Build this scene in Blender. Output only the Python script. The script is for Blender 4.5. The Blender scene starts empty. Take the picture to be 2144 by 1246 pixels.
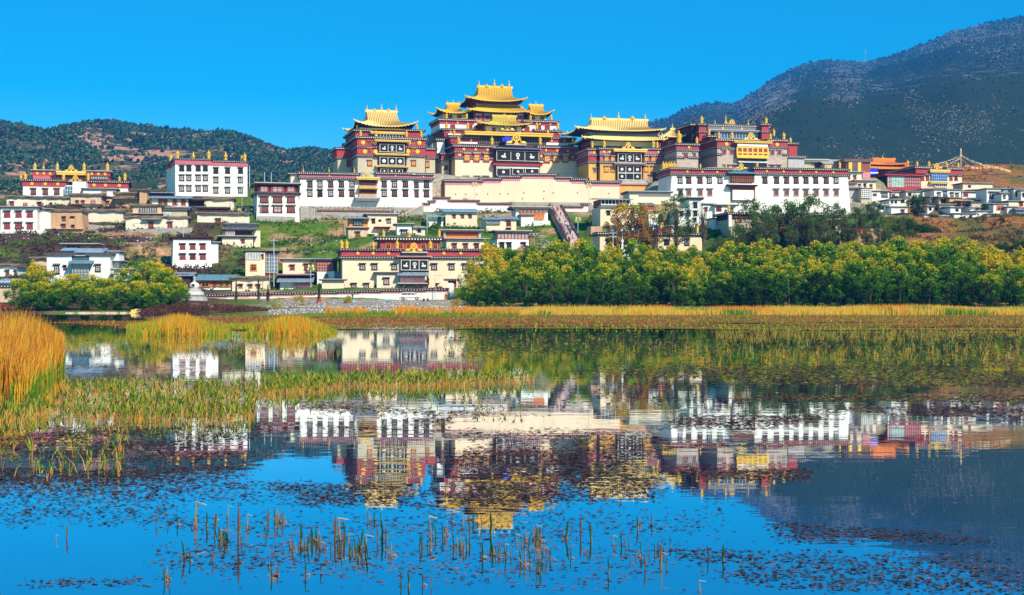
import bpy, math, random
import numpy as np
from mathutils import noise as mnoise, Vector
random.seed(7); rng = np.random.default_rng(11)
R = math.radians
F = 2978.0; CX = 1072.0; HY = 628.0; CAMH = 2.0
HAZE = 0.00015
scene = bpy.context.scene
COL = scene.collection
# ------------------------------------------------------------- camera
cam = bpy.data.cameras.new('camera'); camo = bpy.data.objects.new('camera', cam); COL.objects.link(camo)
camo.location = (0, 0, CAMH); camo.rotation_euler = (R(90), 0, 0)
cam.sensor_width = 36; cam.lens = F*36/2144.0; cam.clip_start = 0.3; cam.clip_end = 20000
cam.shift_y = (HY-623.0)/2144.0
scene.camera = camo
# ------------------------------------------------------------- light
SUN_EL = 40.0; SUN_AZ = 146.0        # azimuth clockwise from +Y
w = bpy.data.worlds.new('World'); scene.world = w; w.use_nodes = True
wn = w.node_tree; bg = wn.nodes['Background']
sky = wn.nodes.new('ShaderNodeTexSky'); sky.sky_type = 'NISHITA'; sky.sun_disc = False
sky.sun_elevation = R(SUN_EL); sky.sun_rotation = R(SUN_AZ); sky.altitude = 3300; sky.air_density = 1.0; sky.dust_density = 1.0; sky.ozone_density = 2.5
hs = wn.nodes.new('ShaderNodeHueSaturation'); hs.inputs['Hue'].default_value = 0.472; hs.inputs['Saturation'].default_value = 1.58; hs.inputs['Value'].default_value = 1.05
wn.links.new(sky.outputs[0], hs.inputs['Color']); wn.links.new(hs.outputs[0], bg.inputs['Color'])
bg.inputs['Strength'].default_value = 0.15
sl = bpy.data.lights.new('sun', 'SUN'); sl.energy = 5.0; sl.angle = R(0.5); sl.color = (1.0, 0.91, 0.76)
so = bpy.data.objects.new('sun', sl); COL.objects.link(so)
az = R(SUN_AZ); el = R(SUN_EL)
sd = Vector((math.sin(az)*math.cos(el), math.cos(az)*math.cos(el), math.sin(el)))
so.rotation_euler = sd.to_track_quat('Z', 'Y').to_euler(); so.location = (100, -100, 200)
vs = scene.view_settings; vs.view_transform = 'Standard'; vs.look = 'None'; vs.exposure = 0.45; vs.gamma = 1.0
scene.render.engine = 'CYCLES'
cy = scene.cycles; cy.use_denoising = True; cy.max_bounces = 6; cy.diffuse_bounces = 2; cy.glossy_bounces = 3
cy.transmission_bounces = 2; cy.volume_bounces = 0; cy.transparent_max_bounces = 4; cy.caustics_reflective = False
# ------------------------------------------------------------- helpers
def P(px, py, Y):                       # pixel + distance -> world point
    return ((px-CX)/F*Y, Y, CAMH+(HY-py)/F*Y)
def lin(c): return tuple(((x/255.0)/12.92 if x/255.0 <= 0.04045 else ((x/255.0+0.055)/1.055)**2.4) for x in c)
MAT = {}
def mat(name, col, rough=0.85, var=0.12, scale=0.8, metal=0.0, col2=None, bump=0.0, streak=False, transl=0.0, spec=0.3):
    m = bpy.data.materials.new(name); m.use_nodes = True; nt = m.node_tree; N = nt.nodes; L = nt.links
    b = N['Principled BSDF']; b.inputs['Roughness'].default_value = rough; b.inputs['Metallic'].default_value = metal
    b.inputs['Specular IOR Level'].default_value = spec
    tc = N.new('ShaderNodeTexCoord'); mp = N.new('ShaderNodeMapping'); L.new(tc.outputs['Object'], mp.inputs[0])
    mp.inputs['Scale'].default_value = (1, 1, 0.25) if streak else (1, 1, 1)
    nz = N.new('ShaderNodeTexNoise'); nz.inputs['Scale'].default_value = scale; nz.inputs['Detail'].default_value = 6; nz.inputs['Roughness'].default_value = 0.65
    L.new(mp.outputs[0], nz.inputs['Vector'])
    cr = N.new('ShaderNodeValToRGB'); cr.color_ramp.elements[0].position = 0.32; cr.color_ramp.elements[1].position = 0.68
    c2 = col2 if col2 else tuple(min(1, x*(1+var)) for x in col)
    c1 = tuple(x*(1-var) for x in col) if not col2 else col
    cr.color_ramp.elements[0].color = (*c1, 1); cr.color_ramp.elements[1].color = (*c2, 1)
    L.new(nz.outputs['Fac'], cr.inputs[0]); L.new(cr.outputs[0], b.inputs['Base Color'])
    if bump:
        bp = N.new('ShaderNodeBump'); bp.inputs['Strength'].default_value = bump; bp.inputs['Distance'].default_value = 0.1
        L.new(nz.outputs['Fac'], bp.inputs['Height']); L.new(bp.outputs[0], b.inputs['Normal'])
    if transl:
        tr = N.new('ShaderNodeBsdfTranslucent'); mx = N.new('ShaderNodeMixShader'); mx.inputs[0].default_value = transl
        L.new(cr.outputs[0], tr.inputs['Color']); L.new(b.outputs[0], mx.inputs[1]); L.new(tr.outputs[0], mx.inputs[2])
        L.new(mx.outputs[0], N['Material Output'].inputs['Surface'])
    MAT[name] = m; return m
def brickmat(name, col, mortar, sc=1.0, bw=0.6, rh=0.3):
    m = mat(name, col, bump=0.3); nt = m.node_tree; N = nt.nodes; L = nt.links
    tc = N.new('ShaderNodeTexCoord'); sp = N.new('ShaderNodeSeparateXYZ'); L.new(tc.outputs['Object'], sp.inputs[0])
    ad = N.new('ShaderNodeMath'); L.new(sp.outputs[0], ad.inputs[0]); L.new(sp.outputs[1], ad.inputs[1])
    cb = N.new('ShaderNodeCombineXYZ'); L.new(ad.outputs[0], cb.inputs[0]); L.new(sp.outputs[2], cb.inputs[1])
    br = N.new('ShaderNodeTexBrick'); br.inputs['Scale'].default_value = sc; br.inputs['Brick Width'].default_value = bw; br.inputs['Row Height'].default_value = rh
    br.inputs['Color1'].default_value = (*[x*0.85 for x in col], 1); br.inputs['Color2'].default_value = (*[min(1, x*1.15) for x in col], 1); br.inputs['Mortar'].default_value = (*mortar, 1)
    br.inputs['Mortar Size'].default_value = 0.03
    L.new(cb.outputs[0], br.inputs['Vector'])
    mx = N.new('ShaderNodeMix'); mx.data_type = 'RGBA'; mx.blend_type = 'MULTIPLY'; mx.inputs[0].default_value = 0.5
    old = N['Principled BSDF'].inputs['Base Color'].links[0].from_socket
    L.new(br.outputs[0], mx.inputs[6]); L.new(old, mx.inputs[7]); L.new(mx.outputs[2], N['Principled BSDF'].inputs['Base Color'])
    return m
mat('white', (0.78, 0.74, 0.655), var=0.10, scale=0.5, streak=True)
mat('cream', (0.80, 0.60, 0.40), var=0.07, scale=0.4, streak=True)
mat('pale_cream', (0.72, 0.61, 0.45), var=0.09, scale=0.5, streak=True)
mat('greycream', (0.50, 0.41, 0.28), var=0.07, scale=0.5, streak=True)
mat('ochre', (0.66, 0.36, 0.09), var=0.12, scale=0.6, streak=True)
mat('orange', (0.62, 0.22, 0.05), var=0.15, scale=0.7)
mat('mud', (0.52, 0.30, 0.16), var=0.16, scale=1.2, bump=0.5, streak=True)
mat('tan', (0.60, 0.42, 0.27), var=0.14, scale=1.0, bump=0.4, streak=True)
mat('maroon', (0.36, 0.045, 0.05), var=0.2, scale=1.5)
mat('redfrieze', (0.40, 0.05, 0.05), var=0.2, scale=1.5)
mat('pinkred', (0.50, 0.13, 0.16), var=0.15, scale=1.5)
mat('pink', (0.66, 0.24, 0.26), var=0.15, scale=1.0)
mat('darkred', (0.055, 0.012, 0.012), var=0.3, scale=2)
mat('black', (0.018, 0.015, 0.016), var=0.3, scale=2)
mat('darkwood', (0.06, 0.025, 0.018), var=0.4, scale=3)
mat('wood', (0.26, 0.085, 0.045), var=0.3, scale=3)
mat('redwood', (0.34, 0.055, 0.05), var=0.3, scale=3)
mat('orangewood', (0.60, 0.17, 0.03), var=0.25, scale=3)
mat('pane', (0.15, 0.055, 0.045), rough=0.35, var=0.35, scale=2)
mat('paneorange', (0.68, 0.26, 0.04), rough=0.5, var=0.3, scale=3)
mat('lace', (0.36, 0.33, 0.31), rough=0.5, var=0.35, scale=3)
mat('dark', (0.012, 0.011, 0.014), rough=0.3, var=0.4, scale=2)
mat('glass', (0.06, 0.09, 0.13), rough=0.12, var=0.5, scale=0.6, spec=0.8)
mat('blueglass', (0.03, 0.06, 0.30), rough=0.15, var=0.4, scale=0.6, spec=0.8)
mat('greenglass', (0.36, 0.52, 0.42), rough=0.2, var=0.3, scale=0.6, spec=0.7)
mat('yellow', (0.74, 0.50, 0.06), var=0.15, scale=2)
mat('gold', (0.82, 0.45, 0.035), rough=0.42, var=0.16, scale=2.5, metal=0.25, spec=0.5)
mat('goldlight', (0.84, 0.60, 0.22), rough=0.5, var=0.14, scale=2.0, metal=0.12)
mat('goldgreen', (0.56, 0.44, 0.07), rough=0.45, var=0.18, scale=1.5, metal=0.15)
mat('slab', (0.42, 0.40, 0.38), var=0.15, scale=1.5)
mat('darkslab', (0.10, 0.085, 0.08), var=0.3, scale=2)
mat('goldshade', (0.46, 0.25, 0.04), rough=.5, var=.2, scale=2, metal=.2)  # darker gold for alternate roof rib faces, groove shade put into the colour
mat('greyroof', (0.17, 0.17, 0.19), var=0.25, scale=2)
mat('metal', (0.22, 0.27, 0.33), rough=0.5, var=0.2, scale=1.0)
mat('bluemetal', (0.20, 0.32, 0.43), rough=0.5, var=0.2, scale=1.0)
mat('tealroof', (0.12, 0.24, 0.28), rough=0.6, var=0.25, scale=1.5)
mat('thatch', (0.17, 0.125, 0.08), var=0.35, scale=2.5, bump=0.8)
mat('steel', (0.55, 0.55, 0.55), rough=0.4, var=0.08, metal=0.4)
mat('blue', (0.02, 0.05, 0.62), var=0.15, scale=2)
mat('cyan', (0.06, 0.50, 0.62), var=0.1, scale=2)
mat('skyblue', (0.05, 0.22, 0.50), var=0.1, scale=2)
mat('outcrop', (.27, .24, .22), rough=1, var=.2, scale=.05, spec=0); mat('outcrop_orange', (.56, .30, .18), rough=1, var=.2, scale=.05, spec=0)
mat('red', (0.58, 0.04, 0.03), var=0.15, scale=2)
mat('orangeroof', (0.74, 0.20, 0.03), rough=0.5, var=0.15, scale=2)
mat('skin', (0.48, 0.28, 0.19)); mat('hair', (0.02, 0.015, 0.012))
mat('cloth_dark', (0.03, 0.03, 0.045)); mat('cloth_red', (0.45, 0.05, 0.06)); mat('cloth_white', (0.7, 0.7, 0.68)); mat('cloth_blue', (0.08, 0.14, 0.35)); mat('cloth_tan', (0.4, 0.28, 0.16))
mat('rock', (0.36, 0.31, 0.27), var=0.35, scale=1.2, bump=0.8)
mat('step', (0.50, 0.38, 0.33), var=0.2, scale=1.2)
mat('bark', (0.09, 0.065, 0.045), var=0.3, scale=4, bump=0.8)
brickmat('brick', (0.60, 0.50, 0.42), (0.45, 0.38, 0.32), 1.0, 0.7, 0.35)
brickmat('stonewall', (0.50, 0.46, 0.40), (0.30, 0.27, 0.24), 1.0, 0.9, 0.45)

class M:
    def __init__(s): s.v = []; s.f = []; s.m = []; s.mats = []
    def mi(s, n):
        if n not in s.mats: s.mats.append(n)
        return s.mats.index(n)
    def box(s, x0, x1, y0, y1, z0, z1, mt, tx=0.0, ty=0.0):
        if x1 < x0: x0, x1 = x1, x0
        if y1 < y0: y0, y1 = y1, y0
        if z1 < z0: z0, z1 = z1, z0
        i = len(s.v); k = s.mi(mt)
        s.v += [(x0, y0, z0), (x1, y0, z0), (x1, y1, z0), (x0, y1, z0), (x0+tx, y0+ty, z1), (x1-tx, y0+ty, z1), (x1-tx, y1-ty, z1), (x0+tx, y1-ty, z1)]
        for q in ((0, 3, 2, 1), (4, 5, 6, 7), (0, 1, 5, 4), (1, 2, 6, 5), (2, 3, 7, 6), (3, 0, 4, 7)):
            s.f.append(tuple(i+a for a in q)); s.m.append(k)
    def prism(s, poly, y0, y1, mt):       # polygon in x,z extruded along y
        i = len(s.v); n = len(poly); k = s.mi(mt)
        s.v += [(a, y0, b) for a, b in poly] + [(a, y1, b) for a, b in poly]
        s.f.append(tuple(range(i, i+n))); s.f.append(tuple(range(i+2*n-1, i+n-1, -1))); s.m += [k, k]
        for j in range(n):
            j2 = (j+1) % n; s.f.append((i+j, i+n+j, i+n+j2, i+j2)); s.m.append(k)
    def lathe(s, cx, cy, z0, prof, n, mt):
        k = s.mi(mt); i = len(s.v)
        for r, z in prof:
            for j in range(n):
                a = 2*math.pi*j/n; s.v.append((cx+r*math.cos(a), cy+r*math.sin(a), z0+z))
        for q in range(len(prof)-1):
            for j in range(n):
                j2 = (j+1) % n; s.f.append((i+q*n+j, i+q*n+j2, i+(q+1)*n+j2, i+(q+1)*n+j)); s.m.append(k)
        s.f.append(tuple(i+j for j in range(n-1, -1, -1))); s.m.append(k)
        b = i+(len(prof)-1)*n; s.f.append(tuple(b+j for j in range(n))); s.m.append(k)
    def tube(s, pts, rad, n, mt):
        k = s.mi(mt); i = len(s.v)
        for q, p in enumerate(pts):
            p = Vector(p); d = (Vector(pts[min(q+1, len(pts)-1)])-Vector(pts[max(q-1, 0)])).normalized()
            a = d.cross(Vector((0.3, 1, 0.1))); a = a.normalized() if a.length > 1e-4 else Vector((1, 0, 0)); b = d.cross(a)
            r = rad[q] if isinstance(rad, (list, tuple)) else rad
            for j in range(n):
                t = 2*math.pi*j/n; s.v.append(tuple(p+a*r*math.cos(t)+b*r*math.sin(t)))
        for q in range(len(pts)-1):
            for j in range(n):
                j2 = (j+1) % n; s.f.append((i+q*n+j, i+q*n+j2, i+(q+1)*n+j2, i+(q+1)*n+j)); s.m.append(k)
        s.f.append(tuple(i+j for j in range(n))); s.m.append(k)
        b = i+(len(pts)-1)*n; s.f.append(tuple(b+j for j in range(n-1, -1, -1))); s.m.append(k)
    def mesh(s, name):
        me = bpy.data.meshes.new(name); me.from_pydata(s.v, [], s.f)
        for n in s.mats: me.materials.append(MAT[n])
        me.polygons.foreach_set('material_index', s.m); me.update(); return me
    def build(s, name, parent=None, loc=None, mats=None):
        return link(name, s.mesh(name), parent, loc)
def link(name, me, parent=None, loc=None, rz=0.0, sc=None):
    o = bpy.data.objects.new(name, me); COL.objects.link(o)
    if parent: o.parent = parent
    if loc: o.location = loc
    if rz: o.rotation_euler[2] = rz
    if sc: o.scale = sc if isinstance(sc, tuple) else (sc, sc, sc)
    return o
def tag(o, label=None, cat=None, group=None, kind=None):
    if label: o['label'] = label
    if cat: o['category'] = cat
    if group: o['group'] = group
    if kind: o['kind'] = kind
    return o
def empty(name, loc, rz=0.0):
    o = bpy.data.objects.new(name, None); COL.objects.link(o); o.location = loc; o.rotation_euler = (0, 0, rz); o.empty_display_size = 0.5
    return o
def bigmesh(name, verts, faces, mats, midx=None):
    me = bpy.data.meshes.new(name); nv = len(verts); nf, k = faces.shape
    me.vertices.add(nv); me.vertices.foreach_set('co', verts.astype(np.float32).ravel())
    me.loops.add(nf*k); me.loops.foreach_set('vertex_index', faces.astype(np.int32).ravel())
    me.polygons.add(nf); me.polygons.foreach_set('loop_start', np.arange(0, nf*k, k, dtype=np.int32))
    for n in mats: me.materials.append(MAT[n] if isinstance(n, str) else n)
    if midx is not None: me.polygons.foreach_set('material_index', midx.astype(np.int32))
    me.update(calc_edges=True); me.validate(); return me
def vnoise(x, y, s, seed=0):            # smooth value noise, arrays
    x = x/s+seed*17.3; y = y/s+seed*9.1
    xi = np.floor(x).astype(np.int64); yi = np.floor(y).astype(np.int64); fx = x-xi; fy = y-yi
    fx = fx*fx*(3-2*fx); fy = fy*fy*(3-2*fy)
    def h(a, b):
        n = (a*374761393+b*668265263+seed*1442695) & 0x7fffffff; n = ((n ^ (n >> 13))*1274126177) & 0x7fffffff; return ((n ^ (n >> 16)) & 0xffff)/65535.0
    return (h(xi, yi)*(1-fx)+h(xi+1, yi)*fx)*(1-fy)+(h(xi, yi+1)*(1-fx)+h(xi+1, yi+1)*fx)*fy
def fbm(x, y, s, seed=0, o=4):
    t = 0; a = 1; tot = 0
    for k in range(o): t = t+a*vnoise(x, y, s/(2**k), seed+k); tot += a; a *= 0.5
    return t/tot
FOOT = []                                # building footprints (world, for planting)
KN = []                                  # ground knots X, Y, Z
def knot(px, D, py=None, z=None):
    X = (px-CX)/F*D; KN.append((X, D, CAMH+(HY-py)/F*D if z is None else z))

# ------------------------------------------------------------- shared ornament meshes
def lathe_mesh(name, prof, n, mt):
    m = M(); m.lathe(0, 0, 0, prof, n, mt); return m.mesh(name)
ORN = {
 'banner': lathe_mesh('victory_banner', [(.13, 0), (.15, .05), (.15, .12), (.19, .13), (.19, .18), (.17, .2), (.17, .42), (.19, .44), (.2, .62), (.21, .64), (.2, .7), (.07, .76), (.05, .82), (.08, .86), (.03, .92), (.01, 1)], 12, 'gold'),
 'finial': lathe_mesh('finial', [(.14, 0), (.15, .06), (.07, .1), (.06, .16), (.14, .22), (.15, .34), (.07, .42), (.05, .5), (.09, .55), (.04, .62), (.03, .72), (.05, .76), (.015, .84), (.008, 1)], 10, 'gold'),
 'bell': lathe_mesh('finial', [(.2, 0), (.22, .1), (.12, .16), (.1, .26), (.2, .34), (.21, .5), (.1, .6), (.06, .7), (.09, .78), (.02, .9), (.01, 1)], 10, 'gold'),
 'dark': lathe_mesh('tasselled_pole', [(.13, 0), (.14, .1), (.11, .12), (.14, .3), (.11, .32), (.14, .55), (.11, .57), (.14, .75), (.06, .82), (.02, 1)], 10, 'darkwood'),
 'flame': lathe_mesh('roof_jewel', [(.25, 0), (.3, .15), (.45, .2), (.5, .45), (.35, .7), (.12, .85), (.02, 1)], 8, 'gold'),
}
def wheel_mesh():
    m = M(); n = 16
    for j in range(n):
        a0 = 2*math.pi*j/n; a1 = 2*math.pi*(j+1)/n
        m.prism([(.34*math.cos(a0), .62+.34*math.sin(a0)), (.34*math.cos(a1), .62+.34*math.sin(a1)), (.24*math.cos(a1), .62+.24*math.sin(a1)), (.24*math.cos(a0), .62+.24*math.sin(a0))], -.06, .06, 'gold')
    for j in range(4):
        a = math.pi*j/4; c, s = math.cos(a), math.sin(a)
        m.prism([(-.26*c-.03*s, .62-.26*s+.03*c), (.26*c-.03*s, .62+.26*s+.03*c), (.26*c+.03*s, .62+.26*s-.03*c), (-.26*c+.03*s, .62-.26*s-.03*c)], -.03, .03, 'gold')
    m.prism([(.1*math.cos(k*math.pi/5), .62+.1*math.sin(k*math.pi/5)) for k in range(10)], -.09, .09, 'gold')
    m.box(-.22, .22, -.15, .15, 0, .14, 'gold'); m.box(-.12, .12, -.1, .1, .14, .3, 'gold', .03)
    return m.mesh('dharma_wheel')
def deer_mesh():
    m = M()
    m.tube([(-.3, 0, .12), (-.15, 0, .2), (.1, 0, .2), (.24, 0, .16)], [.06, .13, .13, .05], 7, 'gold')
    m.tube([(.14, 0, .22), (.24, 0, .38), (.26, 0, .46)], [.08, .05, .05], 6, 'gold')
    m.tube([(.2, 0, .46), (.27, 0, .49), (.38, 0, .47)], [.03, .06, .025], 6, 'gold')
    m.tube([(.23, 0, .5), (.18, .03, .62)], [.02, .012], 5, 'gold'); m.tube([(.24, -.02, .5), (.2, -.05, .62)], [.02, .012], 5, 'gold')
    m.tube([(.18, .05, .12), (.3, .05, .05), (.18, .05, .02)], [.035, .03, .02], 5, 'gold'); m.tube([(-.22, .05, .12), (-.1, .05, .04), (-.26, .05, .02)], [.05, .03, .02], 5, 'gold')
    return m.mesh('deer')
ORN['wheel'] = wheel_mesh(); ORN['deer'] = deer_mesh()

# ------------------------------------------------------------- buildings
WMESH = {}
WST = {  # style: surround, pane, mullion, lintel
 'tib': ('black', 'pane', 'darkred', 'darkslab'), 'brown': ('darkwood', 'pane', 'redwood', 'darkslab'), 'dark': ('black', 'dark', 'darkwood', 'darkslab'), 'tib2': ('black', 'lace', 'darkred', 'darkslab'), 'redp2': ('redwood', 'dark', 'redwood', 'darkslab'), 'brown2': ('darkwood', 'lace', 'redwood', 'darkslab'), 'wood2': ('slab', 'dark', 'darkwood', 'darkslab'),
 'lace': ('black', 'lace', 'darkwood', 'darkslab'), 'orange': ('darkwood', 'paneorange', 'orangewood', 'white'), 'gold': ('redwood', 'paneorange', 'yellow', 'white'),
 'red': ('redwood', 'redwood', 'darkred', None), 'plain': ('redwood', 'lace', 'redwood', None), 'glass': ('steel', 'glass', 'steel', None),
 'blueg': ('bluemetal', 'blueglass', 'steel', None), 'wood': ('slab', 'wood', 'darkwood', 'darkslab'), 'redp': ('redwood', 'pane', 'redwood', 'darkslab'),
 'small': ('darkwood', 'dark', 'darkwood', 'darkslab'), 'wht': ('slab', 'redwood', 'darkred', 'white'), 'blackg': ('black', 'glass', 'slab', 'darkslab'), 'door': ('darkwood', 'redwood', 'darkred', 'darkslab'), 'og': ('orangewood', 'dark', 'orangewood', None), 'teal': ('white', 'cyan', 'slab', None)}
def win_meshes(st, w, h):
    key = (st, round(w, 1), round(h, 1))
    if key in WMESH: return WMESH[key]
    w, h = key[1], key[2]; sur, pn, mu, li = WST[st]; hw = w/2
    a = M(); a.prism([(-hw*.92, 0), (hw*.92, 0), (hw*.78, h), (-hw*.78, h)], -.09, .3, sur)
    b = M(); pw = hw*.55; z0 = h*.16; z1 = h*.86
    b.box(-pw, pw, -.12, .05, z0, z1, pn)
    t = max(.05, w*.05)
    b.box(-t/2, t/2, -.16, 0, z0, z1, mu); b.box(-pw, -t/2, -.158, 0, z0+(z1-z0)*.62, z0+(z1-z0)*.62+t, mu); b.box(t/2, pw, -.158, 0, z0+(z1-z0)*.62, z0+(z1-z0)*.62+t, mu)
    b.box(-pw-t, -pw, -.17, 0, z0, z1, mu); b.box(pw, pw+t, -.17, 0, z0, z1, mu)
    c = None
    if li:
        c = M(); lh = h*.09
        c.box(-hw*.98, hw*.98, -.42, .1, h, h+lh, li); c.box(-hw*1.08, hw*1.08, -.55, .1, h+lh, h+lh*1.5, 'darkslab' if li != 'white' else 'slab')
        k = max(3, int(w/.35))
        for j in range(k):
            x = -hw*.9+(j+.5)*1.8*hw/k; c.box(x-.07, x+.07, -.47, -.4, h+lh*.2, h+lh*.8, 'white' if li != 'white' else 'redfrieze')
    r = (a.mesh('window_frame'), b.mesh('window'), c.mesh('lintel') if c else None); WMESH[key] = r; return r

class B:
    def __init__(s, name, label, cat, px0, D, yaw, base, group=None):
        s.D = D; s.X0 = (px0-CX)/F*D; s.t = R(yaw); s.c = math.cos(s.t); s.s = math.sin(s.t)
        s.z0 = CAMH+(HY-base)/F*D; s.root = empty(name, (s.X0, D, s.z0), s.t); tag(s.root, label, cat, group); s.px0 = px0
    def u(s, px, v=0.0):
        a = (px-CX)/F; X = s.X0-s.s*v; Y = s.D+s.c*v; return (a*Y-X)/(s.c-a*s.s)
    def z(s, px, py, v=0.0):
        Y = s.D+s.c*v+s.u(px, v)*s.s; return CAMH+(HY-py)/F*Y-s.z0
    def foot(s, x0, x1, v, d, gz=None):
        u0 = s.u(x0, v); u1 = s.u(x1, v); FOOT.append((s.X0, s.D, s.c, s.s, u0-1, u1+1, v-1, v+d+1))
        for k in range(int((u1-u0)/5)+2):
            u = u0+(u1-u0)*k/(int((u1-u0)/5)+1)
            for vv in (v-1.5, v+d*.5, v+d):
                zz = s.z0+(0 if vv < v else (gz if gz is not None else .6)); KN.append((s.X0+u*s.c-vv*s.s, s.D+u*s.s+vv*s.c, zz))
    def wall(s, x0, x1, y0, y1=None, mt='white', v=0.0, d=8.0, bat=0.0, name='wall', drop=5.0, foot=None):
        u0 = s.u(x0, v); u1 = s.u(x1, v); xm = (x0+x1)/2; zt = s.z(xm, y0, v); zb = -drop if y1 is None else s.z(xm, y1, v)
        m = M(); m.box(u0-bat, u1+bat, v, v+d, zb, zt, mt, tx=bat); o = m.build(name, s.root)
        if y1 is None and foot is not False: s.foot(x0, x1, v, d, foot)
        return o
    def rect(s, x0, x1, y0, y1, v):
        xm = (x0+x1)/2; return s.u(x0, v), s.u(x1, v), s.z(xm, y1, v), s.z(xm, y0, v)
    def cornice(s, x0, x1, y0, y1, v=0.0, d=8.0, e=0.45, dots=True, base='darkred', top='greyroof', dot='white', name='cornice'):
        u0, u1, za, zb = s.rect(x0, x1, y0, y1, v); h = zb-za; m = M()
        m.box(u0-e, u1+e, v-e, v+d+e, za, zb-h*.14, base); m.box(u0-e-.12, u1+e+.12, v-e-.12, v+d+e+.12, zb-h*.14+.002, zb+.02, top)
        if dots:
            sp = max(.5, h*.8); zz = za+h*.28; hs = min(.125, h*.18)
            for k in range(int((u1-u0+2*e)/sp)):
                x = u0-e+(k+.5)*sp; m.box(x-hs, x+hs, v-e-.07, v-e+.05, zz-hs*.2, zz+hs*1.8, dot)
            for k in range(int((d+2*e)/sp)):
                y = v-e+(k+.5)*sp; m.box(u0-e-.07, u0-e+.05, y-hs, y+hs, zz-hs*.2, zz+hs*1.8, dot)
        return m.build(name, s.root)
    def frieze(s, x0, x1, y0, y1, v=0.0, d=8.0, mt='redfrieze', e=.12, meds=(), name='frieze'):
        u0, u1, za, zb = s.rect(x0, x1, y0, y1, v); m = M(); m.box(u0-e, u1+e, v-e, v+d+e, za, zb, mt); o = m.build(name, s.root)
        for px in meds:
            q = M(); r = (zb-za)*.32; uu = s.u(px, v); q.prism([(uu+r*math.cos(k*math.pi/5), (za+zb)/2+r*math.sin(k*math.pi/5)) for k in range(10)], v-e-.14, v-e+.02, 'gold')
            q.prism([(uu+r*.5*math.cos(k*math.pi/4), (za+zb)/2+r*.5*math.sin(k*math.pi/4)) for k in range(8)], v-e-.2, v-e-.1, 'gold'); q.build('medallion', o)
        return o
    def win(s, xs, y0, y1, w, st='tib', v=0.0, rooted=None):
        st0 = st
        for px in xs:
            st = st0+'2' if st0+'2' in WST and random.random() < .16 else st0
            ww = w*(s.D+s.u(px, v)*s.s)/F; zt = s.z(px, y0, v); zb = s.z(px, y1, v); h = zt-zb
            if WST[st][3]: h *= .86
            fr, pn, li = win_meshes(st, ww, h); uu = s.u(px, v)
            o = link('window' if st != 'door' else 'door', pn, s.root, (uu, v, zb)); link('window_frame', fr, o)
            if li: link('lintel', li, o)
    def box(s, name, x0, x1, y0, y1, mt, v=0.0, d=1.0, parent=None, proud=0.0):
        u0, u1, za, zb = s.rect(x0, x1, y0, y1, v); m = M(); m.box(u0, u1, v-proud, v+d, za, zb, mt); return m.build(name, parent or s.root)
    def slab(s, x0, x1, y0, y1, v=0.0, d=8.0, e=.5, mt='darkslab', top='slab', name='roof'):
        u0, u1, za, zb = s.rect(x0, x1, y0, y1, v); m = M(); h = zb-za
        m.box(u0-e, u1+e, v-e, v+d+e, za, za+h*.6, mt); m.box(u0-e-.15, u1+e+.15, v-e-.15, v+d+e+.15, za+h*.6+.002, zb, top); return m.build(name, s.root)
    def thatch(s, x0, x1, y0, y1, v=0.0, d=8.0, e=.5, name='roof'):
        u0, u1, za, zb = s.rect(x0, x1, y0, y1, v); m = M(); n = max(3, int((u1-u0)/.8)); k = m.mi('thatch'); rr = random.Random(int(x0*7+y0))
        rows = [(v-e, za), (v-e-.1, za+(zb-za)*.5), (v-e*.3, zb), (v+d*.5, zb+.15), (v+d+e, za)]
        for j in range(n+1):
            x = u0-e+(u1-u0+2*e)*j/n
            for (yy, zz) in rows: m.v.append((x, yy+rr.uniform(-.12, .12), zz+rr.uniform(-.14, .14)))
        R5 = len(rows)
        for j in range(n):
            for q in range(R5-1): a = j*R5+q; m.f.append((a, a+1, a+R5+1, a+R5)); m.m.append(k)
            m.f.append((j*R5, (j+1)*R5, (j+1)*R5+R5-1, j*R5+R5-1)); m.m.append(k)
        for j in (0, n):
            m.f.append(tuple(j*R5+q for q in range(R5))); m.m.append(k)
        return m.build(name, s.root)
    def shed(s, x0, x1, y0, y1, v=0.0, d=6.0, e=.6, mt='metal', name='roof'):   # pitched sheet, eave at y1, back edge at y0
        u0, u1, za, zb = s.rect(x0, x1, y0, y1, v); m = M(); k = m.mi(mt); i = len(m.v); dd = d+e
        p = [(u0-e, v-e, za), (u1+e, v-e, za), (u1+e, v+dd, zb+.1), (u0-e, v+dd, zb+.1)]
        m.v += [(a, b, c) for a, b, c in p]+[(a, b, c-.18) for a, b, c in p]
        for q in ((0, 1, 2, 3), (7, 6, 5, 4), (0, 4, 5, 1), (1, 5, 6, 2), (2, 6, 7, 3), (3, 7, 4, 0)): m.f.append(tuple(i+a for a in q)); m.m.append(k)
        n = max(3, int((u1-u0)/.9))
        for j in range(n):
            x = u0-e+(u1-u0+2*e)*(j+.5)/n; j0 = len(m.v)
            m.v += [(x-.05, v-e, za), (x+.05, v-e, za), (x+.05, v+dd, zb+.1), (x-.05, v+dd, zb+.1), (x-.05, v-e, za+.09), (x+.05, v-e, za+.09), (x+.05, v+dd, zb+.19), (x-.05, v+dd, zb+.19)]
            for q in ((4, 5, 6, 7), (0, 1, 5, 4), (1, 2, 6, 5), (3, 0, 4, 7)): m.f.append(tuple(j0+a for a in q)); m.m.append(k)
        return m.build(name, s.root)
    def orn(s, kind, px, y0, y1, v=0.0, name=None, wide=1.0):
        zb = s.z(px, y1, v); h = s.z(px, y0, v)-zb; o = link(name or ORN[kind].name.split('.')[0], ORN[kind], s.root, (s.u(px, v), v, zb-.05), 0, (h*wide, h*wide, h)); return o
    def orns(s, kind, xs, y0, y1, v=0.0, **k):
        for px in xs: s.orn(kind, px, y0, y1, v, **k)
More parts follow.
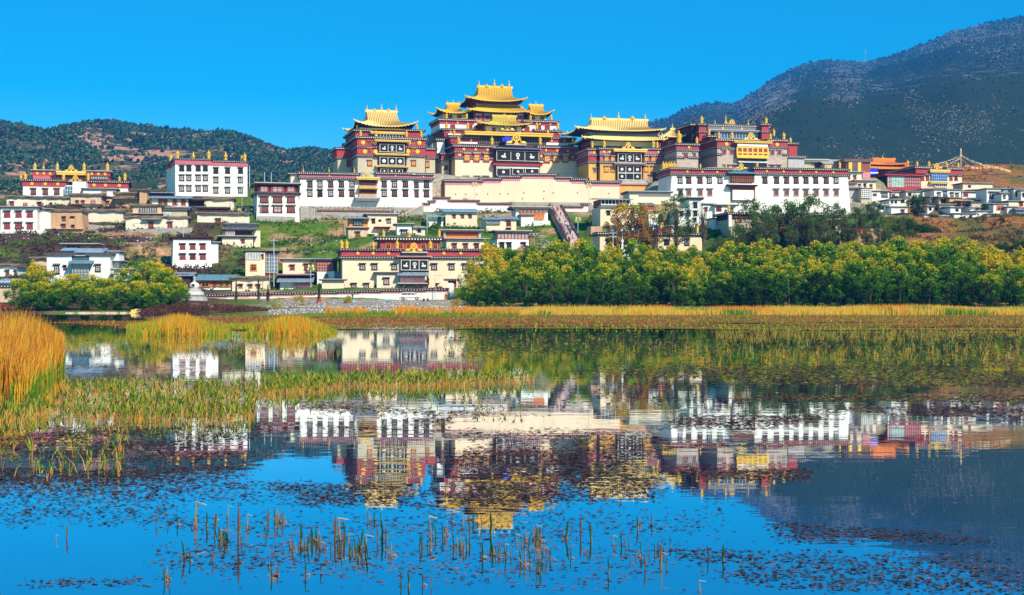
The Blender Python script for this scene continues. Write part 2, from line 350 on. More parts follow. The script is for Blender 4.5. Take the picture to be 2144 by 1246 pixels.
    def wheel(s, px, y0, y1, v=0.0):
        o = s.orn('wheel', px, y0, y1, v); link('deer', ORN['deer'], o, (-.62, 0, 0), 0, (1.0, 1.0, 1.0)); d2 = link('deer', ORN['deer'], o, (.62, 0, 0), math.pi)
    def curtain(s, x0, x1, y0, y1, v=0.0, emb=('deer', 'wheel', 'deer2'), rows=1):
        u0, u1, za, zb = s.rect(x0, x1, y0, y1, v); m = M(); m.box(u0, u1, v-.05, v+.3, za, zb, 'black'); t = .09; n = len(emb); W = u1-u0; H = zb-za
        m.box(u0-t, u1+t, v-.12, v+.2, zb, zb+t*1.3, 'white'); m.box(u0-t, u1+t, v-.12, v+.2, za-t, za, 'white')
        for k in range(n+1):
            x = u0+W*k/n; m.box(x-t*.6, x+t*.6, v-.11, v+.2, za, zb, 'white')
        for k, eb in enumerate(emb):
            cx = u0+W*(k+.5)/n; cz = (za+zb)/2; q = min(W/n, H)*.36
            def pr(pts): m.prism([(cx+a*q, cz+b*q) for a, b in pts], v-.13, v-.02, 'white')
            if eb == 'wheel':
                for j in range(12):
                    a0 = j*math.pi/6; a1 = a0+math.pi/6; pr([(.62*math.cos(a0), .3+.62*math.sin(a0)), (.62*math.cos(a1), .3+.62*math.sin(a1)), (.4*math.cos(a1), .3+.4*math.sin(a1)), (.4*math.cos(a0), .3+.4*math.sin(a0))])
                pr([(-.1, -.15), (.1, -.15), (.1, .75), (-.1, .75)]); pr([(-.45, -.95), (.45, -.95), (.15, -.35), (-.15, -.35)])
            elif eb == 'disc': pr([(.7*math.cos(j*math.pi/6), .7*math.sin(j*math.pi/6)) for j in range(12)])
            elif eb in ('deer', 'deer2'):
                g = 1 if eb == 'deer' else -1
                pts = [(-.8, -.35), (.6, -.4), (.7, -.1), (.3, .05), (.35, .5), (.65, .55), (.3, .8), (.05, .5), (0, 0), (-.7, .05)]
                pts = [(a*g, b) for a, b in pts]; pr(pts if g > 0 else pts[::-1]); pr([(-.6, -.6), (.7, -.6), (.6, -.45), (-.5, -.45)])
            elif eb == 'knot':
                pr([(-.45, -.5), (.45, -.5), (.65, .1), (0, .75), (-.65, .1)])
        return m.build('curtain', s.root)
    def groof(s, rx0, rx1, ry, ex0, ex1, ey, ty, vf, vb, mt='gold', n=24, gable=.45, under='darkred', name='golden_roof', top=None, conc=1.5):
        # ridge px, ridge y, eave tips px (front edge), eave middle y, eave tip y, front/back offset; top=(w,d) body for skirt roofs
        vm = (vf+vb)/2; ur0 = s.u(rx0, vm); ur1 = s.u(rx1, vm); zr = s.z((rx0+rx1)/2, ry, vm); ue0 = s.u(ex0, vf); ue1 = s.u(ex1, vf)
        ze = s.z((ex0+ex1)/2, ey, vf); zt = s.z((ex0+ex1)/2, ty, vf); lift = zt-ze
        cu = (ur0+ur1)/2; ce = (ue0+ue1)/2; hr = (ur1-ur0)/2; he = (ue1-ue0)/2; dh = (vb-vf)/2; d0 = 0.02 if top is None else top
        m = M(); k = m.mi(mt); ku = m.mi(under); kg = m.mi('goldshade'); N = 9; rings = []
        n = int(n*.7); ns = n*2; nd = max(6, int(n*dh/he))*2
        for i in range(N):
            t = i/(N-1); g = 0 if top is not None else gable
            e = max(0, (t-g)/(1-g)); hw = hr+(he-hr)*(e**1.25)*(1 if e > 0 else 0)+(.0 if e > 0 else 0)
            if top is None and t <= g: hw = hr+t*.3
            dd = d0+(dh-d0)*t; z = zr-(zr-ze)*(1-(1-t)**conc); c = cu+(ce-cu)*t; ring = []
            per = [((-1+2*j/ns), -1) for j in range(ns)]+[(1, -1+2*j/nd) for j in range(nd)]+[(1-2*j/ns, 1) for j in range(ns)]+[(-1, 1-2*j/nd) for j in range(nd)]
            for q, (a, b) in enumerate(per):
                cor = (abs(a)**3)*(abs(b)**3); rib = .24 if q % 2 else 0.0
                ext = 1+.05*cor*t**3
                ring.append((c+a*hw*ext, vm+b*dd*ext, z+lift*cor*t**3+rib*(.3+.7*t)))
            rings.append(ring)
        base = len(m.v); L_ = len(rings[0])
        for ring in rings: m.v += ring
        for i in range(N-1):
            for q in range(L_):
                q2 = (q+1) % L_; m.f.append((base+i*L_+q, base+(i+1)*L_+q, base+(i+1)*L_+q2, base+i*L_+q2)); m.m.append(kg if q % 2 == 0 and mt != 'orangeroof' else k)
        b2 = len(m.v)
        for (x, y, z) in rings[-1]: m.v.append((x, y, z-.26))
        for q in range(L_):
            q2 = (q+1) % L_; m.f.append((base+(N-1)*L_+q, b2+q, b2+q2, base+(N-1)*L_+q2)); m.m.append(k)
        b3 = len(m.v); hx = max(hr*.8, he*.72); hd = dh*.72; c = ce
        for q, (x, y, z) in enumerate(rings[-1]): m.v.append((c+(x-c)*.74, vm+(y-vm)*.74, ze-.25))
        for q in range(L_):
            q2 = (q+1) % L_; m.f.append((b2+q, b3+q, b3+q2, b2+q2)); m.m.append(ku)
        o = m.build(name, s.root)
        if top is None:
            r = M(); r.box(ur0-.3, ur1+.3, vm-.25, vm+.25, zr-.25, zr+.35, mt); r.build('ridge', o)
            r = M()                                    # gable ends
            for u_ in (ur0-.05, ur1+.05-.25):
                pass
        # corner tips
        for (a, b) in ((-1, -1), (1, -1), (-1, 1), (1, 1)):
            tp = M(); x = ce+a*he*1.05; y = vm+b*dh*1.05; tp.tube([(x-a*.9, y-b*.5, zt-.45), (x, y, zt-.1), (x+a*.35, y+b*.15, zt+.1), (x+a*.45, y+b*.2, zt+.4)], [.24, .22, .16, .05], 6, mt); tp.build('eave_dragon', o)
        return o
    def lattice(s, name, x0, x1, y0, y1, back, bar, v=0.0, nx=6, nz=2, d=.4, t=.09):
        u0, u1, za, zb = s.rect(x0, x1, y0, y1, v); m = M(); m.box(u0, u1, v, v+d, za, zb, back)
        for k in range(nx+1):
            x = u0+(u1-u0)*k/nx; m.box(x-t, x+t, v-.1, v+.02, za, zb, bar)
        for k in range(nz+1):
            z = za+(zb-za)*k/nz; m.box(u0, u1, v-.08, v+.02, z-t, z+t, bar)
        return m.build(name, s.root)
def house(name, label, x0, x1, y0, yb, D, mt='white', roof='slab', wins=(), yaw=10, d=7, rh=4, base=None, cat='house', foot=None, re=.5):
    b = B(name, label, cat, x0, D, yaw, yb if base is None else base)
    b.wall(x0, x1, y0+rh*.6, None, mt, 0, d, foot=foot)
    if roof == 'slab': b.slab(x0, x1, y0, y0+rh, 0, d, re)
    elif roof == 'thatch': b.thatch(x0, x1, y0, y0+rh, 0, d)
    elif roof == 'metal': b.shed(x0, x1, y0, y0+rh, 0, d, mt='metal')
    elif roof == 'blue': b.shed(x0, x1, y0, y0+rh, 0, d, mt='bluemetal')
    elif roof == 'teal': b.shed(x0, x1, y0, y0+rh, 0, d, mt='tealroof')
    elif roof == 'dots': b.cornice(x0, x1, y0, y0+rh, 0, d)
    for wd in wins: b.win(wd[0], wd[1], wd[2], wd[3], wd[4] if len(wd) > 4 else 'redp')
    return b
# ============================================================= THE THREE GOLD-ROOFED TEMPLES
# --- left temple
b = B('golden_roof_temple', 'narrow maroon and cream temple with one golden roof, left of the tallest temple', 'temple', 749, 372, 15, 362)
b.wall(749, 890, 327, None, 'greycream', 0, 24)
b.cornice(749, 791, 325, 328.5, 0, 24); b.cornice(851, 890, 325, 328.5, 0, 24)
b.box('red_storey', 749, 890, 292, 325, 'redfrieze', 0, 24)
b.frieze(749, 791, 292, 306, 0, 24, 'redfrieze', meds=(760, 784.5)); b.frieze(851, 890, 292, 306, 0, 24, 'redfrieze', meds=(856, 878))
b.cornice(749, 791, 306.5, 310, 0, 24, e=.35); b.cornice(851, 890, 306.5, 310, 0, 24, e=.35)
b.frieze(749, 791, 310.5, 324.5, 0, 24, 'redfrieze', meds=(764, 786)); b.frieze(851, 890, 310.5, 324.5, 0, 24, 'redfrieze', meds=(854, 874))
b.cornice(747, 891, 287, 292, 0, 24)
b.win((773, 866), 294.5, 304, 9, 'orange'); b.win((773, 866), 309, 322, 10, 'orange'); b.win((774, 866), 333.5, 348.5, 12, 'orange')
b.box('porch_recess', 791, 851, 296, 362, 'darkred', -.3, 1)
b.curtain(795.5, 846.5, 303, 318, -.6); b.curtain(795.5, 846, 330, 345, -.6, ('disc', 'disc', 'disc')); b.curtain(797, 843, 354.5, 362, -.5, ('knot', 'disc', 'knot'))
b.slab(791, 851, 294, 297.5, -.6, 1, .9, 'gold', 'goldlight', 'porch_awning'); b.slab(791, 850, 322, 325.5, -.6, 1, .7, 'gold', 'goldlight', 'porch_ledge'); b.slab(792, 850, 347.5, 350.5, -.6, 1, .7, 'gold', 'goldlight', 'porch_ledge')
b.wall(744, 886, 275, 288, 'maroon', 4, 18, name='upper_storey'); b.cornice(743, 777, 271.5, 275.5, 4, 18); b.cornice(853, 887, 271.5, 275.5, 4, 18)
b.slab(779, 846, 276.5, 281, 3.2, 2, .4, 'gold', 'goldlight', 'porch_awning'); b.lattice('gallery', 790, 842, 281, 288, 'dark', 'white', 3.3, 8, 1)
b.slab(757, 858, 269.5, 272.5, 5, 12, .5, 'gold', 'goldlight', 'golden_ledge')
b.wall(757, 856, 262, 276, 'darkred', 7, 11, name='roof_drum')
b.groof(767, 830, 233.5, 746, 868, 264, 254, 3, 22, 'goldlight', 26)
b.orns('banner', (755, 787, 851, 882), 271.5, 287, 1); b.orns('banner', (748, 873), 258, 271.5, 5); b.orns('finial', (768.5, 829.5), 219, 234, 12.5); b.orn('finial', 799, 216, 234, 12.5); b.orns('flame', (784, 813.5), 226.5, 234, 12.5)
b.wall(707, 736, 331, None, 'greycream', 9, 9, name='side_wing', foot=False); b.frieze(706, 735, 313, 330, 9, 9, 'redfrieze'); b.cornice(705, 735, 308.5, 313.5, 9, 9); b.cornice(706, 735, 329.5, 333, 9, 9, e=.3); b.win((730,), 334, 350, 11, 'red', 9)
b.orn('dark', 718, 297, 309, 9)
b.wall(891.5, 911, 332, None, 'greycream', 2, 14, name='side_wing'); b.frieze(891, 911, 314, 330, 2, 14, 'redfrieze'); b.cornice(891, 911.5, 309.5, 314.5, 2, 14); b.cornice(891, 911, 329.5, 333, 2, 14, e=.3); b.win((894.5,), 336, 352, 10, 'orange', 2); b.orn('finial', 905, 298, 310, 2)
# --- central temple
b = B('golden_roof_temple', 'tallest temple with four stacked golden roofs and a blue cloth on its terrace', 'temple', 953, 385, 15, 371)
b.wall(953, 1209, 332, None, 'cream', 0, 26)
b.box('maroon_storey', 953, 1209, 309, 332, 'maroon', 0, 26)
for (a0, a1, cy_, md, md2) in ((953, 1036, 0, (971, 995.6, 1020.5), (962,)), (1130, 1209, 2.5, (1143, 1166, 1188.5), (1133, 1199))):
    b.cornice(a0-2, a1, 303.5+cy_, 309+cy_, 0, 26); b.frieze(a0, a1, 309+cy_, 317+cy_, 0, 26, 'maroon', meds=md)
    b.cornice(a0, a1, 317+cy_, 321+cy_, 0, 26, e=.3); b.frieze(a0, a1, 321+cy_, 330+cy_, 0, 26, 'maroon', meds=md2); b.cornice(a0, a1, 329.5+cy_, 333.5+cy_, 0, 26, e=.35)
b.win((977.7, 998, 1018.6), 320, 338.5, 15, 'gold', -.3); b.win((1145.6, 1163.7, 1184), 322.5, 340.5, 15, 'gold', -.3)
b.win((976, 999, 1017), 367, 378, 15, 'orange'); 
b.box('porch', 1036, 1130, 310, 371, 'darkred', -1.2, 2); b.shed(1034, 1130, 306, 311, -2.0, 3, .6, 'greyroof', 'porch_roof')
b.curtain(1040, 1128, 317, 336.5, -1.6); b.slab(1036, 1131, 339.5, 347, -1.5, 1, .5, 'redfrieze', 'darkred', 'porch_ledge'); b.box('valance', 1039, 1129, 348, 352, 'white', -1.5, .5)
b.curtain(1040, 1068, 353.5, 367, -1.5, ('knot',)); b.curtain(1073, 1096, 353.5, 365, -1.5, ('knot',)); b.curtain(1100, 1128, 353.5, 364, -1.5, ('knot',))
b.wall(925, 940.5, 333, None, 'greycream', 5, 12, name='side_wing', foot=False); b.frieze(925, 940, 323.5, 333, 5, 12, 'maroon'); b.cornice(924, 940, 320, 324, 5, 12); b.cornice(925, 940, 332.5, 336, 5, 12, e=.3); b.win((934,), 346, 356, 9, 'red', 5)
b.wall(915, 931, 294, 332, 'white', 8, 10, name='side_tower'); b.cornice(915, 931, 290, 295, 8, 10)
# level 2
b.wall(944, 1202, 289, 305, 'maroon', 4, 20, name='second_storey')
b.cornice(943, 1003, 285.5, 289.5, 4, 20); b.cornice(1141, 1203, 288, 292, 4, 20); b.frieze(944, 1003, 289.5, 298, 4, 20, 'maroon', meds=(986,)); b.frieze(1142, 1203, 292, 298.5, 4, 20, 'maroon', meds=(1155, 1181))
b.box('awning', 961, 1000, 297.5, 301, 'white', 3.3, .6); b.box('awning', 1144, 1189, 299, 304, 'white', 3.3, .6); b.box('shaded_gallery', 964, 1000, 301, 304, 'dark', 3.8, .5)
b.lattice('lattice_gallery', 1003, 1140, 286, 306, 'darkwood', 'greyroof', 3.6, 26, 3, t=.05)
b.slab(978, 1150, 277.5, 285, 2.8, 3, .8, 'gold', 'gold', 'golden_ledge')
b.wheel(1081, 279, 303, 1.0); b.slab(1063, 1097, 302.5, 307.5, .2, 1.5, .4, 'darkred', 'slab', 'wheel_platform')
m = M(); u0, u1, za, zb = b.rect(1053, 1077, 283, 299, 1.2); n = 9; k = m.mi('blue')
for j in range(n):
    for i in range(6): m.v.append((u0+(u1-u0)*j/(n-1)*(1-.12*abs(i-3)/3), 1.8-.5*math.sin(i*.9)+.2*math.sin(j*2.1), za+(zb-za)*(i/5)*(1-.35*abs(j-4)/4)))
for j in range(n-1):
    for i in range(5): m.f.append((j*6+i, (j+1)*6+i, (j+1)*6+i+1, j*6+i+1)); m.m.append(k)
ob = m.build('blue_cloth', None, b.root.location); ob.rotation_euler = b.root.rotation_euler; md = ob.modifiers.new('solid', 'SOLIDIFY'); md.thickness = .15; tag(ob, 'bright blue cloth draped behind the golden wheel on the tallest temple', 'cloth')
# level 3
b.wall(930, 1174, 272, 290, 'maroon', 8, 14, name='third_storey')
b.cornice(928, 985, 269.5, 273.5, 8, 14); b.cornice(1121, 1175.5, 272.5, 276.5, 8, 14); b.frieze(930, 985, 273.5, 280, 8, 14, 'maroon', meds=(943,)); b.frieze(1121, 1174, 276.5, 281, 8, 14, 'maroon')
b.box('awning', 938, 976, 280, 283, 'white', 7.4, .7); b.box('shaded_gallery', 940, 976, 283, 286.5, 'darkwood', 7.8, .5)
b.wall(921, 1166, 260, 274, 'white', 10, 12, name='fourth_storey')
b.frieze(921, 991.5, 254, 260, 10, 12, 'maroon', meds=(958,)); b.frieze(1098, 1166, 257, 262.5, 10, 12, 'maroon', meds=(1130, 1152)); b.cornice(920, 991.5, 249, 254, 10, 12); b.cornice(1098, 1166, 251.8, 257, 10, 12)
b.win((948, 984, 1128, 1146), 261, 272, 13, 'red', 9.9)
# middle green-gold roof porch
b.wall(1018, 1092, 262, 279, 'cream', 6, 6, name='middle_pavilion'); b.win((1034, 1078), 267, 277, 9, 'brown', 6); b.wheel(1062, 257, 273, 5.0); b.slab(1050, 1074, 272.5, 276, 5, 1, .3, 'darkred', 'slab', 'wheel_platform'); b.win((1104,), 264, 277, 12, 'red', 9.7); b.win((1002, 1014), 262, 276, 10, 'red', 9.7)
b.groof(1032, 1080, 243.5, 1003, 1107, 261.5, 256.5, 4, 13, 'goldgreen', 22); b.orn('flame', 1056, 237, 244, 8.5); b.orns('flame', (1040, 1070), 239, 244, 8.5)
# upper body
b.wall(992, 1097, 234, 262, 'maroon', 11.5, 11, name='upper_body'); b.win((1002, 1020, 1089), 238, 253, 13, 'wht', 11.5)
b.groof(999, 1084, 226.5, 983, 1106, 234, 230, 9.5, 24, 'gold', 36, top=5.5, conc=1.1, name='golden_skirt_roof')
b.lattice('upper_gallery', 999, 1084, 214, 228, 'orangewood', 'goldlight', 12.2, 10, 2, 9, .12)
b.box('eave_beams', 992, 1088, 209, 217, 'redfrieze', 11.4, 10)
b.groof(1001, 1071, 183, 979, 1096.5, 211, 204, 8.5, 25, 'gold', 30)
b.orns('finial', (1003, 1066), 167.5, 184, 16.7); b.orn('finial', 1035, 164, 184, 16.7); b.orns('flame', (1019, 1050.6), 175, 184, 16.7)
# side pavilions
for (r0, r1, ry, e0, e1, ey, ety, w0, w1, bn) in ((936, 961.6, 218, 917, 985, 236, 228, 928, 976, (935, 977)), (1108.7, 1135.5, 221, 1101, 1155, 239.5, 231.5, 1108, 1143, (1110.6, 1154))):
    b.wall(w0, w1, ey+1, ey+16, 'goldlight', 11.5, 7, name='corner_pavilion'); b.win(((w0+w1)/2-10, (w0+w1)/2+10), ey+4, ey+13, 13, 'og', 11.5)
    b.groof(r0, r1, ry, e0, e1, ey, ety, 10, 20, 'gold', 16); b.orns('finial', (r0+.5, r1-.5), ry-8, ry+.5, 15); b.orn('finial', (r0+r1)/2, ry-11, ry+.5, 15); b.orns('banner', bn, ey-1, ey+13, 10)
b.orns('banner', (935, 979.5, 1124, 1168), 254.5, 270.5, 8.3); b.orns('banner', (951, 1147), 270.5, 285, 5); b.orns('banner', (960, 1030, 1131, 1201), 284.5, 303.5, .8); b.orn('banner', 1187.7, 272.5, 287.5, 5)
# --- right temple
b = B('golden_roof_temple', 'broad ochre temple with a wide double golden roof, right of the tallest temple', 'temple', 1256.6, 380, 12, 378)
b.wall(1256.6, 1387, 342, None, 'ochre', 0, 12); b.box('maroon_storey', 1256.6, 1387, 312, 342, 'pinkred', 0, 12)
for (a0, a1, dy, md) in ((1256.6, 1290, 0, (1264, 1276)), (1346, 1387, .5, (1350, 1378))):
    b.cornice(a0, a1, 309.5+dy, 314+dy, 0, 12); b.frieze(a0, a1, 314+dy, 322.5+dy, 0, 12, 'pinkred', meds=md); b.cornice(a0, a1, 322.5+dy, 326.5+dy, 0, 12, e=.3); b.cornice(a0, a1, 337.5+dy, 342+dy, 0, 12, e=.35)
b.win((1269.4, 1282.6, 1353, 1367.3), 325.5, 340, 10.5, 'gold', -.25); b.win((1269.4, 1282.6, 1353, 1367.3), 346, 361.5, 12, 'gold'); b.win((1362.5,), 364, 378, 12, 'gold')
b.box('porch_recess', 1291, 1347, 316, 378, 'darkwood', -.6, 1)
b.curtain(1294, 1342.5, 322.5, 339.6, -1.0); b.curtain(1294, 1342.5, 348.5, 361, -1.0, ('disc', 'disc', 'disc')); b.curtain(1294, 1342.5, 363.5, 376, -1.0, ('knot', 'none', 'knot'))
b.slab(1290, 1347, 312.5, 318.5, -1.0, 1, .8, 'gold', 'goldlight', 'porch_awning'); b.slab(1291, 1346, 341.5, 346, -1.0, 1, .6, 'wood', 'slab', 'porch_ledge')
b.wall(1232.5, 1249, 341, None, 'ochre', 1, 12, name='side_tower'); b.cornice(1232, 1249, 310.5, 315, 1, 12); b.frieze(1232.5, 1249, 315, 324, 1, 12, 'pinkred', meds=(1243.5,)); b.cornice(1232, 1249, 323.5, 327, 1, 12, e=.3); b.frieze(1232.5, 1249, 327, 338, 1, 12, 'redfrieze'); b.cornice(1232, 1249, 337.5, 341.5, 1, 12, e=.3); b.win((1245.4,), 350, 363, 8, 'wht', 1)
b.box('set_back_bay', 1249, 1257, 312, 376, 'ochre', 4, 8)
b.wall(1235, 1381, 306, 313, 'darkred', 3.5, 10, name='upper_terrace'); b.wall(1234, 1383, 292, 312, 'redfrieze', 5, 12, name='upper_storey'); b.box('yellow_awning', 1237, 1379, 296, 306.5, 'goldlight', 3.3, .5)
b.orns('banner', (1240, 1376), 295, 310, 1.0); b.orns('banner', (1265, 1368), 292, 310, 1.0); b.wheel(1315.5, 297, 312, .5); b.slab(1305, 1327, 310.5, 313, 0, 1, .3, 'redfrieze', 'slab', 'wheel_platform')
b.groof(1238, 1378, 287.5, 1224, 1390, 293, 288.5, 1.5, 18, 'goldlight', 48, top=6, conc=1.1, name='golden_skirt_roof')
b.lattice('upper_gallery', 1236, 1381, 271, 286, 'slab', 'greyroof', 4.5, 24, 2, 9, .07)
b.groof(1238, 1355, 251, 1210, 1385, 273, 268, 1.5, 18, 'goldlight', 48)
b.orns('finial', (1238, 1351), 236.5, 252, 9.7); b.orn('finial', 1295, 232, 252, 9.7); b.orns('flame', (1265.4, 1324), 241.5, 252, 9.7)
b2 = b
# podium below right temple
b = B('stepped_podium', 'low ochre wall topped by a white dotted ledge below the broad ochre temple', 'wall', 1297, 366, 8, 405)
b.wall(1297, 1368, 386, None, 'ochre', 0, 6); b.cornice(1297, 1368, 383, 387, 0, 6, base='pink', dot='white', top='white'); b.wall(1302, 1356, 377.5, 384, 'stonewall', 1.5, 4, name='steps')
# ============================================================= RIGHT BRICK TEMPLE
b = B('brick_temple', 'grey brick temple with maroon parapets and many golden banners, right of the gold roofs', 'temple', 1502, 385, 14, 353)
b.wall(1502, 1648, 309, None, 'brick', 0, 18); b.frieze(1502, 1543, 295.5, 308, 0, 18, 'redfrieze', meds=(1521,)); b.frieze(1608, 1648, 297, 309, 0, 18, 'redfrieze', meds=(1626.6,))
b.cornice(1500, 1542, 291, 296, 0, 18); b.cornice(1608, 1648, 292, 297, 0, 18); b.cornice(1502, 1542, 306.5, 310.5, 0, 18, e=.3); b.cornice(1608, 1648, 307.5, 311, 0, 18, e=.3)
b.cornice(1502, 1510, 321, 325, 0, 18, e=.3); b.cornice(1640, 1648, 322, 326, 0, 18, e=.3)
b.win((1516, 1532), 311, 326, 13, 'wht'); b.win((1617, 1631.5), 311.5, 327, 13, 'wht'); b.win((1521, 1538), 344, 353, 16, 'wht'); b.win((1616, 1630), 344, 353, 14, 'wht')
b.box('balcony_wall', 1543, 1608, 295, 309, 'darkred', -.3, 1); b.lattice('golden_balcony', 1543.5, 1608, 309, 331, 'redwood', 'yellow', -1.2, 6, 2, 1.2, .2); b.box('balcony_parapet', 1543.5, 1608, 325, 331, 'yellow', -1.6, .3)
b.slab(1541, 1611, 295.5, 300, -1.2, 1.4, .6, 'gold', 'gold', 'porch_awning'); b.box('valance', 1544, 1608, 301, 307, 'white', -1.4, .2); b.box('dark_porch', 1545, 1606, 331.5, 353, 'dark', -.3, 1); b.box('valance', 1546, 1606, 337, 340.5, 'white', -.6, .2)
b.wheel(1572, 276.5, 294, -.5); b.slab(1558, 1589, 292, 296, -1, 1.2, .2, 'redfrieze', 'slab', 'wheel_platform')
b.wall(1449, 1612, 264, 296, 'darkred', 8, 10, name='upper_storey'); b.lattice('upper_gallery', 1497, 1598, 276, 291, 'glass', 'slab', 7.6, 16, 1, .5, .1); b.slab(1488, 1600, 272.5, 277, 7.4, 1, .5, 'greyroof', 'slab', 'gallery_roof')
b.frieze(1482, 1596, 266, 273, 7.7, 2, 'greyroof', meds=(1512.7, 1552.6)); b.cornice(1447, 1612, 261, 266, 8, 10)
for (a0, a1) in ((1464, 1479), (1595, 1610.5)):
    b.wall(a0, a1, 262, 296, 'redfrieze', 6, 3, name='corner_tower'); b.cornice(a0, a1, 259, 263, 6, 3); b.cornice(a0, a1, 274, 278, 6, 3, e=.25)
b.wall(1488, 1500, 288, 300, 'redfrieze', 3, 8, name='terrace_block'); b.cornice(1484, 1500, 283, 288, 3, 8)
b.orn('dark', 1451.6, 246, 262, 9); b.orn('banner', 1469, 241, 260, 7.5); b.orns('finial', (1497, 1566.6), 249, 265, 9); b.orn('finial', 1519.5, 240, 265, 9); b.wheel(1532.5, 249.5, 265, 8.5); b.orn('dark', 1585, 248, 263, 9); b.orn('banner', 1604, 244, 260, 7.5)
b.orn('banner', 1484.5, 268, 284, 4); b.orns('banner', (1505, 1532.5), 274, 292, .8); b.orn('banner', 1613, 277.5, 293, .8); b.orn('banner', 1620, 268.5, 285, 6); b.orn('banner', 1641, 275.5, 293.5, .8)
b.wall(1650, 1669, 302, 330, 'redfrieze', 5, 8, name='side_block'); b.cornice(1650, 1669, 299, 303, 5, 8); b.orn('banner', 1655, 286, 301, 6); b.wall(1650, 1684, 331, 354, 'slab', 3, 8, name='side_block'); b.cornice(1648, 1686, 326.5, 331, 3, 8)
# left wing of brick temple
b = B('brick_temple_wing', 'small brick tower block with red parapet, left of the brick temple', 'temple', 1417, 374, 14, 353)
b.wall(1417, 1462, 313, None, 'brick', 0, 14); b.frieze(1417, 1462, 304.5, 313, 0, 14, 'redfrieze', meds=(1442,)); b.cornice(1416, 1462, 300.5, 305, 0, 14); b.cornice(1417, 1462, 312.5, 316.5, 0, 14, e=.3); b.cornice(1417, 1430, 328, 332, 0, 14, e=.3); b.cornice(1442, 1462, 328, 332, 0, 14, e=.3)
b.win((1435.6,), 318, 334, 13, 'wht'); b.win((1454,), 318, 333, 9, 'wht'); b.orn('banner', 1421.6, 272, 301, 1); b.orn('banner', 1459, 285, 301, 1)
b = B('pyramid_roof_pavilion', 'red pavilion under a pale pyramid roof with a golden spire, behind the broad ochre temple', 'pavilion', 1398, 398, 12, 320)
b.wall(1396, 1440, 292, None, 'redfrieze', 0, 10, foot=False); b.groof(1405, 1411, 271, 1388, 1431, 286, 283, -3, 11, 'goldlight', 14, gable=0, under='darkwood'); b.orn('finial', 1408, 256.5, 272, 4); b.win((1402, 1425), 296, 308, 10, 'gold', 0); b.cornice(1396, 1440, 309, 313, 0, 10)
b = B('golden_banner_terrace', 'small dark terrace carrying a row of golden banners, left end of the long white hall', 'terrace', 1386, 362, 12, 378)
b.wall(1386, 1416, 357, None, 'darkwood', 0, 8); b.orns('banner', (1389, 1394.5, 1401, 1406, 1412), 337, 358, .5); b.slab(1385, 1417, 355, 358.5, 0, 8, .4)
# ============================================================= LONG WHITE BUILDINGS
b = B('long_white_hall', 'long white hall with pink frieze and central golden balconies, below the left gold-roofed temple', 'building', 629, 350, 13, 430)
b.wall(629, 866, 374, None, 'white', 0, 12, .6, foot=False); b.wall(866, 905, 376, None, 'white', .4, 12, name='wall', foot=False)
for (a0, a1, dy) in ((628, 751, 0), (790, 866, 0), (867, 905, 1.6)):
    b.cornice(a0, a1, 361+dy, 366+dy, 0, 12); b.frieze(a0, a1, 366+dy, 371.5+dy, 0, 12, 'pinkred', meds=[(a0+a1)/2]); b.cornice(a0, a1, 371.5+dy, 375.5+dy, 0, 12, e=.35)
b.win((649, 670, 692.5, 715, 737, 804.5, 826, 849), 376, 393, 13, 'tib'); b.win((649, 692.5, 715, 737, 804.5, 826, 849), 395, 412.5, 13, 'tib'); b.win((670,), 395, 412.5, 13, 'dark'); b.win((871, 893), 378, 394, 13, 'tib', .4); b.win((871, 893), 396.5, 413.5, 13, 'tib', .4)
b.wall(751.5, 789.5, 364, 376, 'bluemetal', .3, 6, name='roof_hatch'); b.box('balcony_recess', 752, 789, 372, 414, 'wood', -.3, 1); b.slab(750, 791, 371, 376.5, -1, 1.2, .4, 'gold', 'goldlight', 'balcony_roof')
b.box('balcony_parapet', 752, 789, 388.5, 393.5, 'mud', -1.3, 1.2); b.slab(752, 790, 393.5, 396, -1.3, 1, .2, 'gold', 'gold', 'balcony_floor'); b.box('balcony_parapet', 752, 789, 406, 412, 'mud', -1.3, 1.2); b.slab(746, 793, 412.5, 421, -1.8, 2, .2, 'greyroof', 'slab', 'balcony_floor')
b.box('balcony_curtain', 755, 786, 378, 388.5, 'darkwood', -.6, .3); b.box('balcony_curtain', 755, 786, 397, 406, 'darkwood', -.6, .3); b.wheel(770, 359, 371, -.3)
b.orns('finial', (635, 689, 742), 348.5, 362, 1)
b.wall(609, 628, 366, None, 'pale_cream', 3, 8, name='side_wing', foot=False); b.slab(608, 628, 363, 366, 3, 8)
b = B('stone_terrace_wall', 'grey stone retaining wall under the long white hall, topped by a railing', 'wall', 629, 347.5, 11, 462)
b.wall(629, 886, 433, None, 'stonewall', 0, 2.5); 
ra = M()
for k in range(18):
    px = 664+k*9.4; uu = b.u(px, 0.4); zz = b.z(px, 441, .4); ra.box(uu-.05, uu+.05, .35, .45, zz-1, zz+1.4, 'darkslab')
ra.box(b.u(664, .4), b.u(824, .4), .37, .43, b.z(744, 439, .4), b.z(744, 438.2, .4), 'darkslab'); ra.box(b.u(664, .4), b.u(824, .4), -.3, .3, b.z(744, 442, .4)-.1, b.z(744, 440, .4), 'wood'); ra.build('railing', b.root)
b = B('long_white_hall', 'long white hall with two window rows and a brown wooden balcony, below the brick temple', 'building', 1407, 345, 11, 452)
b.wall(1407, 1775, 366, None, 'white', 0, 11, 1.2)
for (a0, a1, md) in ((1405, 1530, (1438.6, 1470, 1501)), (1580, 1775, (1605, 1640, 1674.6, 1708, 1744))):
    b.cornice(a0, a1, 352, 356.5, 0, 11); b.frieze(a0, a1, 356.5, 363.5, 0, 11, 'redfrieze', meds=md); b.cornice(a0, a1, 363.5, 367.5, 0, 11, e=.35)
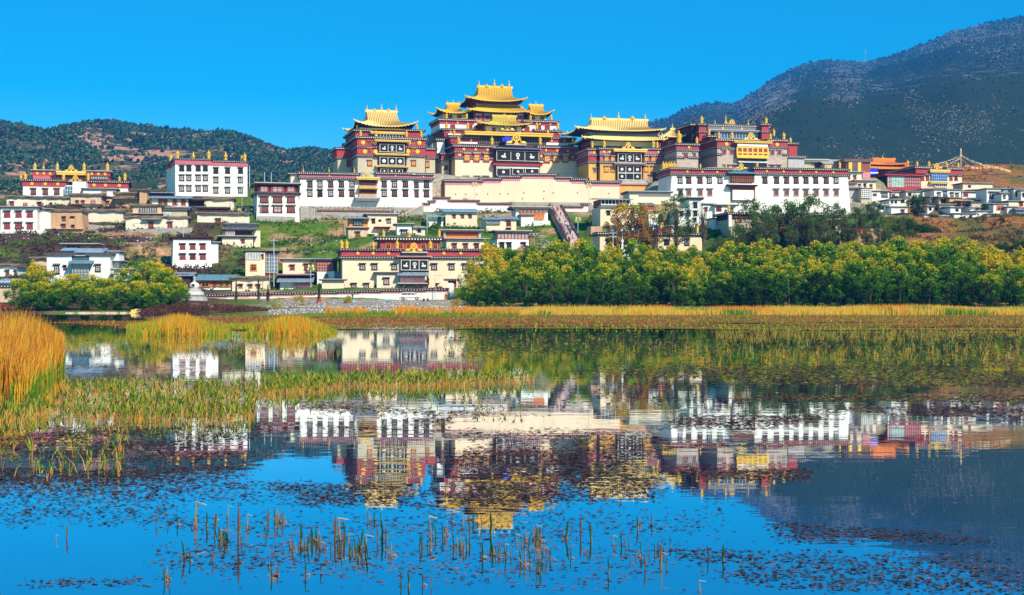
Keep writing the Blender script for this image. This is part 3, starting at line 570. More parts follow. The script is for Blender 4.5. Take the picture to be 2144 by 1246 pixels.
b.win((1424, 1442, 1465.6, 1485, 1507.6, 1601.6, 1626, 1647, 1667, 1687.6, 1708, 1730, 1750.5), 368, 385, 12.5, 'tib'); b.win((1424.7, 1442, 1466, 1486, 1625, 1647, 1667, 1687.6, 1709, 1730, 1751), 394, 412, 13.5, 'wood')
b.shed(1528, 1582, 354, 362, -1.2, 4, .5, 'tealroof', 'balcony_roof'); b.lattice('wooden_balcony', 1532, 1579, 363, 382, 'wood', 'darkwood', -1.0, 12, 2, 1.2, .05); b.slab(1528, 1582, 385, 390, -1.1, 1.2, .4, 'black', 'white', 'awning'); b.box('valance', 1529, 1581, 390, 397, 'redwood', -.6, .3)
b.box('white_screen', 1534, 1578, 398, 419, 'white', -.8, .6); b.lattice('screen_frame', 1532, 1580, 397, 420, 'slab', 'wood', -.2, 1, 1, .3, .12)
b.wheel(1552, 341, 354, .5); b.orn('finial', 1520, 336, 353, .8); b.orn('banner', 1585, 338, 353, .8); b.orn('bell', 1466.5, 341, 353, .8); b.orn('banner', 1758, 337, 352.5, .8); b.orn('bell', 1732, 343, 352.5, 1)
b.box('side_window', 1386, 1390, 372, 398, 'dark', 8, .2)
# ============================================================= GREAT CREAM WALL
b = B('great_cream_wall', 'huge blank cream wall with stepped pink and white dotted top, below the tallest temple', 'wall', 932, 356, 7, 430)
segs = [(932, 1008, 376), (1008, 1047.5, 372), (1047.5, 1088, 367.5), (1088, 1166, 363), (1166, 1198, 369), (1198, 1229.6, 373), (1229.6, 1297, 378.5)]
for i, (a0, a1, y) in enumerate(segs):
    b.wall(a0, a1, y+5, None, 'cream', 0, 5, foot=False); b.frieze(a0, a1, y+4.5, y+11, 0, 5, 'pink'); b.cornice(a0, a1, y, y+4.8, 0, 5, e=.5)
b.foot(932, 1297, 0, 5, 2.0); b.wall(925, 932, 383, None, 'orange', 3, 4, name='side_wall', foot=False)
for k in range(0):
    pass
vt = M()
for px, py in ((954, 406.5), (975, 407), (998, 407), (1021, 406.5), (1047, 406), (1064, 406), (1097, 404), (1094, 416), (1139, 400.5), (1138, 416), (1158, 404), (1209, 404), (1275, 405)):
    uu, zz = b.u(px), b.z(px, py); vt.box(uu-.14, uu+.14, -.06, .1, zz-.16, zz+.16, 'darkslab')
vt.build('drain_hole', b.root)
b.wall(1075, 1240, 423.5, None, 'stonewall', -.8, 1, name='stone_footing', foot=False)
b = B('terrace_wall', 'white terrace wall with stepped pink top winding down left of the great cream wall', 'wall', 887, 349, 6, 447)
for (a0, a1, y) in ((887, 898, 425), (898, 910, 420), (910, 941, 412.5), (941, 1002, 418.5), (1002, 1070, 424.5), (1070, 1078, 432)):
    b.wall(a0, a1, y+5, None, 'white', 0, 1.2, foot=False); b.frieze(a0, a1, y+3.2, y+6.5, 0, 1.2, 'pink', .08); b.cornice(a0, a1, y, y+3.4, 0, 1.2, e=.3)
b.foot(887, 1078, 0, 1.2)
b = B('terrace_wall', 'short white terrace wall with pink top at the right of the head of the stairs', 'wall', 1176, 349, 4, 449)
for (a0, a1, y) in ((1176, 1219, 431), (1219, 1231, 426)):
    b.wall(a0, a1, y+5, None, 'white', 0, 1.2, foot=False); b.frieze(a0, a1, y+3.2, y+6.5, 0, 1.2, 'pink', .08); b.cornice(a0, a1, y, y+3.4, 0, 1.2, e=.3)
b.foot(1176, 1231, 0, 1.2)
b = B('stair_ramp_wall', 'sloping stone stair wall descending left beside the stepped white terrace wall', 'wall', 831, 343, 6, 462)
mm = M(); uA, zA, uB, zB = b.u(831), b.z(831, 456), b.u(886), b.z(886, 431); mm.prism([(uA, -4), (uB, -4), (uB, zB), (uA, zA)], 0, 2.5, 'stonewall'); mm.build('wall', b.root); mm = M(); mm.prism([(uA, zA), (uB, zB), (uB, zB+.35), (uA, zA+.35)], -.15, .3, 'tan'); mm.build('coping', b.root)
# ============================================================= UPPER LEFT
b = B('red_parapet_monastery', 'white monastery hall with red parapets and golden banners on the far left hilltop', 'temple', 48, 375, 13, 418)
b.wall(48, 268, 388, None, 'white', 0, 16)
for (a0, a1, dy, md) in ((47, 138, 0, (67, 95, 121)), (181, 268, 3, (197, 221, 250))):
    b.cornice(a0, a1, 376+dy, 380+dy, 0, 16); b.frieze(a0, a1, 380+dy, 390.5+dy, 0, 16, 'redfrieze', meds=md)
b.win((70, 95, 119), 393, 408.5, 13, 'brown'); b.box('glazed_bay', 136, 152, 390, 407, 'blueglass', -.8, 1.5); b.lattice('glazed_bay', 136, 152, 390, 407, 'glass', 'steel', -.9, 3, 2, .1)
b.wall(68, 230, 358, 378, 'redfrieze', 6, 9, name='upper_storey'); b.frieze(68, 123, 359, 368, 5.8, 9, 'redfrieze', meds=(78, 92, 105)); b.frieze(175, 230, 360, 369, 5.8, 9, 'redfrieze', meds=(192, 206, 220)); b.slab(68, 123, 355.5, 359, 5.8, 9, .4); b.slab(175, 231, 357.5, 361, 5.8, 9, .4)
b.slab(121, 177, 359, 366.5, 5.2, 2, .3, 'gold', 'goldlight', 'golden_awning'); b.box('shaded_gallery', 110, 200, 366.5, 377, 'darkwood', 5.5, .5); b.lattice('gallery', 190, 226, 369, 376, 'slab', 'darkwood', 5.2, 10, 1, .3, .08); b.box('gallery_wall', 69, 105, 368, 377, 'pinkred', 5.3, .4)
b.orns('banner', (73, 120, 176, 225), 339, 357, 7); b.orn('finial', 91.5, 339, 356, 7); b.wheel(149, 345, 359.5, 6); b.orn('banner', 44, 364, 379, 2); b.orns('banner', (53, 133, 184.5, 261.5), 360, 378, 1); b.orn('banner', 250, 368, 381, 1); b.wheel(158, 366, 380, 1); b.slab(145, 172, 379.5, 383, 0, 1, .3, 'darkred', 'slab', 'wheel_platform')
b = house('white_annex', 'plain white flat-roofed block in front of the far left hilltop monastery', 174, 243, 394, 437, 362, 'white', 'slab', [((218,), 400, 413, 13, 'plain'), ((217,), 420, 432, 11, 'plain')], 11, 6, 3); b.wall(152, 180, 381, None, 'white', 3, 6, name='upper_block', foot=False)
b = B('white_monastery_block', 'three-storey white block with red band and six golden banners on the left hill', 'building', 367, 370, 19, 412)
b.wall(367, 442, 345, None, 'white', 0, 14); b.wall(442.5, 518, 347, None, 'white', .5, 13.5)
b.frieze(367, 442, 335, 345.5, 0, 14, 'pinkred'); b.frieze(442.5, 518, 340, 348, .5, 13.5, 'pinkred'); b.cornice(366, 442, 332, 335.5, 0, 14, e=.3); b.cornice(443, 518, 336.8, 340.3, .5, 13.5, e=.3)
for (xs, y, v) in (((380.5, 395.5, 415, 430), 0, 0), ((452, 476.5, 503.7), 5, .5)):
    b.win(xs, 344.5+y, 359+y, 12, 'dark', v); b.win(xs, 364.5+y*.9, 379.5+y*.9, 12, 'lace', v); b.win(xs, 386.5+y*.9, 401.5+y*.8, 12, 'lace', v)
b.wall(353, 362, 352, None, 'white', 13, 6, name='rear_tower', foot=False); b.frieze(353, 362, 340.5, 352, 13, 6, 'redfrieze'); b.orn('banner', 357.5, 321.5, 340.5, 15)
b.orns('banner', (371.5, 437), 313, 333, 1); b.orns('bell', (405, 472.5), 316, 335, 1.5); b.orn('bell', 427, 327, 333, 2); b.orns('banner', (512.5,), 319, 338, 1.5); b.orn('banner', 506.5, 323, 338, 3)
b = B('brown_window_house', 'white house with broad dark wooden windows left of the long white hall', 'building', 539, 340, 15, 465)
b.wall(539, 625, 406, None, 'white', 0, 12, .5); b.wall(539, 624, 387, 405, 'darkred', .6, 10, name='top_storey'); b.slab(537, 626, 382.5, 387, .3, 11, .5, 'darkred', 'slab'); b.cornice(538, 626, 403, 407.5, 0, 12, base='darkwood', dots=False)
for px, wd in ((553, 21), (581, 23), (609, 20)): b.win((px,), 409, 426, wd, 'brown'); b.win((px,), 428.5, 446.5, wd, 'brown')
b.win((553, 609), 390, 403, 21, 'plain', .6); b.win((581,), 390, 403, 32, 'plain', .6); b.wall(539, 618, 453, None, 'stonewall', -.4, 2, name='stone_footing', foot=False)
# lower monastery
b = B('lakeside_monastery', 'large cream monastery building with red frieze and black curtained porch near the lake', 'temple', 717, 262, 10, 607)
b.wall(717, 840, 541, None, 'cream', 0, 13); b.wall(897, 1024, 541, None, 'cream', 0, 13); b.wall(840, 897, 532, None, 'cream', .6, 12, foot=False)
for (a0, a1, md) in ((716, 840, (749, 781, 813.5)), (894.5, 1024, (929, 964.5))):
    b.cornice(a0, a1, 521, 525.5, 0, 13); b.frieze(a0, a1, 525.5, 536, 0, 13, 'redfrieze', meds=md); b.cornice(a0, a1, 536.5, 542, 0, 13, e=.4)
b.win((759, 784, 825.6, 909, 945.5, 974), 550, 566, 14.5, 'lace'); b.win((741, 767), 592, 606, 14, 'lace'); b.win((787.5,), 595, 606, 7, 'small')
b.box('porch_wing', 789, 838, 572, 612, 'pale_cream', -1.0, 2); b.slab(788, 838, 569.5, 574, -1.0, 1.2, .3, 'darkslab', 'darkslab', 'porch_roof'); b.win((809,), 580, 597, 15, 'brown', -1.0)
b.slab(846, 890, 527, 534, -1.0, 2, .3, 'darkred', 'slab', 'wheel_platform'); b.slab(836, 898, 536, 540, -.8, 1, .4, 'redfrieze', 'slab', 'porch_awning'); b.wheel(866.5, 507, 527, -.2); b.box('porch_back', 838, 898, 540, 570, 'darkwood', -.2, 1)
b.curtain(840, 896, 545, 565, -.7); b.shed(836, 893, 568, 575, -2.2, 2.4, .4, 'metal', 'porch_roof'); b.lattice('glazed_bay', 838, 889, 576, 592, 'glass', 'redwood', -2.0, 9, 2, 2, .06); b.slab(836, 891, 592, 598, -2.1, 2, .2, 'black', 'slab', 'bay_sill'); b.win((896,), 581, 596, 6, 'small')
b.wall(796, 921, 503, 524, 'redwood', 5, 7, name='upper_storey'); b.cornice(794, 922, 496.5, 504, 5, 7, e=.6, base='darkred'); b.win((813, 839, 856, 886, 911), 508, 522, 14, 'og', 5)
b.orns('banner', (715.6, 726, 831.5, 901), 501, 521.5, 1.0); b.orn('bell', 782, 503, 521.5, 1); b.orns('banner', (803, 919.5), 479, 497, 6); b.orn('bell', 857, 478, 497, 6)
# ============================================================= HOUSES, LEFT SLOPE
b = house('stone_house', 'low cream house with brown thatched roof edge below the far left hilltop monastery', 14, 146, 410, 440, 350, 'pale_cream', 'thatch', [((25,), 421, 432, 10), ((53,), 424, 431, 10, 'plain'), ((83,), 422, 434, 10), ((107,), 424, 430, 6, 'small')], 8, 8, 5)
b = house('white_house', 'bright white three-window-wide house with red windows at the left edge', 1, 78, 432, 488, 318, 'white', 'slab', [((15, 39, 62.5), 440, 456, 15, 'redp'), ((15, 62.5), 464, 480.5, 15, 'redp'), ((39,), 464, 481, 17, 'door')], 6, 8, 3); b.wall(78, 106, 439, None, 'white', 3, 6, name='side_wing', foot=False); b.slab(78, 106, 436, 439, 3, 6); b.wall(-20, 92, 481, None, 'white', -2, 1, name='yard_wall', foot=False)
b = B('mud_tower', 'square tan mud-brick tower house with small dark openings beside the bright white house', 'house', 97, 322, 8, 497)
b.wall(97, 171, 443, None, 'mud', 0, 9, 1.3); b.thatch(99, 171, 438, 443, 0, 9, .3); b.win((134,), 452, 463, 8, 'door'); b.win((152,), 453, 457, 9, 'small'); b.win((133,), 468, 480, 10, 'door'); b.win((153,), 470, 481, 7, 'door'); b.slab(96, 172, 478.5, 480.5, -.4, 2, .1, 'tan', 'tan', 'ledge')
b = house('yard_wall', 'long blank cream yard wall with thatched top, right of the mud tower', 173, 258, 438, 468, 335, 'pale_cream', 'thatch', [], 6, 3, 5, cat='wall')
b = house('stone_house', 'tan house with overhanging brown roof directly above the mud tower', 148, 212, 405, 432, 346, 'tan', 'thatch', [((162, 174), 419, 427, 8), ((195,), 418.5, 427.5, 11, 'plain')], 8, 7, 5); b.slab(149, 208, 427, 431, -1.2, 3, .3, 'darkwood', 'thatch', 'lower_roof')
b = house('stone_house', 'ochre mud house with stacked brown roofs left of the square chimney tower', 241, 291, 402, 440, 350, 'mud', 'thatch', [((253,), 424, 433, 9)], 8, 8, 5); b.thatch(240, 292, 411, 416, -1, 3)
b = house('chimney_tower', 'square tan tower rising between brown roofed houses on the left slope', 292, 308, 397, 437, 348, 'mud', 'thatch', [], 8, 5, 3, cat='tower')
b = house('metal_roof_house', 'dark house with pale blue-grey metal roof left of the white three-storey block', 309, 358, 399, 420, 358, 'darkwood', 'metal', [], 8, 7, 4)
b = B('orange_window_house', 'house with blue-grey roof over a row of orange wooden windows below the white three-storey block', 'house', 318, 347, 8, 437)
b.wall(318, 394, 414, None, 'white', 0, 7); b.shed(314, 396, 408, 414, -.6, 6, .5, 'metal'); b.win((336, 346, 366, 384), 414.5, 431, 12, 'og'); b.box('orange_panel', 322, 394, 414.5, 417, 'orangewood', -.2, .4)
b = B('courtyard_house', 'cream house with red doors and a balcony of white curtains on the left slope', 'house', 263, 322, 8, 482)
b.wall(263, 393, 456, None, 'pale_cream', 0, 8); b.thatch(262, 394, 452, 457, 0, 8, .4); b.win((316,), 463, 481, 12, 'door'); b.win((356,), 463, 481, 12, 'door'); b.slab(300, 336, 458, 461, -.8, 1.5, .2, 'darkslab', 'slab', 'door_canopy')
b.wall(278, 338, 432, 456, 'tan', 3, 6, name='upper_storey'); b.thatch(276, 340, 427, 432.5, 3, 6, .5); b.lattice('balcony', 293, 328, 434, 446, 'lace', 'darkwood', 2.5, 7, 1, .4); b.slab(277, 338, 446, 449.5, 2, 2, .2, 'darkwood', 'slab', 'balcony_floor'); b.wall(340, 392, 440, 456, 'greycream', 4, 5, name='side_room'); b.slab(340, 394, 433, 440, 4, 5, .5, 'darkslab', 'greyroof'); b.win((352,), 445, 455, 12, 'teal', 4)
b = house('stone_house', 'cream stone house with open dark shed and brown roof under the white three-storey block', 428, 490, 413, 440, 350, 'pale_cream', 'thatch', [], 10, 7, 6); b.box('open_shed', 397, 428, 419, 436, 'darkwood', 1, 3); b.slab(396, 429, 416, 420, 0, 4, .4, 'darkwood', 'thatch', 'shed_roof')
b = house('yard_wall', 'wide cream yard wall with a small red door on the left slope', 413, 522, 445, 469, 326, 'pale_cream', 'thatch', [((457,), 456, 469, 13, 'door')], 8, 3, 4, cat='wall'); b.wall(418, 474, 437, 447, 'darkwood', 2, 4, name='open_shed'); b.slab(415, 476, 433, 437, 2, 4, .4, 'darkwood', 'greyroof', 'shed_roof')
b = B('hillside_house', 'small cream house with layered dark roofs alone on the green slope', 'house', 465, 305, 12, 521)
b.wall(465, 530, 497, None, 'pale_cream', 0, 8); b.slab(463, 532, 493.5, 497.5, 0, 8, .5, 'black', 'slab'); b.wall(472, 528, 481, 494, 'darkwood', 2, 6, name='upper_storey'); b.slab(470, 532, 477.5, 482, 1.5, 6, .5, 'darkslab', 'greyroof'); b.slab(472, 540, 467.5, 472, 3, 5, .3, 'darkslab', 'greyroof', 'upper_roof'); b.box('upper_wall', 473, 539, 472, 478, 'slab', 3.4, 5)
b.lattice('balcony', 473, 491, 484, 492, 'redwood', 'slab', 1.5, 5, 1, .4); b.win((509,), 500, 510, 9, 'redp'); b.wall(532, 545, 483, None, 'pale_cream', 2, 5, name='side_wing', foot=False)
b = B('six_window_house', 'boxy white house with six red windows in two rows above the left lakeside trees', 'house', 363, 285, 16, 562)
b.wall(363, 441.5, 501, None, 'white', 0, 8, .4); b.slab(362, 443, 496.5, 501, 0, 8, .3, 'darkred', 'darkred'); b.win((382.4, 403.6, 424.7), 509, 523, 13.5, 'redp'); b.win((382.4, 403.6, 424.7), 529, 544, 14.5, 'redp'); b.wall(442, 457, 509, None, 'white', 1.5, 6, name='side_wing', foot=False); b.slab(442, 458, 506, 509.5, 1.5, 6, .3)
b = B('yellow_house', 'tall pale yellow house with a glazed stair bay behind power poles', 'house', 514, 270, 10, 577)
b.wall(514, 555, 527, None, 'cream', 0, 7); b.wall(556, 583, 531, None, 'redwood', .8, 6, name='glazed_stair', foot=False); b.slab(512, 584, 523.5, 528, 0, 7, .2, 'darkred', 'greyroof'); b.lattice('glazed_stair', 557, 581, 532, 571, 'glass', 'slab', .5, 4, 5, .3, .06); b.win((530.7,), 553, 568, 17, 'og'); b.lattice('sun_room', 517, 546, 530, 543, 'lace', 'white', -.1, 5, 1, .2, .05); b.win((550,), 531, 543, 6, 'redp')
b = B('orange_front_house', 'low house with teal roof and orange window frames behind the white stupa', 'house', 415, 261, 6, 611)
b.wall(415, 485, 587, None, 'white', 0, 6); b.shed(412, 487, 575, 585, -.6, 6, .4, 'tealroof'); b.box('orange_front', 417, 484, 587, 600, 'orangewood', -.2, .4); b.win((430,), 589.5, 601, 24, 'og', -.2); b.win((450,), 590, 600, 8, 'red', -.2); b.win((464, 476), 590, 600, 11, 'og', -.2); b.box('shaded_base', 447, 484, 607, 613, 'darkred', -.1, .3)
b = house('thatched_house', 'low cream thatched house with three small red windows beside the orange front house', 486, 563, 579, 614, 261, 'cream', 'thatch', [((504, 524.5, 541), 594, 604, 11, 'wht')], 6, 6, 6)
b = house('cream_house', 'cream flat-roofed house with two square windows left of the cream lakeside monastery', 592, 652, 541, 574, 272, 'cream', 'slab', [((612,), 553, 566, 12, 'redp'), ((642,), 550, 567, 13, 'redp')], 9, 7, 4)
b = B('glass_front_shed', 'white shed with blue-grey roof and red framed glass front behind the perimeter wall', 'house', 586, 262, 6, 611)
b.wall(586, 651, 590, None, 'white', 0, 5); b.shed(583, 653, 580, 589, -.8, 5, .3, 'metal'); b.slab(582, 654, 573.5, 577, 2, 6, .2, 'redfrieze', 'slab', 'upper_roof'); b.lattice('glass_front', 617, 650, 593, 609, 'glass', 'redwood', -.3, 6, 2, .3, .07)
b = B('red_window_house', 'narrow dark and white house with red upper windows hard against the cream lakeside monastery', 'house', 664, 267, 8, 590)
b.wall(664, 700, 567, None, 'white', 0, 6); b.wall(662, 706, 545, 568, 'darkwood', .2, 6, name='upper_storey'); b.slab(659, 708, 540.5, 545.5, 0, 6, .4, 'darkslab', 'metal'); b.lattice('red_windows', 664, 697, 549, 567, 'lace', 'redwood', 0, 6, 3, .2, .1); b.win((683.5,), 574, 583, 9, 'plain'); b.wall(697, 712, 568, None, 'metal', .5, 4, name='side_shed', foot=False)
b = house('cream_shed', 'small cream shed with dark roof edge and leaning beams beside the perimeter wall', 674, 720, 584, 607, 257, 'cream', 'slab', [], 6, 3, 3.5, cat='shed')
# left shore
b = B('white_hall', 'wide white hall with blue roofs and curved porch roof behind the left lakeside trees', 'building', 98, 264, 6, 602)
b.wall(98, 150, 535, None, 'white', 0, 8); b.wall(187, 231, 535, None, 'white', 0, 8); b.wall(150, 187, 540, None, 'white', .8, 7); b.cornice(97, 152, 530.5, 535, 0, 8, e=.4, base='darkslab', dots=False); b.cornice(185, 232, 530.5, 535, 0, 8, e=.4, base='darkslab', dots=False); b.shed(146, 190, 543, 550, -2, 3, .3, 'tealroof', 'porch_roof'); b.slab(152, 185, 534, 538, 0, 4, .1); b.lattice('porch_lattice', 152, 185, 550, 585, 'glass', 'slab', -1.2, 5, 6, 1, .06); b.win((119,), 552, 575, 14, 'lace'); b.win((205,), 552, 570, 14, 'lace'); b.win((136,), 554, 566, 8, 'door')
b.wall(131, 214, 520, 535, 'metal', 3, 6, name='upper_storey'); b.shed(130, 155, 515, 523, 2.5, 5, .2, 'bluemetal', 'upper_roof'); b.shed(158, 214, 519, 527, 2, 5, .2, 'bluemetal', 'upper_roof'); b.slab(129, 204, 509, 513, 5, 5, .2, 'darkslab', 'slab', 'top_roof'); b.wall(232, 249, 528, None, 'white', 3, 6, name='rear_wing', foot=False); b.slab(229, 254, 545, 549, 2, 6, .2); b.slab(231, 248, 525, 529, 3, 5, .3)
b = house('white_house', 'low white house with thatched eave at the left edge above the lake', -12, 36, 553, 582, 262, 'white', 'thatch', [((16,), 563, 579, 10, 'wht'), ((33,), 563, 579, 7, 'wht')], 4, 6, 5)
b = house('gate_house', 'small tan gate house with blue roof at the left edge of the shore', -6, 24, 584, 640, 246, 'tan', 'blue', [((13,), 612, 625, 6, 'small')], 4, 5, 7); b.cornice(4, 24, 597, 602, 0, 3, e=.2)
b = house('stone_house', 'pale stone hut with brown roof half hidden above the left lakeside trees', 66, 100, 538, 556, 275, 'tan', 'thatch', [], 6, 5, 5, cat='hut')
b = house('blue_roof_hut', 'small hut with blue-grey roof behind the left lakeside trees, near the white stupa', 358, 398, 570, 596, 262, 'darkwood', 'metal', [], 6, 5, 6, cat='hut')
b = house('white_hut', 'tiny white hut peeping through the left lakeside trees', 238, 270, 562, 590, 262, 'white', 'slab', [((256,), 575, 584, 16, 'teal')], 6, 5, 4, cat='hut')
# ============================================================= MIDDLE SLOPE
b = B('orange_bay_house', 'cream house with orange glazed upper bay on the green slope under the long hall', 'house', 729, 312, 10, 506)
b.wall(729, 770, 476.5, None, 'tan', 0, 8); b.wall(731, 770, 455, 477, 'orange', .5, 6, name='glazed_bay'); b.shed(728, 772, 450.5, 456, -.4, 6, .4, 'metal'); b.slab(728, 771, 475, 479, -.2, 2, .2, 'darkred', 'slab', 'ledge'); b.win((749,), 460, 473, 24, 'blackg', .5); b.win((749,), 484, 496, 11, 'redp')
b.wall(770, 831, 451, None, 'cream', 1, 7, name='side_wing'); b.slab(768, 832, 446.5, 451, 1, 7, .3); b.win((782,), 457, 468, 9, 'dark', 1); b.win((796,), 460, 464, 6, 'small', 1); b.win((814,), 457, 468, 10, 'lace', 1); b.slab(787, 815, 474.5, 478, -.6, 2, .2, 'darkred', 'redfrieze', 'door_canopy'); b.wall(772, 792, 488, None, 'pale_cream', -1.5, 3, name='lean_to', foot=False); b.win((778,), 490, 500, 12, 'door', -1.5)
b = house('white_hut', 'low white hut with thin grey roof right of the orange bay house', 831, 862, 468, 492, 308, 'white', 'slab', [((846,), 480, 491, 16, 'lace')], 8, 5, 3, cat='hut')
b = B('cream_house', 'cream house with an open orange attic right behind the lakeside monastery', 'house', 935, 285, 9, 524)
b.wall(935, 1015, 502, None, 'cream', 0, 8); b.slab(934, 1018, 498.5, 502.5, 0, 8, .5, 'darkslab', 'slab'); b.wall(931, 1003, 484.5, 499, 'orangewood', 2, 6, name='open_attic'); b.box('attic_beam', 932, 1003, 486, 490, 'redfrieze', 1.8, .3); b.slab(926, 1008, 480.5, 485, 1.5, 7, .4, 'darkslab', 'slab'); b.box('pillar', 929, 933, 485, 499, 'slab', 1.6, 1); b.box('pillar', 1002, 1007, 485, 499, 'slab', 1.6, 1); b.win((951.6, 975, 998), 508.5, 520.5, 11, 'redp')
b = B('cream_house', 'pale cream cottage with three small windows and blue-grey roof below the white terrace wall', 'house', 933, 328, 8, 474)
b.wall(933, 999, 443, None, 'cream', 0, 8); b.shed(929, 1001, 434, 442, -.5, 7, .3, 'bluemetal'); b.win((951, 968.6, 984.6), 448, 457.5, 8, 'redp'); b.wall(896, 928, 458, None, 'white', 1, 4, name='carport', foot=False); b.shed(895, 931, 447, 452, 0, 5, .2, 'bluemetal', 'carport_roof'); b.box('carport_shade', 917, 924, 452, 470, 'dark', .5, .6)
b = B('cream_house', 'cream house with dark glazed corner just left of the white house by the stairs', 'house', 1018, 318, 10, 486)
b.wall(1018, 1081, 458, None, 'cream', 0, 8); b.shed(1015, 1046, 453, 458, -.3, 5, .3, 'metal'); b.shed(1046, 1083, 451, 457, -.3, 5, .3, 'metal', 'roof'); b.win((1065,), 460, 474, 12, 'redp'); b.lattice('glazed_corner', 1022, 1046, 459, 467, 'glass', 'darkslab', -.2, 5, 1, .3, .06); b.slab(1020, 1046, 466.5, 469.5, -.3, 1, .1, 'slab', 'slab', 'ledge'); b.win((1065,), 477, 483, 11, 'small')
b = B('stairside_house', 'white house with red-orange glazed upper front at the left of the stairs', 'house', 1091, 330, 8, 476)
b.wall(1091, 1117, 452, None, 'white', 0, 7); b.wall(1117, 1152, 462.5, None, 'white', -.8, 7); b.wall(1080, 1147, 437, 462, 'white', 2, 7, name='upper_storey'); b.lattice('glazed_front', 1091, 1140, 439, 448, 'glass', 'orangewood', 1.5, 6, 1, .6, .14); b.box('orange_parapet', 1117, 1140, 448, 458, 'orangewood', 1.5, .6); b.slab(1076, 1149, 432, 437.5, 1.6, 7, .5, 'darkslab', 'slab'); b.slab(1089, 1117, 449.5, 452.5, -.1, 7, .2, 'greyroof', 'greyroof', 'ledge')
b = B('glazed_attic_house', 'white house with a maroon framed glazed attic above the golden lakeside trees', 'house', 1041, 300, 13, 531)
b.wall(1041, 1107, 501.5, None, 'white', 0, 7); b.lattice('glazed_attic', 1042, 1106, 486, 501, 'lace', 'redwood', .2, 9, 1, 5, .1); b.slab(1039, 1110, 482, 486.5, 0, 6, .3, 'darkslab', 'slab'); b.win((1051, 1066, 1096), 506, 520, 12, 'dark')
b = B('blue_roof_house', 'tall cream house with blue-grey roof and white balcony right of the stairs', 'house', 1257, 318, 9, 472)
b.wall(1257, 1320, 433.5, None, 'cream', 0, 9); b.wall(1258, 1320, 417, 432, 'wood', .6, 8, name='upper_storey'); b.lattice('balcony', 1259, 1318, 418, 429, 'darkwood', 'white', .2, 8, 1, .3, .1); b.shed(1255, 1322, 412, 417, -.3, 8, .4, 'metal'); b.slab(1256, 1321, 430.5, 434, -.3, 2, .2, 'slab', 'darkslab', 'balcony_floor'); b.win((1274,), 440, 451, 9, 'dark')
b = B('dotted_eave_house', 'wide low cream house with dark dotted eave behind the bare autumn trees', 'house', 1256, 295, 8, 527)
b.wall(1256, 1334, 493, None, 'cream', 0, 8); b.cornice(1254, 1334, 486, 492, 0, 8, base='darkred'); b.win((1273, 1286, 1310), 499, 512, 10, 'dark'); b.wall(1237, 1261, 474, 490, 'mud', 4, 4, name='chimney_block')
b = B('dotted_eave_house', 'cream house with red painted eave right of the wide low cream house', 'house', 1378, 297, 8, 530)
b.wall(1378, 1470, 494, None, 'cream', 0, 8); b.cornice(1376, 1471, 488, 493, 0, 8, base='darkred'); b.win((1396,), 500, 514, 14, 'dark'); b.win((1438,), 499, 515, 13, 'blackg'); b.wall(1378, 1406, 478, 489, 'redfrieze', 3, 4, name='red_attic'); b.wall(1383, 1388, 465, 480, 'ochre', 3.5, 1, name='chimney'); b.wall(1459, 1463, 468, 489, 'ochre', 3.5, 1, name='chimney')
b = B('metal_roof_house', 'house with broad blue-grey metal roofs glimpsed between bare autumn trees', 'house', 1300, 306, 8, 490)
b.wall(1300, 1376, 478, None, 'white', 0, 7); b.shed(1284, 1330, 471, 487, -1.5, 6, .2, 'metal'); b.shed(1338, 1382, 469, 485, -1.5, 6, .2, 'metal', 'side_roof'); b.box('red_panel', 1310, 1330, 484, 492, 'redfrieze', -1.2, .5)
b = house('white_house', 'white house with red door panel between the bare autumn trees', 1330, 1378, 440, 470, 318, 'white', 'slab', [((1352,), 448, 460, 14, 'door'), ((1340,), 452, 462, 9, 'lace')], 8, 7, 4); b.shed(1346, 1372, 423, 429, 4, 4, .3, 'greyroof', 'upper_roof'); b.wall(1348, 1370, 428, 441, 'redwood', 4, 4, name='red_attic')
b = house('low_parapet_building', 'long low cream building with dark roof line under the ochre temple podium', 1318, 1404, 400, 428, 338, 'pale_cream', 'slab', [], 8, 7, 4, cat='building'); b.cornice(1339, 1404, 409, 411.5, 0, 1, e=.1, base='slab', dot='darkslab', dots=True)
b = B('white_tower_house', 'tall narrow white house with dark framed windows below the long white hall on the right', 'house', 1443, 325, 8, 480)
b.wall(1443, 1468, 417.5, None, 'white', 0, 8); b.slab(1442, 1469, 413.5, 418, 0, 8, .4, 'black', 'darkslab'); b.win((1456,), 422.5, 436, 10, 'dark'); b.win((1456, 1442), 440, 453, 10, 'dark'); b.win((1455,), 455, 464, 8, 'dark'); b.wall(1418, 1443, 436, None, 'white', .6, 7, name='side_wing'); b.win((1427,), 441, 453, 10, 'dark', .6)
b.wall(1469, 1495, 429, None, 'white', 1, 7, name='side_wing'); b.slab(1468, 1496, 425.5, 429, 1, 7, .3); b.win((1478,), 433, 443, 8, 'redp', 1)
b = house('porch_house', 'small white house with dark red porch beside the tall narrow white house', 1497, 1540, 428, 452, 326, 'white', 'slab', [((1505,), 430, 443, 14, 'redp'), ((1532,), 434, 444, 9, 'lace')], 8, 6, 3); b.orn('banner', 1526, 427, 444, -1)
b = B('maroon_eave_house', 'dark shaded house with maroon dotted eave and white corner pillar among the dark trees', 'house', 1530, 303, 10, 500)
b.wall(1530, 1582, 452, None, 'greycream', 0, 9); b.frieze(1530, 1582, 449, 459, 0, 9, 'darkred'); b.cornice(1526, 1584, 445, 449.5, 0, 9); b.box('corner_pillar', 1526, 1532, 450, 482, 'white', -.6, .6); b.win((1545,), 455, 466, 16, 'orange')
b = B('orange_hall', 'low hall with orange walls and dotted eaves hidden among the dark trees', 'building', 1622, 298, 8, 500)
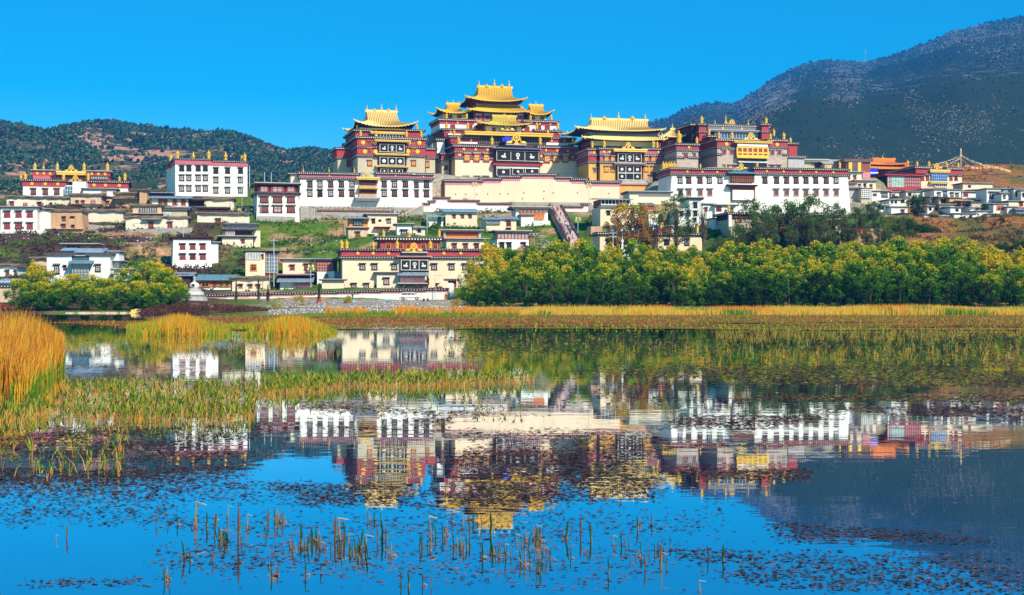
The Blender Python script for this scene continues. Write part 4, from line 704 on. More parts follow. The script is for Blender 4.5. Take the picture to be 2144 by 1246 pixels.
b.wall(1622, 1690, 458, None, 'orange', 0, 8); b.cornice(1620, 1692, 449, 455, 0, 8, base='darkwood'); b.frieze(1622, 1690, 455, 461, 0, 8, 'orangewood'); b.cornice(1622, 1690, 464, 468, 0, 8, e=.6, base='darkred'); b.win((1636, 1672), 470, 482, 16, 'gold')
b = B('orange_hall', 'smaller orange and yellow hall left of the low orange hall among the dark trees', 'building', 1692, 300, 8, 500)
b.wall(1700, 1760, 455, None, 'cream', 0, 8); b.cornice(1698, 1762, 446, 451, 0, 8, base='darkwood'); b.frieze(1700, 1760, 451, 456, 0, 8, 'darkred'); b.cornice(1700, 1760, 460, 464, 0, 8, e=.8, base='darkred'); b.win((1716, 1740), 466, 480, 14, 'orange'); b.root['label'] = 'cream and orange double-eaved hall right of the low orange hall among the dark trees'
b = house('red_kiosk', 'small red kiosk with white dotted roof among the dark trees', 1792, 1818, 470, 488, 296, 'red', 'dots', [], 6, 4, 4, cat='kiosk')
# ============================================================= RIGHT UPPER TOWN
b = B('yellow_glass_pavilion', 'low pavilion with yellow-green glass front between brick temple and orange roof', 'building', 1648, 400, 8, 356)
b.wall(1648, 1705, 340, None, 'greycream', 0, 8); b.lattice('glass_front', 1649, 1696, 341, 353, 'greenglass', 'yellow', -.2, 9, 1, .4, .12); b.slab(1646, 1730, 333, 340, -.3, 8, .6, 'greyroof', 'slab'); b.wall(1697, 1728, 341, None, 'darkslab', .3, 7, name='side_wing')
b = B('lean_roof_house', 'grey house with tilted pale roof edge left of the yellow and red glass house', 'house', 1727, 398, 8, 356)
b.wall(1727, 1753, 343, None, 'tan', 0, 8); b.shed(1724, 1786, 331, 342, 0, 5, .3, 'slab'); b.wall(1753, 1772, 341, None, 'darkslab', .4, 6, name='side_wing')
b = B('yellow_red_glass_house', 'house with yellow panels and red glazing left of the orange-roofed temple', 'building', 1772, 392, 8, 376)
b.wall(1772, 1822, 338, None, 'wood', 0, 8); b.lattice('glazed_front', 1778, 1804, 340, 360, 'glass', 'redwood', -.3, 3, 2, .4, .15); b.box('yellow_panel', 1777, 1784, 340, 360, 'yellow', -.5, .2); b.box('yellow_panel', 1796, 1803, 340, 360, 'yellow', -.5, .2); b.slab(1770, 1824, 333.5, 338.5, -.2, 8, .4, 'greyroof', 'wood'); b.wall(1806, 1822, 361, None, 'pink', -.6, 3, name='pink_base')
b = B('orange_roof_temple', 'temple with bright orange tiled double roof behind the red glass building', 'temple', 1822, 430, 9, 372)
b.wall(1822, 1890, 347, None, 'redfrieze', 0, 10); b.groof(1828, 1873, 333.5, 1806, 1898, 344, 341, -4, 13, 'orangeroof', 26); b.groof(1822, 1888, 346.5, 1812, 1902, 353, 351, -5, 14, 'orangeroof', 26, top=5, conc=1.1, name='lower_orange_roof'); b.orn('finial', 1848, 322.5, 334, 4.5); b.orns('finial', (1828, 1872), 327, 334, 4.5); b.orns('banner', (1820.5, 1900.5), 334, 349, -4)
tp = M(); x, y, z = P(1818, 372, 418); x1, _, z1 = P(1838, 352, 418); tp.box(x, x1, 418, 418.3, z, z1, 'blue'); tp.box(x-.05, x1+.1, 417.9, 417.98, z1-1.6, z1-1.2, 'white'); ob = tp.build('blue_banner'); tag(ob, 'blue cloth screen with a white stripe under the bright orange temple roof', 'cloth')
b = B('red_glass_building', 'broad red-framed glass building below the bright orange temple roof', 'building', 1858, 392, 11, 400)
b.wall(1858, 1928, 368, None, 'darkwood', 0, 16); b.lattice('glass_front', 1859, 1893, 370, 392, 'greenglass', 'slab', -.3, 6, 3, .4, .07); b.lattice('red_glass_front', 1895, 1927, 370, 398, 'lace', 'redwood', -.3, 7, 4, .4, .13); b.slab(1855, 1930, 362.5, 368, -.5, 17, .5, 'maroon', 'darkred'); b.box('base_band', 1857, 1929, 392, 399, 'maroon', -.5, .6); b.lattice('side_glazing', 1858, 1866, 370, 392, 'glass', 'redwood', -.25, 2, 2, .2, .1)
b = B('red_cornice_monastery', 'cream monastery with red parapets, golden banners and blue glazed bay at upper right', 'temple', 1919, 405, 12, 396)
b.wall(1919, 2014, 366, None, 'cream', 0, 22)
for (a0, a1, dy, md) in ((1918, 1950, 0, ()), (1985, 2014, 2.5, ())):
    b.frieze(a0, a1, 353+dy, 363+dy, 0, 22, 'redfrieze'); b.cornice(a0-1, a1+1, 348.5+dy, 353.5+dy, 0, 22); b.cornice(a0, a1, 363+dy, 366.5+dy, 0, 22, e=.3)
b.win((1931.7, 1942, 1991, 2001.6), 367, 379, 9, 'redp'); b.lattice('blue_glazed_bay', 1951, 1983, 362, 380, 'blueglass', 'bluemetal', -.5, 7, 3, .7, .09); b.slab(1949, 1986, 355.5, 361.5, -.6, 1, .3, 'gold', 'goldlight', 'golden_awning'); b.slab(1949, 1984, 380, 384.5, -.8, 1.2, .2, 'gold', 'cream', 'ledge'); b.lattice('porch', 1958, 1983, 385, 392, 'darkwood', 'white', -.3, 6, 1, .4, .12)
b.orns('banner', (1920, 1945), 336, 350, 1, wide=1.1); b.orns('banner', (1982, 2006), 339, 352, 1, wide=1.1); b.wheel(1961.6, 341, 353.5, 0)
b = house('yellow_house', 'yellow cream flat-roofed house below the yellow and red glass house', 1791, 1834, 377, 399, 378, 'cream', 'slab', [((1800,), 385, 393, 6), ((1811,), 384, 393, 6, 'door'), ((1824,), 386, 393, 6)], 8, 7, 3)
b = house('cream_house', 'cream house with small windows at the right end of the long white hall', 1773, 1804, 359, 382, 385, 'pale_cream', 'slab', [((1777, 1790), 366, 376, 8, 'redp')], 8, 7, 3)
b = house('thatched_house', 'brown thatched hut squeezed beside the right end of the long white hall', 1778, 1790, 381, 395, 366, 'tan', 'thatch', [], 8, 5, 5, cat='hut'); b.slab(1776, 1800, 390, 394, -1, 4, .4, 'darkslab', 'slab', 'lower_roof')
b = house('grey_house', 'grey windowless house with white roof edge beside the white lattice screen', 1777, 1802, 393, 424, 360, 'slab', 'slab', [], 8, 7, 3)
b = B('lattice_house', 'narrow house fronted by a white lattice screen above the dark trees', 'house', 1803, 358, 8, 424)
b.wall(1803, 1824, 396, None, 'greycream', 0, 6); b.lattice('lattice_screen', 1804, 1823, 397, 414, 'glass', 'white', -.3, 5, 4, .3, .07); b.slab(1802, 1825, 393, 396, 0, 6, .2)
V = [  # x0,x1,ytop,ybase,D,mat,roof,wins,name,label
 (1825, 1862, 399, 424, 370, 'white', 'slab', [((1832,), 405, 411, 8, 'lace'), ((1852,), 402, 414, 16, 'blackg')], 'white house with dark open loggia right of the white lattice screen'),
 (1866, 1882, 401, 426, 372, 'white', 'slab', [((1871,), 406, 417, 7, 'wht')], 'narrow white house with one brown window below the red glass building'),
 (1897, 1932, 400, 416, 384, 'white', 'slab', [((1905,), 404, 411, 7, 'dark')], 'plain white house tucked under the red glass building'),
 (1932, 1950, 395, 414, 386, 'white', 'slab', [((1941,), 402, 410, 7, 'dark')], 'small white house under the red parapet monastery'),
 (1956, 2012, 396, 417, 378, 'white', 'slab', [((1966, 1993), 402, 412, 9, 'lace'), ((1979,), 398, 411, 11, 'blackg'), ((2004,), 403, 414, 9, 'blackg')], 'wide white house with dark central glazing below the red parapet monastery'),
 (2014, 2046, 401, 420, 380, 'white', 'slab', [((2022,), 404, 412, 12, 'red')], 'white house with a red door panel below the shrubby hill'),
 (2066, 2096, 394, 422, 372, 'white', 'slab', [((2082,), 400, 417, 26, 'blackg')], 'big grey-walled house with deep dark loggia near the right edge'),
 (2016, 2078, 383, 398, 398, 'cream', 'slab', [((2030,), 388, 393, 6, 'small')], 'long cream house with flat dark roof below the shrubby hill'),
 (2099, 2122, 392, 420, 374, 'metal', 'metal', [((2106, 2117), 398, 418, 9, 'glass')], 'blue-grey glazed house near the right edge'),
 (2123, 2137, 394, 420, 373, 'white', 'slab', [((2129,), 400, 412, 7, 'dark')], 'thin white house with red roof line near the right edge'),
 (1882, 1900, 411, 430, 366, 'pale_cream', 'thatch', [((1890,), 417, 425, 10, 'small')], 'brown-roofed hut left of the round green tree'),
 (1833, 1862, 426, 442, 352, 'white', 'metal', [((1846,), 432, 439, 12, 'dark')], 'white hut with sloping pale roof above the dark trees'),
 (1862, 1884, 417, 440, 358, 'white', 'slab', [((1868, 1876), 420, 426, 5, 'dark')], 'white house with tiny windows below the narrow white house'),
 (1866, 1900, 432, 450, 350, 'white', 'slab', [((1890,), 438, 446, 9, 'redp')], 'low white house left of the round green tree trunk'),
 (1948, 1966, 411, 430, 372, 'greycream', 'slab', [((1953,), 416, 424, 7, 'lace')], 'grey cream house right of the round green tree crown'),
 (1966, 1986, 412, 430, 370, 'tan', 'thatch', [((1975,), 417, 425, 14, 'small')], 'tan hut with dark opening among the white village houses'),
 (1988, 2012, 413, 432, 368, 'ochre', 'slab', [((2003,), 420, 429, 9, 'redp')], 'ochre hut with red doorway among the white village houses'),
 (1942, 1966, 431, 447, 357, 'white', 'slab', [((1948, 1960), 434, 441, 6, 'small')], 'white cottage with two small windows right of the round green tree'),
 (1968, 1998, 427, 446, 356, 'tan', 'slab', [((1980,), 432, 442, 20, 'dark')], 'tan open-fronted shed right of the white two-window cottage'),
 (2012, 2034, 420, 440, 358, 'wood', 'slab', [((2022,), 425, 434, 14, 'small')], 'brown timber shed stacked with wood in the village'),
 (2034, 2056, 421, 438, 357, 'tan', 'thatch', [], 'low tan hut right of the brown timber shed'),
 (2080, 2108, 426, 450, 352, 'white', 'slab', [((2094,), 431, 441, 20, 'og')], 'white house with orange wooden window front near the right edge'),
 (2056, 2080, 423, 442, 366, 'metal', 'metal', [], 'blue-grey metal shed left of the orange window house'),
 (2112, 2146, 420, 436, 360, 'cream', 'slab', [((2138,), 421, 432, 10, 'door')], 'cream house with bright red door at the right edge'),
 (2109, 2128, 432, 447, 351, 'white', 'slab', [((2122,), 436, 444, 6, 'lace')], 'small white house at the right edge above the brown slope'),
 (2128, 2156, 436, 448, 349, 'bluemetal', 'metal', [], 'low blue-grey shed cut by the right edge above the brown slope'),
 (1998, 2044, 446, 466, 345, 'white', 'slab', [((2010,), 454, 464, 7, 'teal'), ((2033,), 450, 461, 6, 'redp')], 'white house with turquoise window at the front of the village'),
 (1968, 1996, 449, 468, 346, 'white', 'metal', [((1982,), 455, 463, 20, 'darks')], 'white open shed at the front left of the village'),
 (2044, 2068, 441, 459, 347, 'white', 'slab', [], 'blank white house right of the turquoise window house'),
 (1903, 1930, 419, 438, 366, 'white', 'slab', [((1910,), 424, 431, 6, 'redp')], 'white cottage behind the top of the round green tree'),
 (2046, 2066, 395, 416, 384, 'white', 'metal', [((2054,), 401, 409, 8, 'dark')], 'white cottage with sloping pale roof left of the big grey-walled house'),
 (2097, 2110, 404, 424, 368, 'white', 'slab', [((2103,), 409, 417, 6, 'lace')], 'slim white house between the grey-walled house and the orange window house'),
 (2138, 2168, 398, 424, 371, 'white', 'slab', [((2143,), 404, 413, 6, 'dark')], 'white house cut off by the right edge above the red door'),
 (1990, 2012, 433, 446, 351, 'white', 'slab', [((2004,), 437, 443, 7, 'dark')], 'small white hut right of the tan open-fronted shed'),
 (2032, 2056, 431, 446, 350, 'white', 'metal', [((2046,), 436, 443, 8, 'redp')], 'white hut with pale roof below the low tan hut'),
 (2068, 2092, 447, 458, 346, 'white', 'slab', [((2080,), 450, 456, 9, 'dark')], 'low white hut below the orange window house'),
 (1884, 1900, 446, 460, 346, 'pale_cream', 'slab', [], 'small cream hut at the left foot of the round green tree'),
 (212, 240, 411, 438, 354, 'tan', 'thatch', [((225,), 420, 428, 9)], 'tan brown-roofed house behind the white annex on the left hill'),
 (178, 204, 430, 442, 342, 'pale_cream', 'thatch', [((192,), 434, 440, 6, 'small')], 'little cream hut between the yard wall and the tan house above the mud tower'),
 (498, 524, 430, 446, 345, 'tan', 'thatch', [((510,), 436, 443, 9, 'small')], 'tan hut at the foot of the thin pole left of the brown window house'),
 (864, 890, 473, 491, 310, 'pale_cream', 'metal', [((878,), 479, 487, 9, 'dark')], 'cream shed with pale roof left of the pale cream cottage'),
 (1496, 1526, 456, 482, 312, 'white', 'slab', [((1504, 1516), 462, 472, 8, 'dark')], 'white house below the small porch house left of the maroon-eaved house'),
 (1386, 1412, 470, 488, 306, 'white', 'metal', [((1398,), 475, 484, 8, 'redp')], 'white shed with pale roof behind the tall grey-green tree'),
 (1935, 1950, 448, 464, 350, 'white', 'slab', [], 'small blank white hut behind the dark bushes'),
]
WST['darks'] = ('darkred', 'dark', 'darkred', None)
for (x0, x1, y0, yb, D, mt, rf, wn_, lb) in V:
    house('village_house', lb, x0, x1, y0, yb, D, mt, rf, wn_, 9, 6, 2.3, re=.3)
# ============================================================= GROUND
for px in range(-250, 2500, 90):
    right = px > 560
    for D, z in ((150, -1.6), (172, -.8), (184, -.15), (192, .25), (205, .5), (222, .9), (240, 1.5)) if right else ((150, -1.6), (190, -1.0), (212, -.25), (219, .3), (228, .8), (240, 1.4)): knot(px, D, z=z)
    knot(px, 250, z=1.9)
for px in range(-250, 1000, 110): knot(px, 450, py=418 if px < 300 else 398); knot(px, 620, py=416 if px < 300 else 400)
for px in range(1000, 1700, 110): knot(px, 450, z=36); knot(px, 620, z=40)
for (px, D, y) in ((1900, 300, 520), (1980, 320, 497), (2050, 322, 486), (2144, 322, 474), (2250, 325, 466), (2350, 325, 466), (1990, 341, 474), (2050, 340, 468), (2100, 341, 455), (2144, 340, 452), (2250, 342, 446), (2000, 285, 540), (2144, 285, 530), (2300, 285, 530), (2144, 262, 570), (1900, 265, 590), (2300, 262, 575),
                   (1600, 290, 545), (1700, 290, 540), (1800, 292, 530), (1850, 300, 515), (1500, 285, 555), (1650, 310, 510), (1750, 315, 498), (1850, 325, 480), (1600, 330, 475), (1700, 332, 470), (1400, 285, 552), (1250, 285, 545), (1130, 290, 527), (1180, 290, 530), (1100, 300, 510), (1120, 312, 490), (1225, 340, 455), (1240, 320, 490),
                   (1950, 530, 352), (2010, 530, 347), (2080, 520, 347), (2140, 520, 351), (2250, 520, 356), (2350, 520, 358), (2100, 470, 372), (2200, 470, 378), (2000, 470, 380), (1900, 560, 353), (1800, 560, 356), (1700, 560, 360), (2250, 400, 410), (2350, 400, 415),
                   (1950, 620, 366), (2150, 620, 366), (2350, 620, 366),
                   (600, 300, 530), (650, 300, 528), (600, 320, 500), (660, 322, 494), (700, 318, 500), (560, 322, 492), (600, 285, 555), (560, 275, 575), (690, 290, 550), (560, 335, 470), (600, 338, 466), (690, 340, 462), (850, 325, 478), (870, 335, 462), (850, 305, 502), (900, 310, 497), (950, 312, 495), (1010, 320, 480), (1020, 338, 455),
                   (250, 300, 515), (200, 300, 512), (300, 305, 508), (350, 300, 515), (200, 312, 498), (330, 313, 498), (420, 312, 492), (430, 300, 512), (480, 318, 488), (450, 290, 550), (500, 290, 545), (50, 300, 515), (120, 305, 510), (0, 300, 518), (-100, 300, 520), (50, 285, 545), (-100, 280, 545), (200, 285, 535), (300, 285, 540), (170, 320, 488), (260, 320, 485), (400, 275, 570), (300, 270, 590), (-150, 330, 470), (-150, 370, 430), (280, 400, 412), (100, 420, 416)):
    knot(px, D, py=y)
_A = P(1205, 512, 305); _B = P(1162, 433, 345.5)
for k in range(13):
    t = k/12
    for s_ in (-4.5, -2.2, 0, 2.2, 4.5): KN.append((_A[0]+(_B[0]-_A[0])*t+s_, _A[1]+(_B[1]-_A[1])*t, _A[2]+(_B[2]-_A[2])*t-1.1))
    if k % 2 == 0: KN.append((_A[0]+(_B[0]-_A[0])*t+.5, _A[1]+(_B[1]-_A[1])*t+.5, _A[2]+(_B[2]-_A[2])*t-1.1))
for k in range(5):
    for s_ in (-3, 0, 3): KN.append((_A[0]+s_+k*.6, _A[1]-3-k*4, _A[2]-1.4-k*.9))
KNA = np.array(KN)
def ground(X, Y):
    X = np.atleast_1d(np.asarray(X, float)); Y = np.atleast_1d(np.asarray(Y, float)); out = np.empty(X.shape)
    for i in range(0, len(X), 4000):
        dx = (X[i:i+4000, None]-KNA[None, :, 0])*.75; dy = (Y[i:i+4000, None]-KNA[None, :, 1])*1.35
        w_ = 1/(dx*dx+dy*dy+.6)**2; out[i:i+4000] = (w_*KNA[None, :, 2]).sum(1)/w_.sum(1)
    return out
xs = np.arange(-300, 345, 2.4); ys = np.concatenate([np.arange(150, 460, 1.8), np.arange(461, 640, 6)])
GX, GY = np.meshgrid(xs, ys); gx, gy = GX.ravel(), GY.ravel(); GZ = ground(gx, gy)
land = np.clip((gy-200)/40, 0, 1); GZ = GZ+(fbm(gx, gy, 9, 3)-.5)*1.1*land
nx, ny = len(xs), len(ys); ii = (np.arange(ny-1)[:, None]*nx+np.arange(nx-1)[None, :]).ravel()
faces = np.stack([ii, ii+1, ii+nx+1, ii+nx], 1)
def simple(name): m = bpy.data.materials.new(name); m.use_nodes = True; MAT[name] = m; return m
gm = simple('hillside'); N = gm.node_tree.nodes; L = gm.node_tree.links; bs = N['Principled BSDF']; bs.inputs['Roughness'].default_value = .95; bs.inputs['Specular IOR Level'].default_value = .1
at = N.new('ShaderNodeAttribute'); at.attribute_name = 'cover'; tc = N.new('ShaderNodeTexCoord')
n1 = N.new('ShaderNodeTexNoise'); n1.inputs['Scale'].default_value = .9; n1.inputs['Detail'].default_value = 8; n1.inputs['Roughness'].default_value = .75; L.new(tc.outputs['Object'], n1.inputs['Vector'])
rp = N.new('ShaderNodeValToRGB'); rp.color_ramp.elements[0].position = .3; rp.color_ramp.elements[0].color = (.35, .35, .35, 1); rp.color_ramp.elements[1].position = .72; rp.color_ramp.elements[1].color = (1.6, 1.5, 1.35, 1); L.new(n1.outputs['Fac'], rp.inputs[0])
mxx = N.new('ShaderNodeMix'); mxx.data_type = 'RGBA'; mxx.blend_type = 'MULTIPLY'; mxx.inputs[0].default_value = 1; L.new(at.outputs['Color'], mxx.inputs[6]); L.new(rp.outputs[0], mxx.inputs[7]); L.new(mxx.outputs[2], bs.inputs['Base Color'])
bp = N.new('ShaderNodeBump'); bp.inputs['Strength'].default_value = .9; bp.inputs['Distance'].default_value = .6; L.new(n1.outputs['Fac'], bp.inputs['Height']); L.new(bp.outputs[0], bs.inputs['Normal'])
me = bigmesh('ground', np.stack([gx, gy, GZ], 1), faces, ['hillside'])
def mixc(a, b, t): return a[None, :]*(1-t[:, None])+b[None, :]*t[:, None]
gpx = gx/gy*F+CX
G1, G2, SO, BR, PB = [np.array(c) for c in ((.07, .17, .012), (.12, .18, .02), (.46, .27, .15), (.085, .055, .04), (.36, .31, .28))]
nA = fbm(gx, gy, 14, 5); nB = fbm(gx, gy, 8, 9); nC = fbm(gx, gy, 22, 15)
sm = lambda x, a, b: np.clip((x-a)/(b-a), 0, 1)
c = mixc(G1, G2, sm(nC, .3, .7)*.8)[:] ; c = c*(1-sm(nB, .55, .62)[:, None])+SO*sm(nB, .55, .62)[:, None]
leftw = sm(gpx, 520, 430); dk = sm(nA, .38, .48)*leftw; c = c*(1-dk[:, None])+BR*dk[:, None]
rw = sm(gpx, 1850, 1930)*sm(gy, 260, 280); rc = mixc(np.array((.32, .14, .045)), np.array((.13, .12, .03)), sm(nB, .5, .64)); c = c*(1-rw[:, None])+rc*rw[:, None]
sh = sm(gy, 252, 244)*sm(gpx, 520, 600)*sm(gpx, 1000, 960); c = c*(1-sh[:, None])+PB*sh[:, None]
up = sm(gy, 335, 360)*sm(gpx, 560, 700)*sm(gpx, 1900, 1800); c = c*(1-up[:, None])+np.array((.4, .34, .27))*up[:, None]
att = me.color_attributes.new('cover', 'FLOAT_COLOR', 'POINT'); cc = np.ones((len(c), 4)); cc[:, :3] = c; att.data.foreach_set('color', cc.astype(np.float32).ravel())
tag(link('ground', me), 'steep green and earthy hillside rising from the lake shore', kind='structure')
me.polygons.foreach_set('use_smooth', np.ones(len(me.polygons), bool))
# ------------------------------------------------------------- dry stone walls
for (x0, x1, ya, yb_, D, h, lb) in ((238, 322, 519, 521, 300, 9, 'dry stone wall crossing the dark scrub right of the white hall roofs'), (-20, 100, 529, 524, 302, 8, 'low stone wall crossing the grass under the bright white house'), (263, 402, 481, 476, 317, 14, 'rough stone terrace wall below the courtyard house'), (175, 262, 470, 474, 330, 8, 'rough stone footing under the blank cream yard wall'), (620, 730, 549, 545, 292, 6, 'crumbling stone ledge on the green slope behind the lakeside monastery')):
    m = M(); nn = 24; k = m.mi('stonewall')
    for q in range(nn+1):
        px = x0+(x1-x0)*q/nn; X, Y, Z = P(px, ya+(yb_-ya)*q/nn+random.uniform(-.8, .8), D); m.v += [(X, Y, Z-h/F*D-2), (X, Y+1, Z-h/F*D-2), (X, Y+1, Z), (X, Y, Z)]
    for q in range(nn):
        for r in ((0, 3), (3, 2), (2, 1), (1, 0)): m.f.append((q*4+r[0], q*4+r[1], q*4+4+r[1], q*4+4+r[0])); m.m.append(k)
    tag(m.build('stone_wall'), lb, 'wall')
# ------------------------------------------------------------- water
def wmat():
    m = simple('water'); N = m.node_tree.nodes; L = m.node_tree.links; b = N['Principled BSDF']; b.inputs['Base Color'].default_value = (.004, .02, .035, 1); b.inputs['Roughness'].default_value = .3; b.inputs['Specular IOR Level'].default_value = 0
    g = N.new('ShaderNodeBsdfGlossy'); g.inputs['Roughness'].default_value = .010; g.inputs['Color'].default_value = (.90, .95, 1, 1)
    fr = N.new('ShaderNodeFresnel'); fr.inputs['IOR'].default_value = 1.33; mr = N.new('ShaderNodeMapRange'); mr.inputs[1].default_value = .28; mr.inputs[2].default_value = .62; mr.inputs[3].default_value = .66; mr.inputs[4].default_value = .98
    tc = N.new('ShaderNodeTexCoord'); mp = N.new('ShaderNodeMapping'); mp.inputs['Scale'].default_value = (.5, 1.4, 1); L.new(tc.outputs['Object'], mp.inputs[0])
    n = N.new('ShaderNodeTexNoise'); n.inputs['Scale'].default_value = 1.3; n.inputs['Detail'].default_value = 3; L.new(mp.outputs[0], n.inputs['Vector'])
    bp = N.new('ShaderNodeBump'); bp.inputs['Strength'].default_value = .5; bp.inputs['Distance'].default_value = .0028; L.new(n.outputs['Fac'], bp.inputs['Height']); L.new(bp.outputs[0], g.inputs['Normal'])
    L.new(fr.outputs[0], mr.inputs[0]); mx = N.new('ShaderNodeMixShader'); L.new(mr.outputs[0], mx.inputs[0]); L.new(b.outputs[0], mx.inputs[1]); L.new(g.outputs[0], mx.inputs[2]); L.new(mx.outputs[0], N['Material Output'].inputs['Surface'])
wmat(); m = M(); m.v = [(-300, -60, 0), (345, -60, 0), (345, 235, 0), (-300, 235, 0)]; m.f = [(0, 1, 2, 3)]; m.m = [m.mi('water')]; tag(m.build('lake_water'), 'still blue lake mirroring the monastery', kind='structure')
m = M(); m.box(-300, 345, -60, 150, -2.2, -1.6, 'rock'); tag(m.build('lake_bed'), 'muddy bed under the lake', kind='structure')
U = rng.uniform
# ------------------------------------------------------------- distant hills
def hillmat(name, c1, c2, rock, sc, thr, fs):
    m = simple(name); N = m.node_tree.nodes; L = m.node_tree.links; b = N['Principled BSDF']; b.inputs['Roughness'].default_value = 1; b.inputs['Specular IOR Level'].default_value = 0
    tc0 = N.new('ShaderNodeTexCoord'); tc = N.new('ShaderNodeMapping'); tc.inputs['Scale'].default_value = (1, .16, 1); L.new(tc0.outputs['Object'], tc.inputs[0])
    def nz(s, d=6, r=.7):
        n = N.new('ShaderNodeTexNoise'); n.inputs['Scale'].default_value = s; n.inputs['Detail'].default_value = d; n.inputs['Roughness'].default_value = r; L.new(tc.outputs[0], n.inputs['Vector']); return n
    a = nz(sc); r1 = N.new('ShaderNodeValToRGB'); r1.color_ramp.elements[0].position = .35; r1.color_ramp.elements[1].position = .65; r1.color_ramp.elements[0].color = (*c1, 1); r1.color_ramp.elements[1].color = (*c2, 1); L.new(a.outputs['Fac'], r1.inputs[0])
    f = nz(fs, 5, .8); r2 = N.new('ShaderNodeValToRGB'); r2.color_ramp.elements[0].position = thr; r2.color_ramp.elements[1].position = thr+.035; r2.color_ramp.elements[0].color = (0, 0, 0, 1); r2.color_ramp.elements[1].color = (1, 1, 1, 1); at = N.new('ShaderNodeAttribute'); at.attribute_name = 'bare'; ba = N.new('ShaderNodeMath'); ba.operation = 'MULTIPLY_ADD'; ba.inputs[1].default_value = .07; L.new(at.outputs['Fac'], ba.inputs[0]); L.new(f.outputs['Fac'], ba.inputs[2]); L.new(ba.outputs[0], r2.inputs[0])
    big = nz(sc*.8, 2); ml = N.new('ShaderNodeMath'); ml.operation = 'MULTIPLY'; L.new(r2.outputs[0], ml.inputs[0]); r3 = N.new('ShaderNodeValToRGB'); r3.color_ramp.elements[0].position = .4; r3.color_ramp.elements[1].position = .6; L.new(big.outputs['Fac'], r3.inputs[0]); L.new(r3.outputs[0], ml.inputs[1])
    mx0 = N.new('ShaderNodeMath'); mx0.operation = 'ADD'; mx0.use_clamp = True; L.new(ml.outputs[0], mx0.inputs[0]); mb = N.new('ShaderNodeMath'); mb.operation = 'MULTIPLY'; L.new(at.outputs['Fac'], mb.inputs[0]); L.new(r2.outputs[0], mb.inputs[1]); L.new(mb.outputs[0], mx0.inputs[1])
    mx = N.new('ShaderNodeMix'); mx.data_type = 'RGBA'; L.new(mx0.outputs[0], mx.inputs[0]); L.new(r1.outputs[0], mx.inputs[6]); mx.inputs[7].default_value = (*rock, 1); L.new(mx.outputs[2], b.inputs['Base Color'])
    bp = N.new('ShaderNodeBump'); bp.inputs['Strength'].default_value = 1; bp.inputs['Distance'].default_value = 4; L.new(f.outputs['Fac'], bp.inputs['Height']); L.new(bp.outputs[0], b.inputs['Normal'])
mat('pine_dark', (.032, .075, .04), rough=1, var=.3, scale=.02, spec=0); mat('pine_mid', (.07, .125, .05), rough=1, var=.3, scale=.02, spec=0); mat('scrub_brown', (.10, .07, .04), rough=1, var=.3, scale=.02, spec=0)
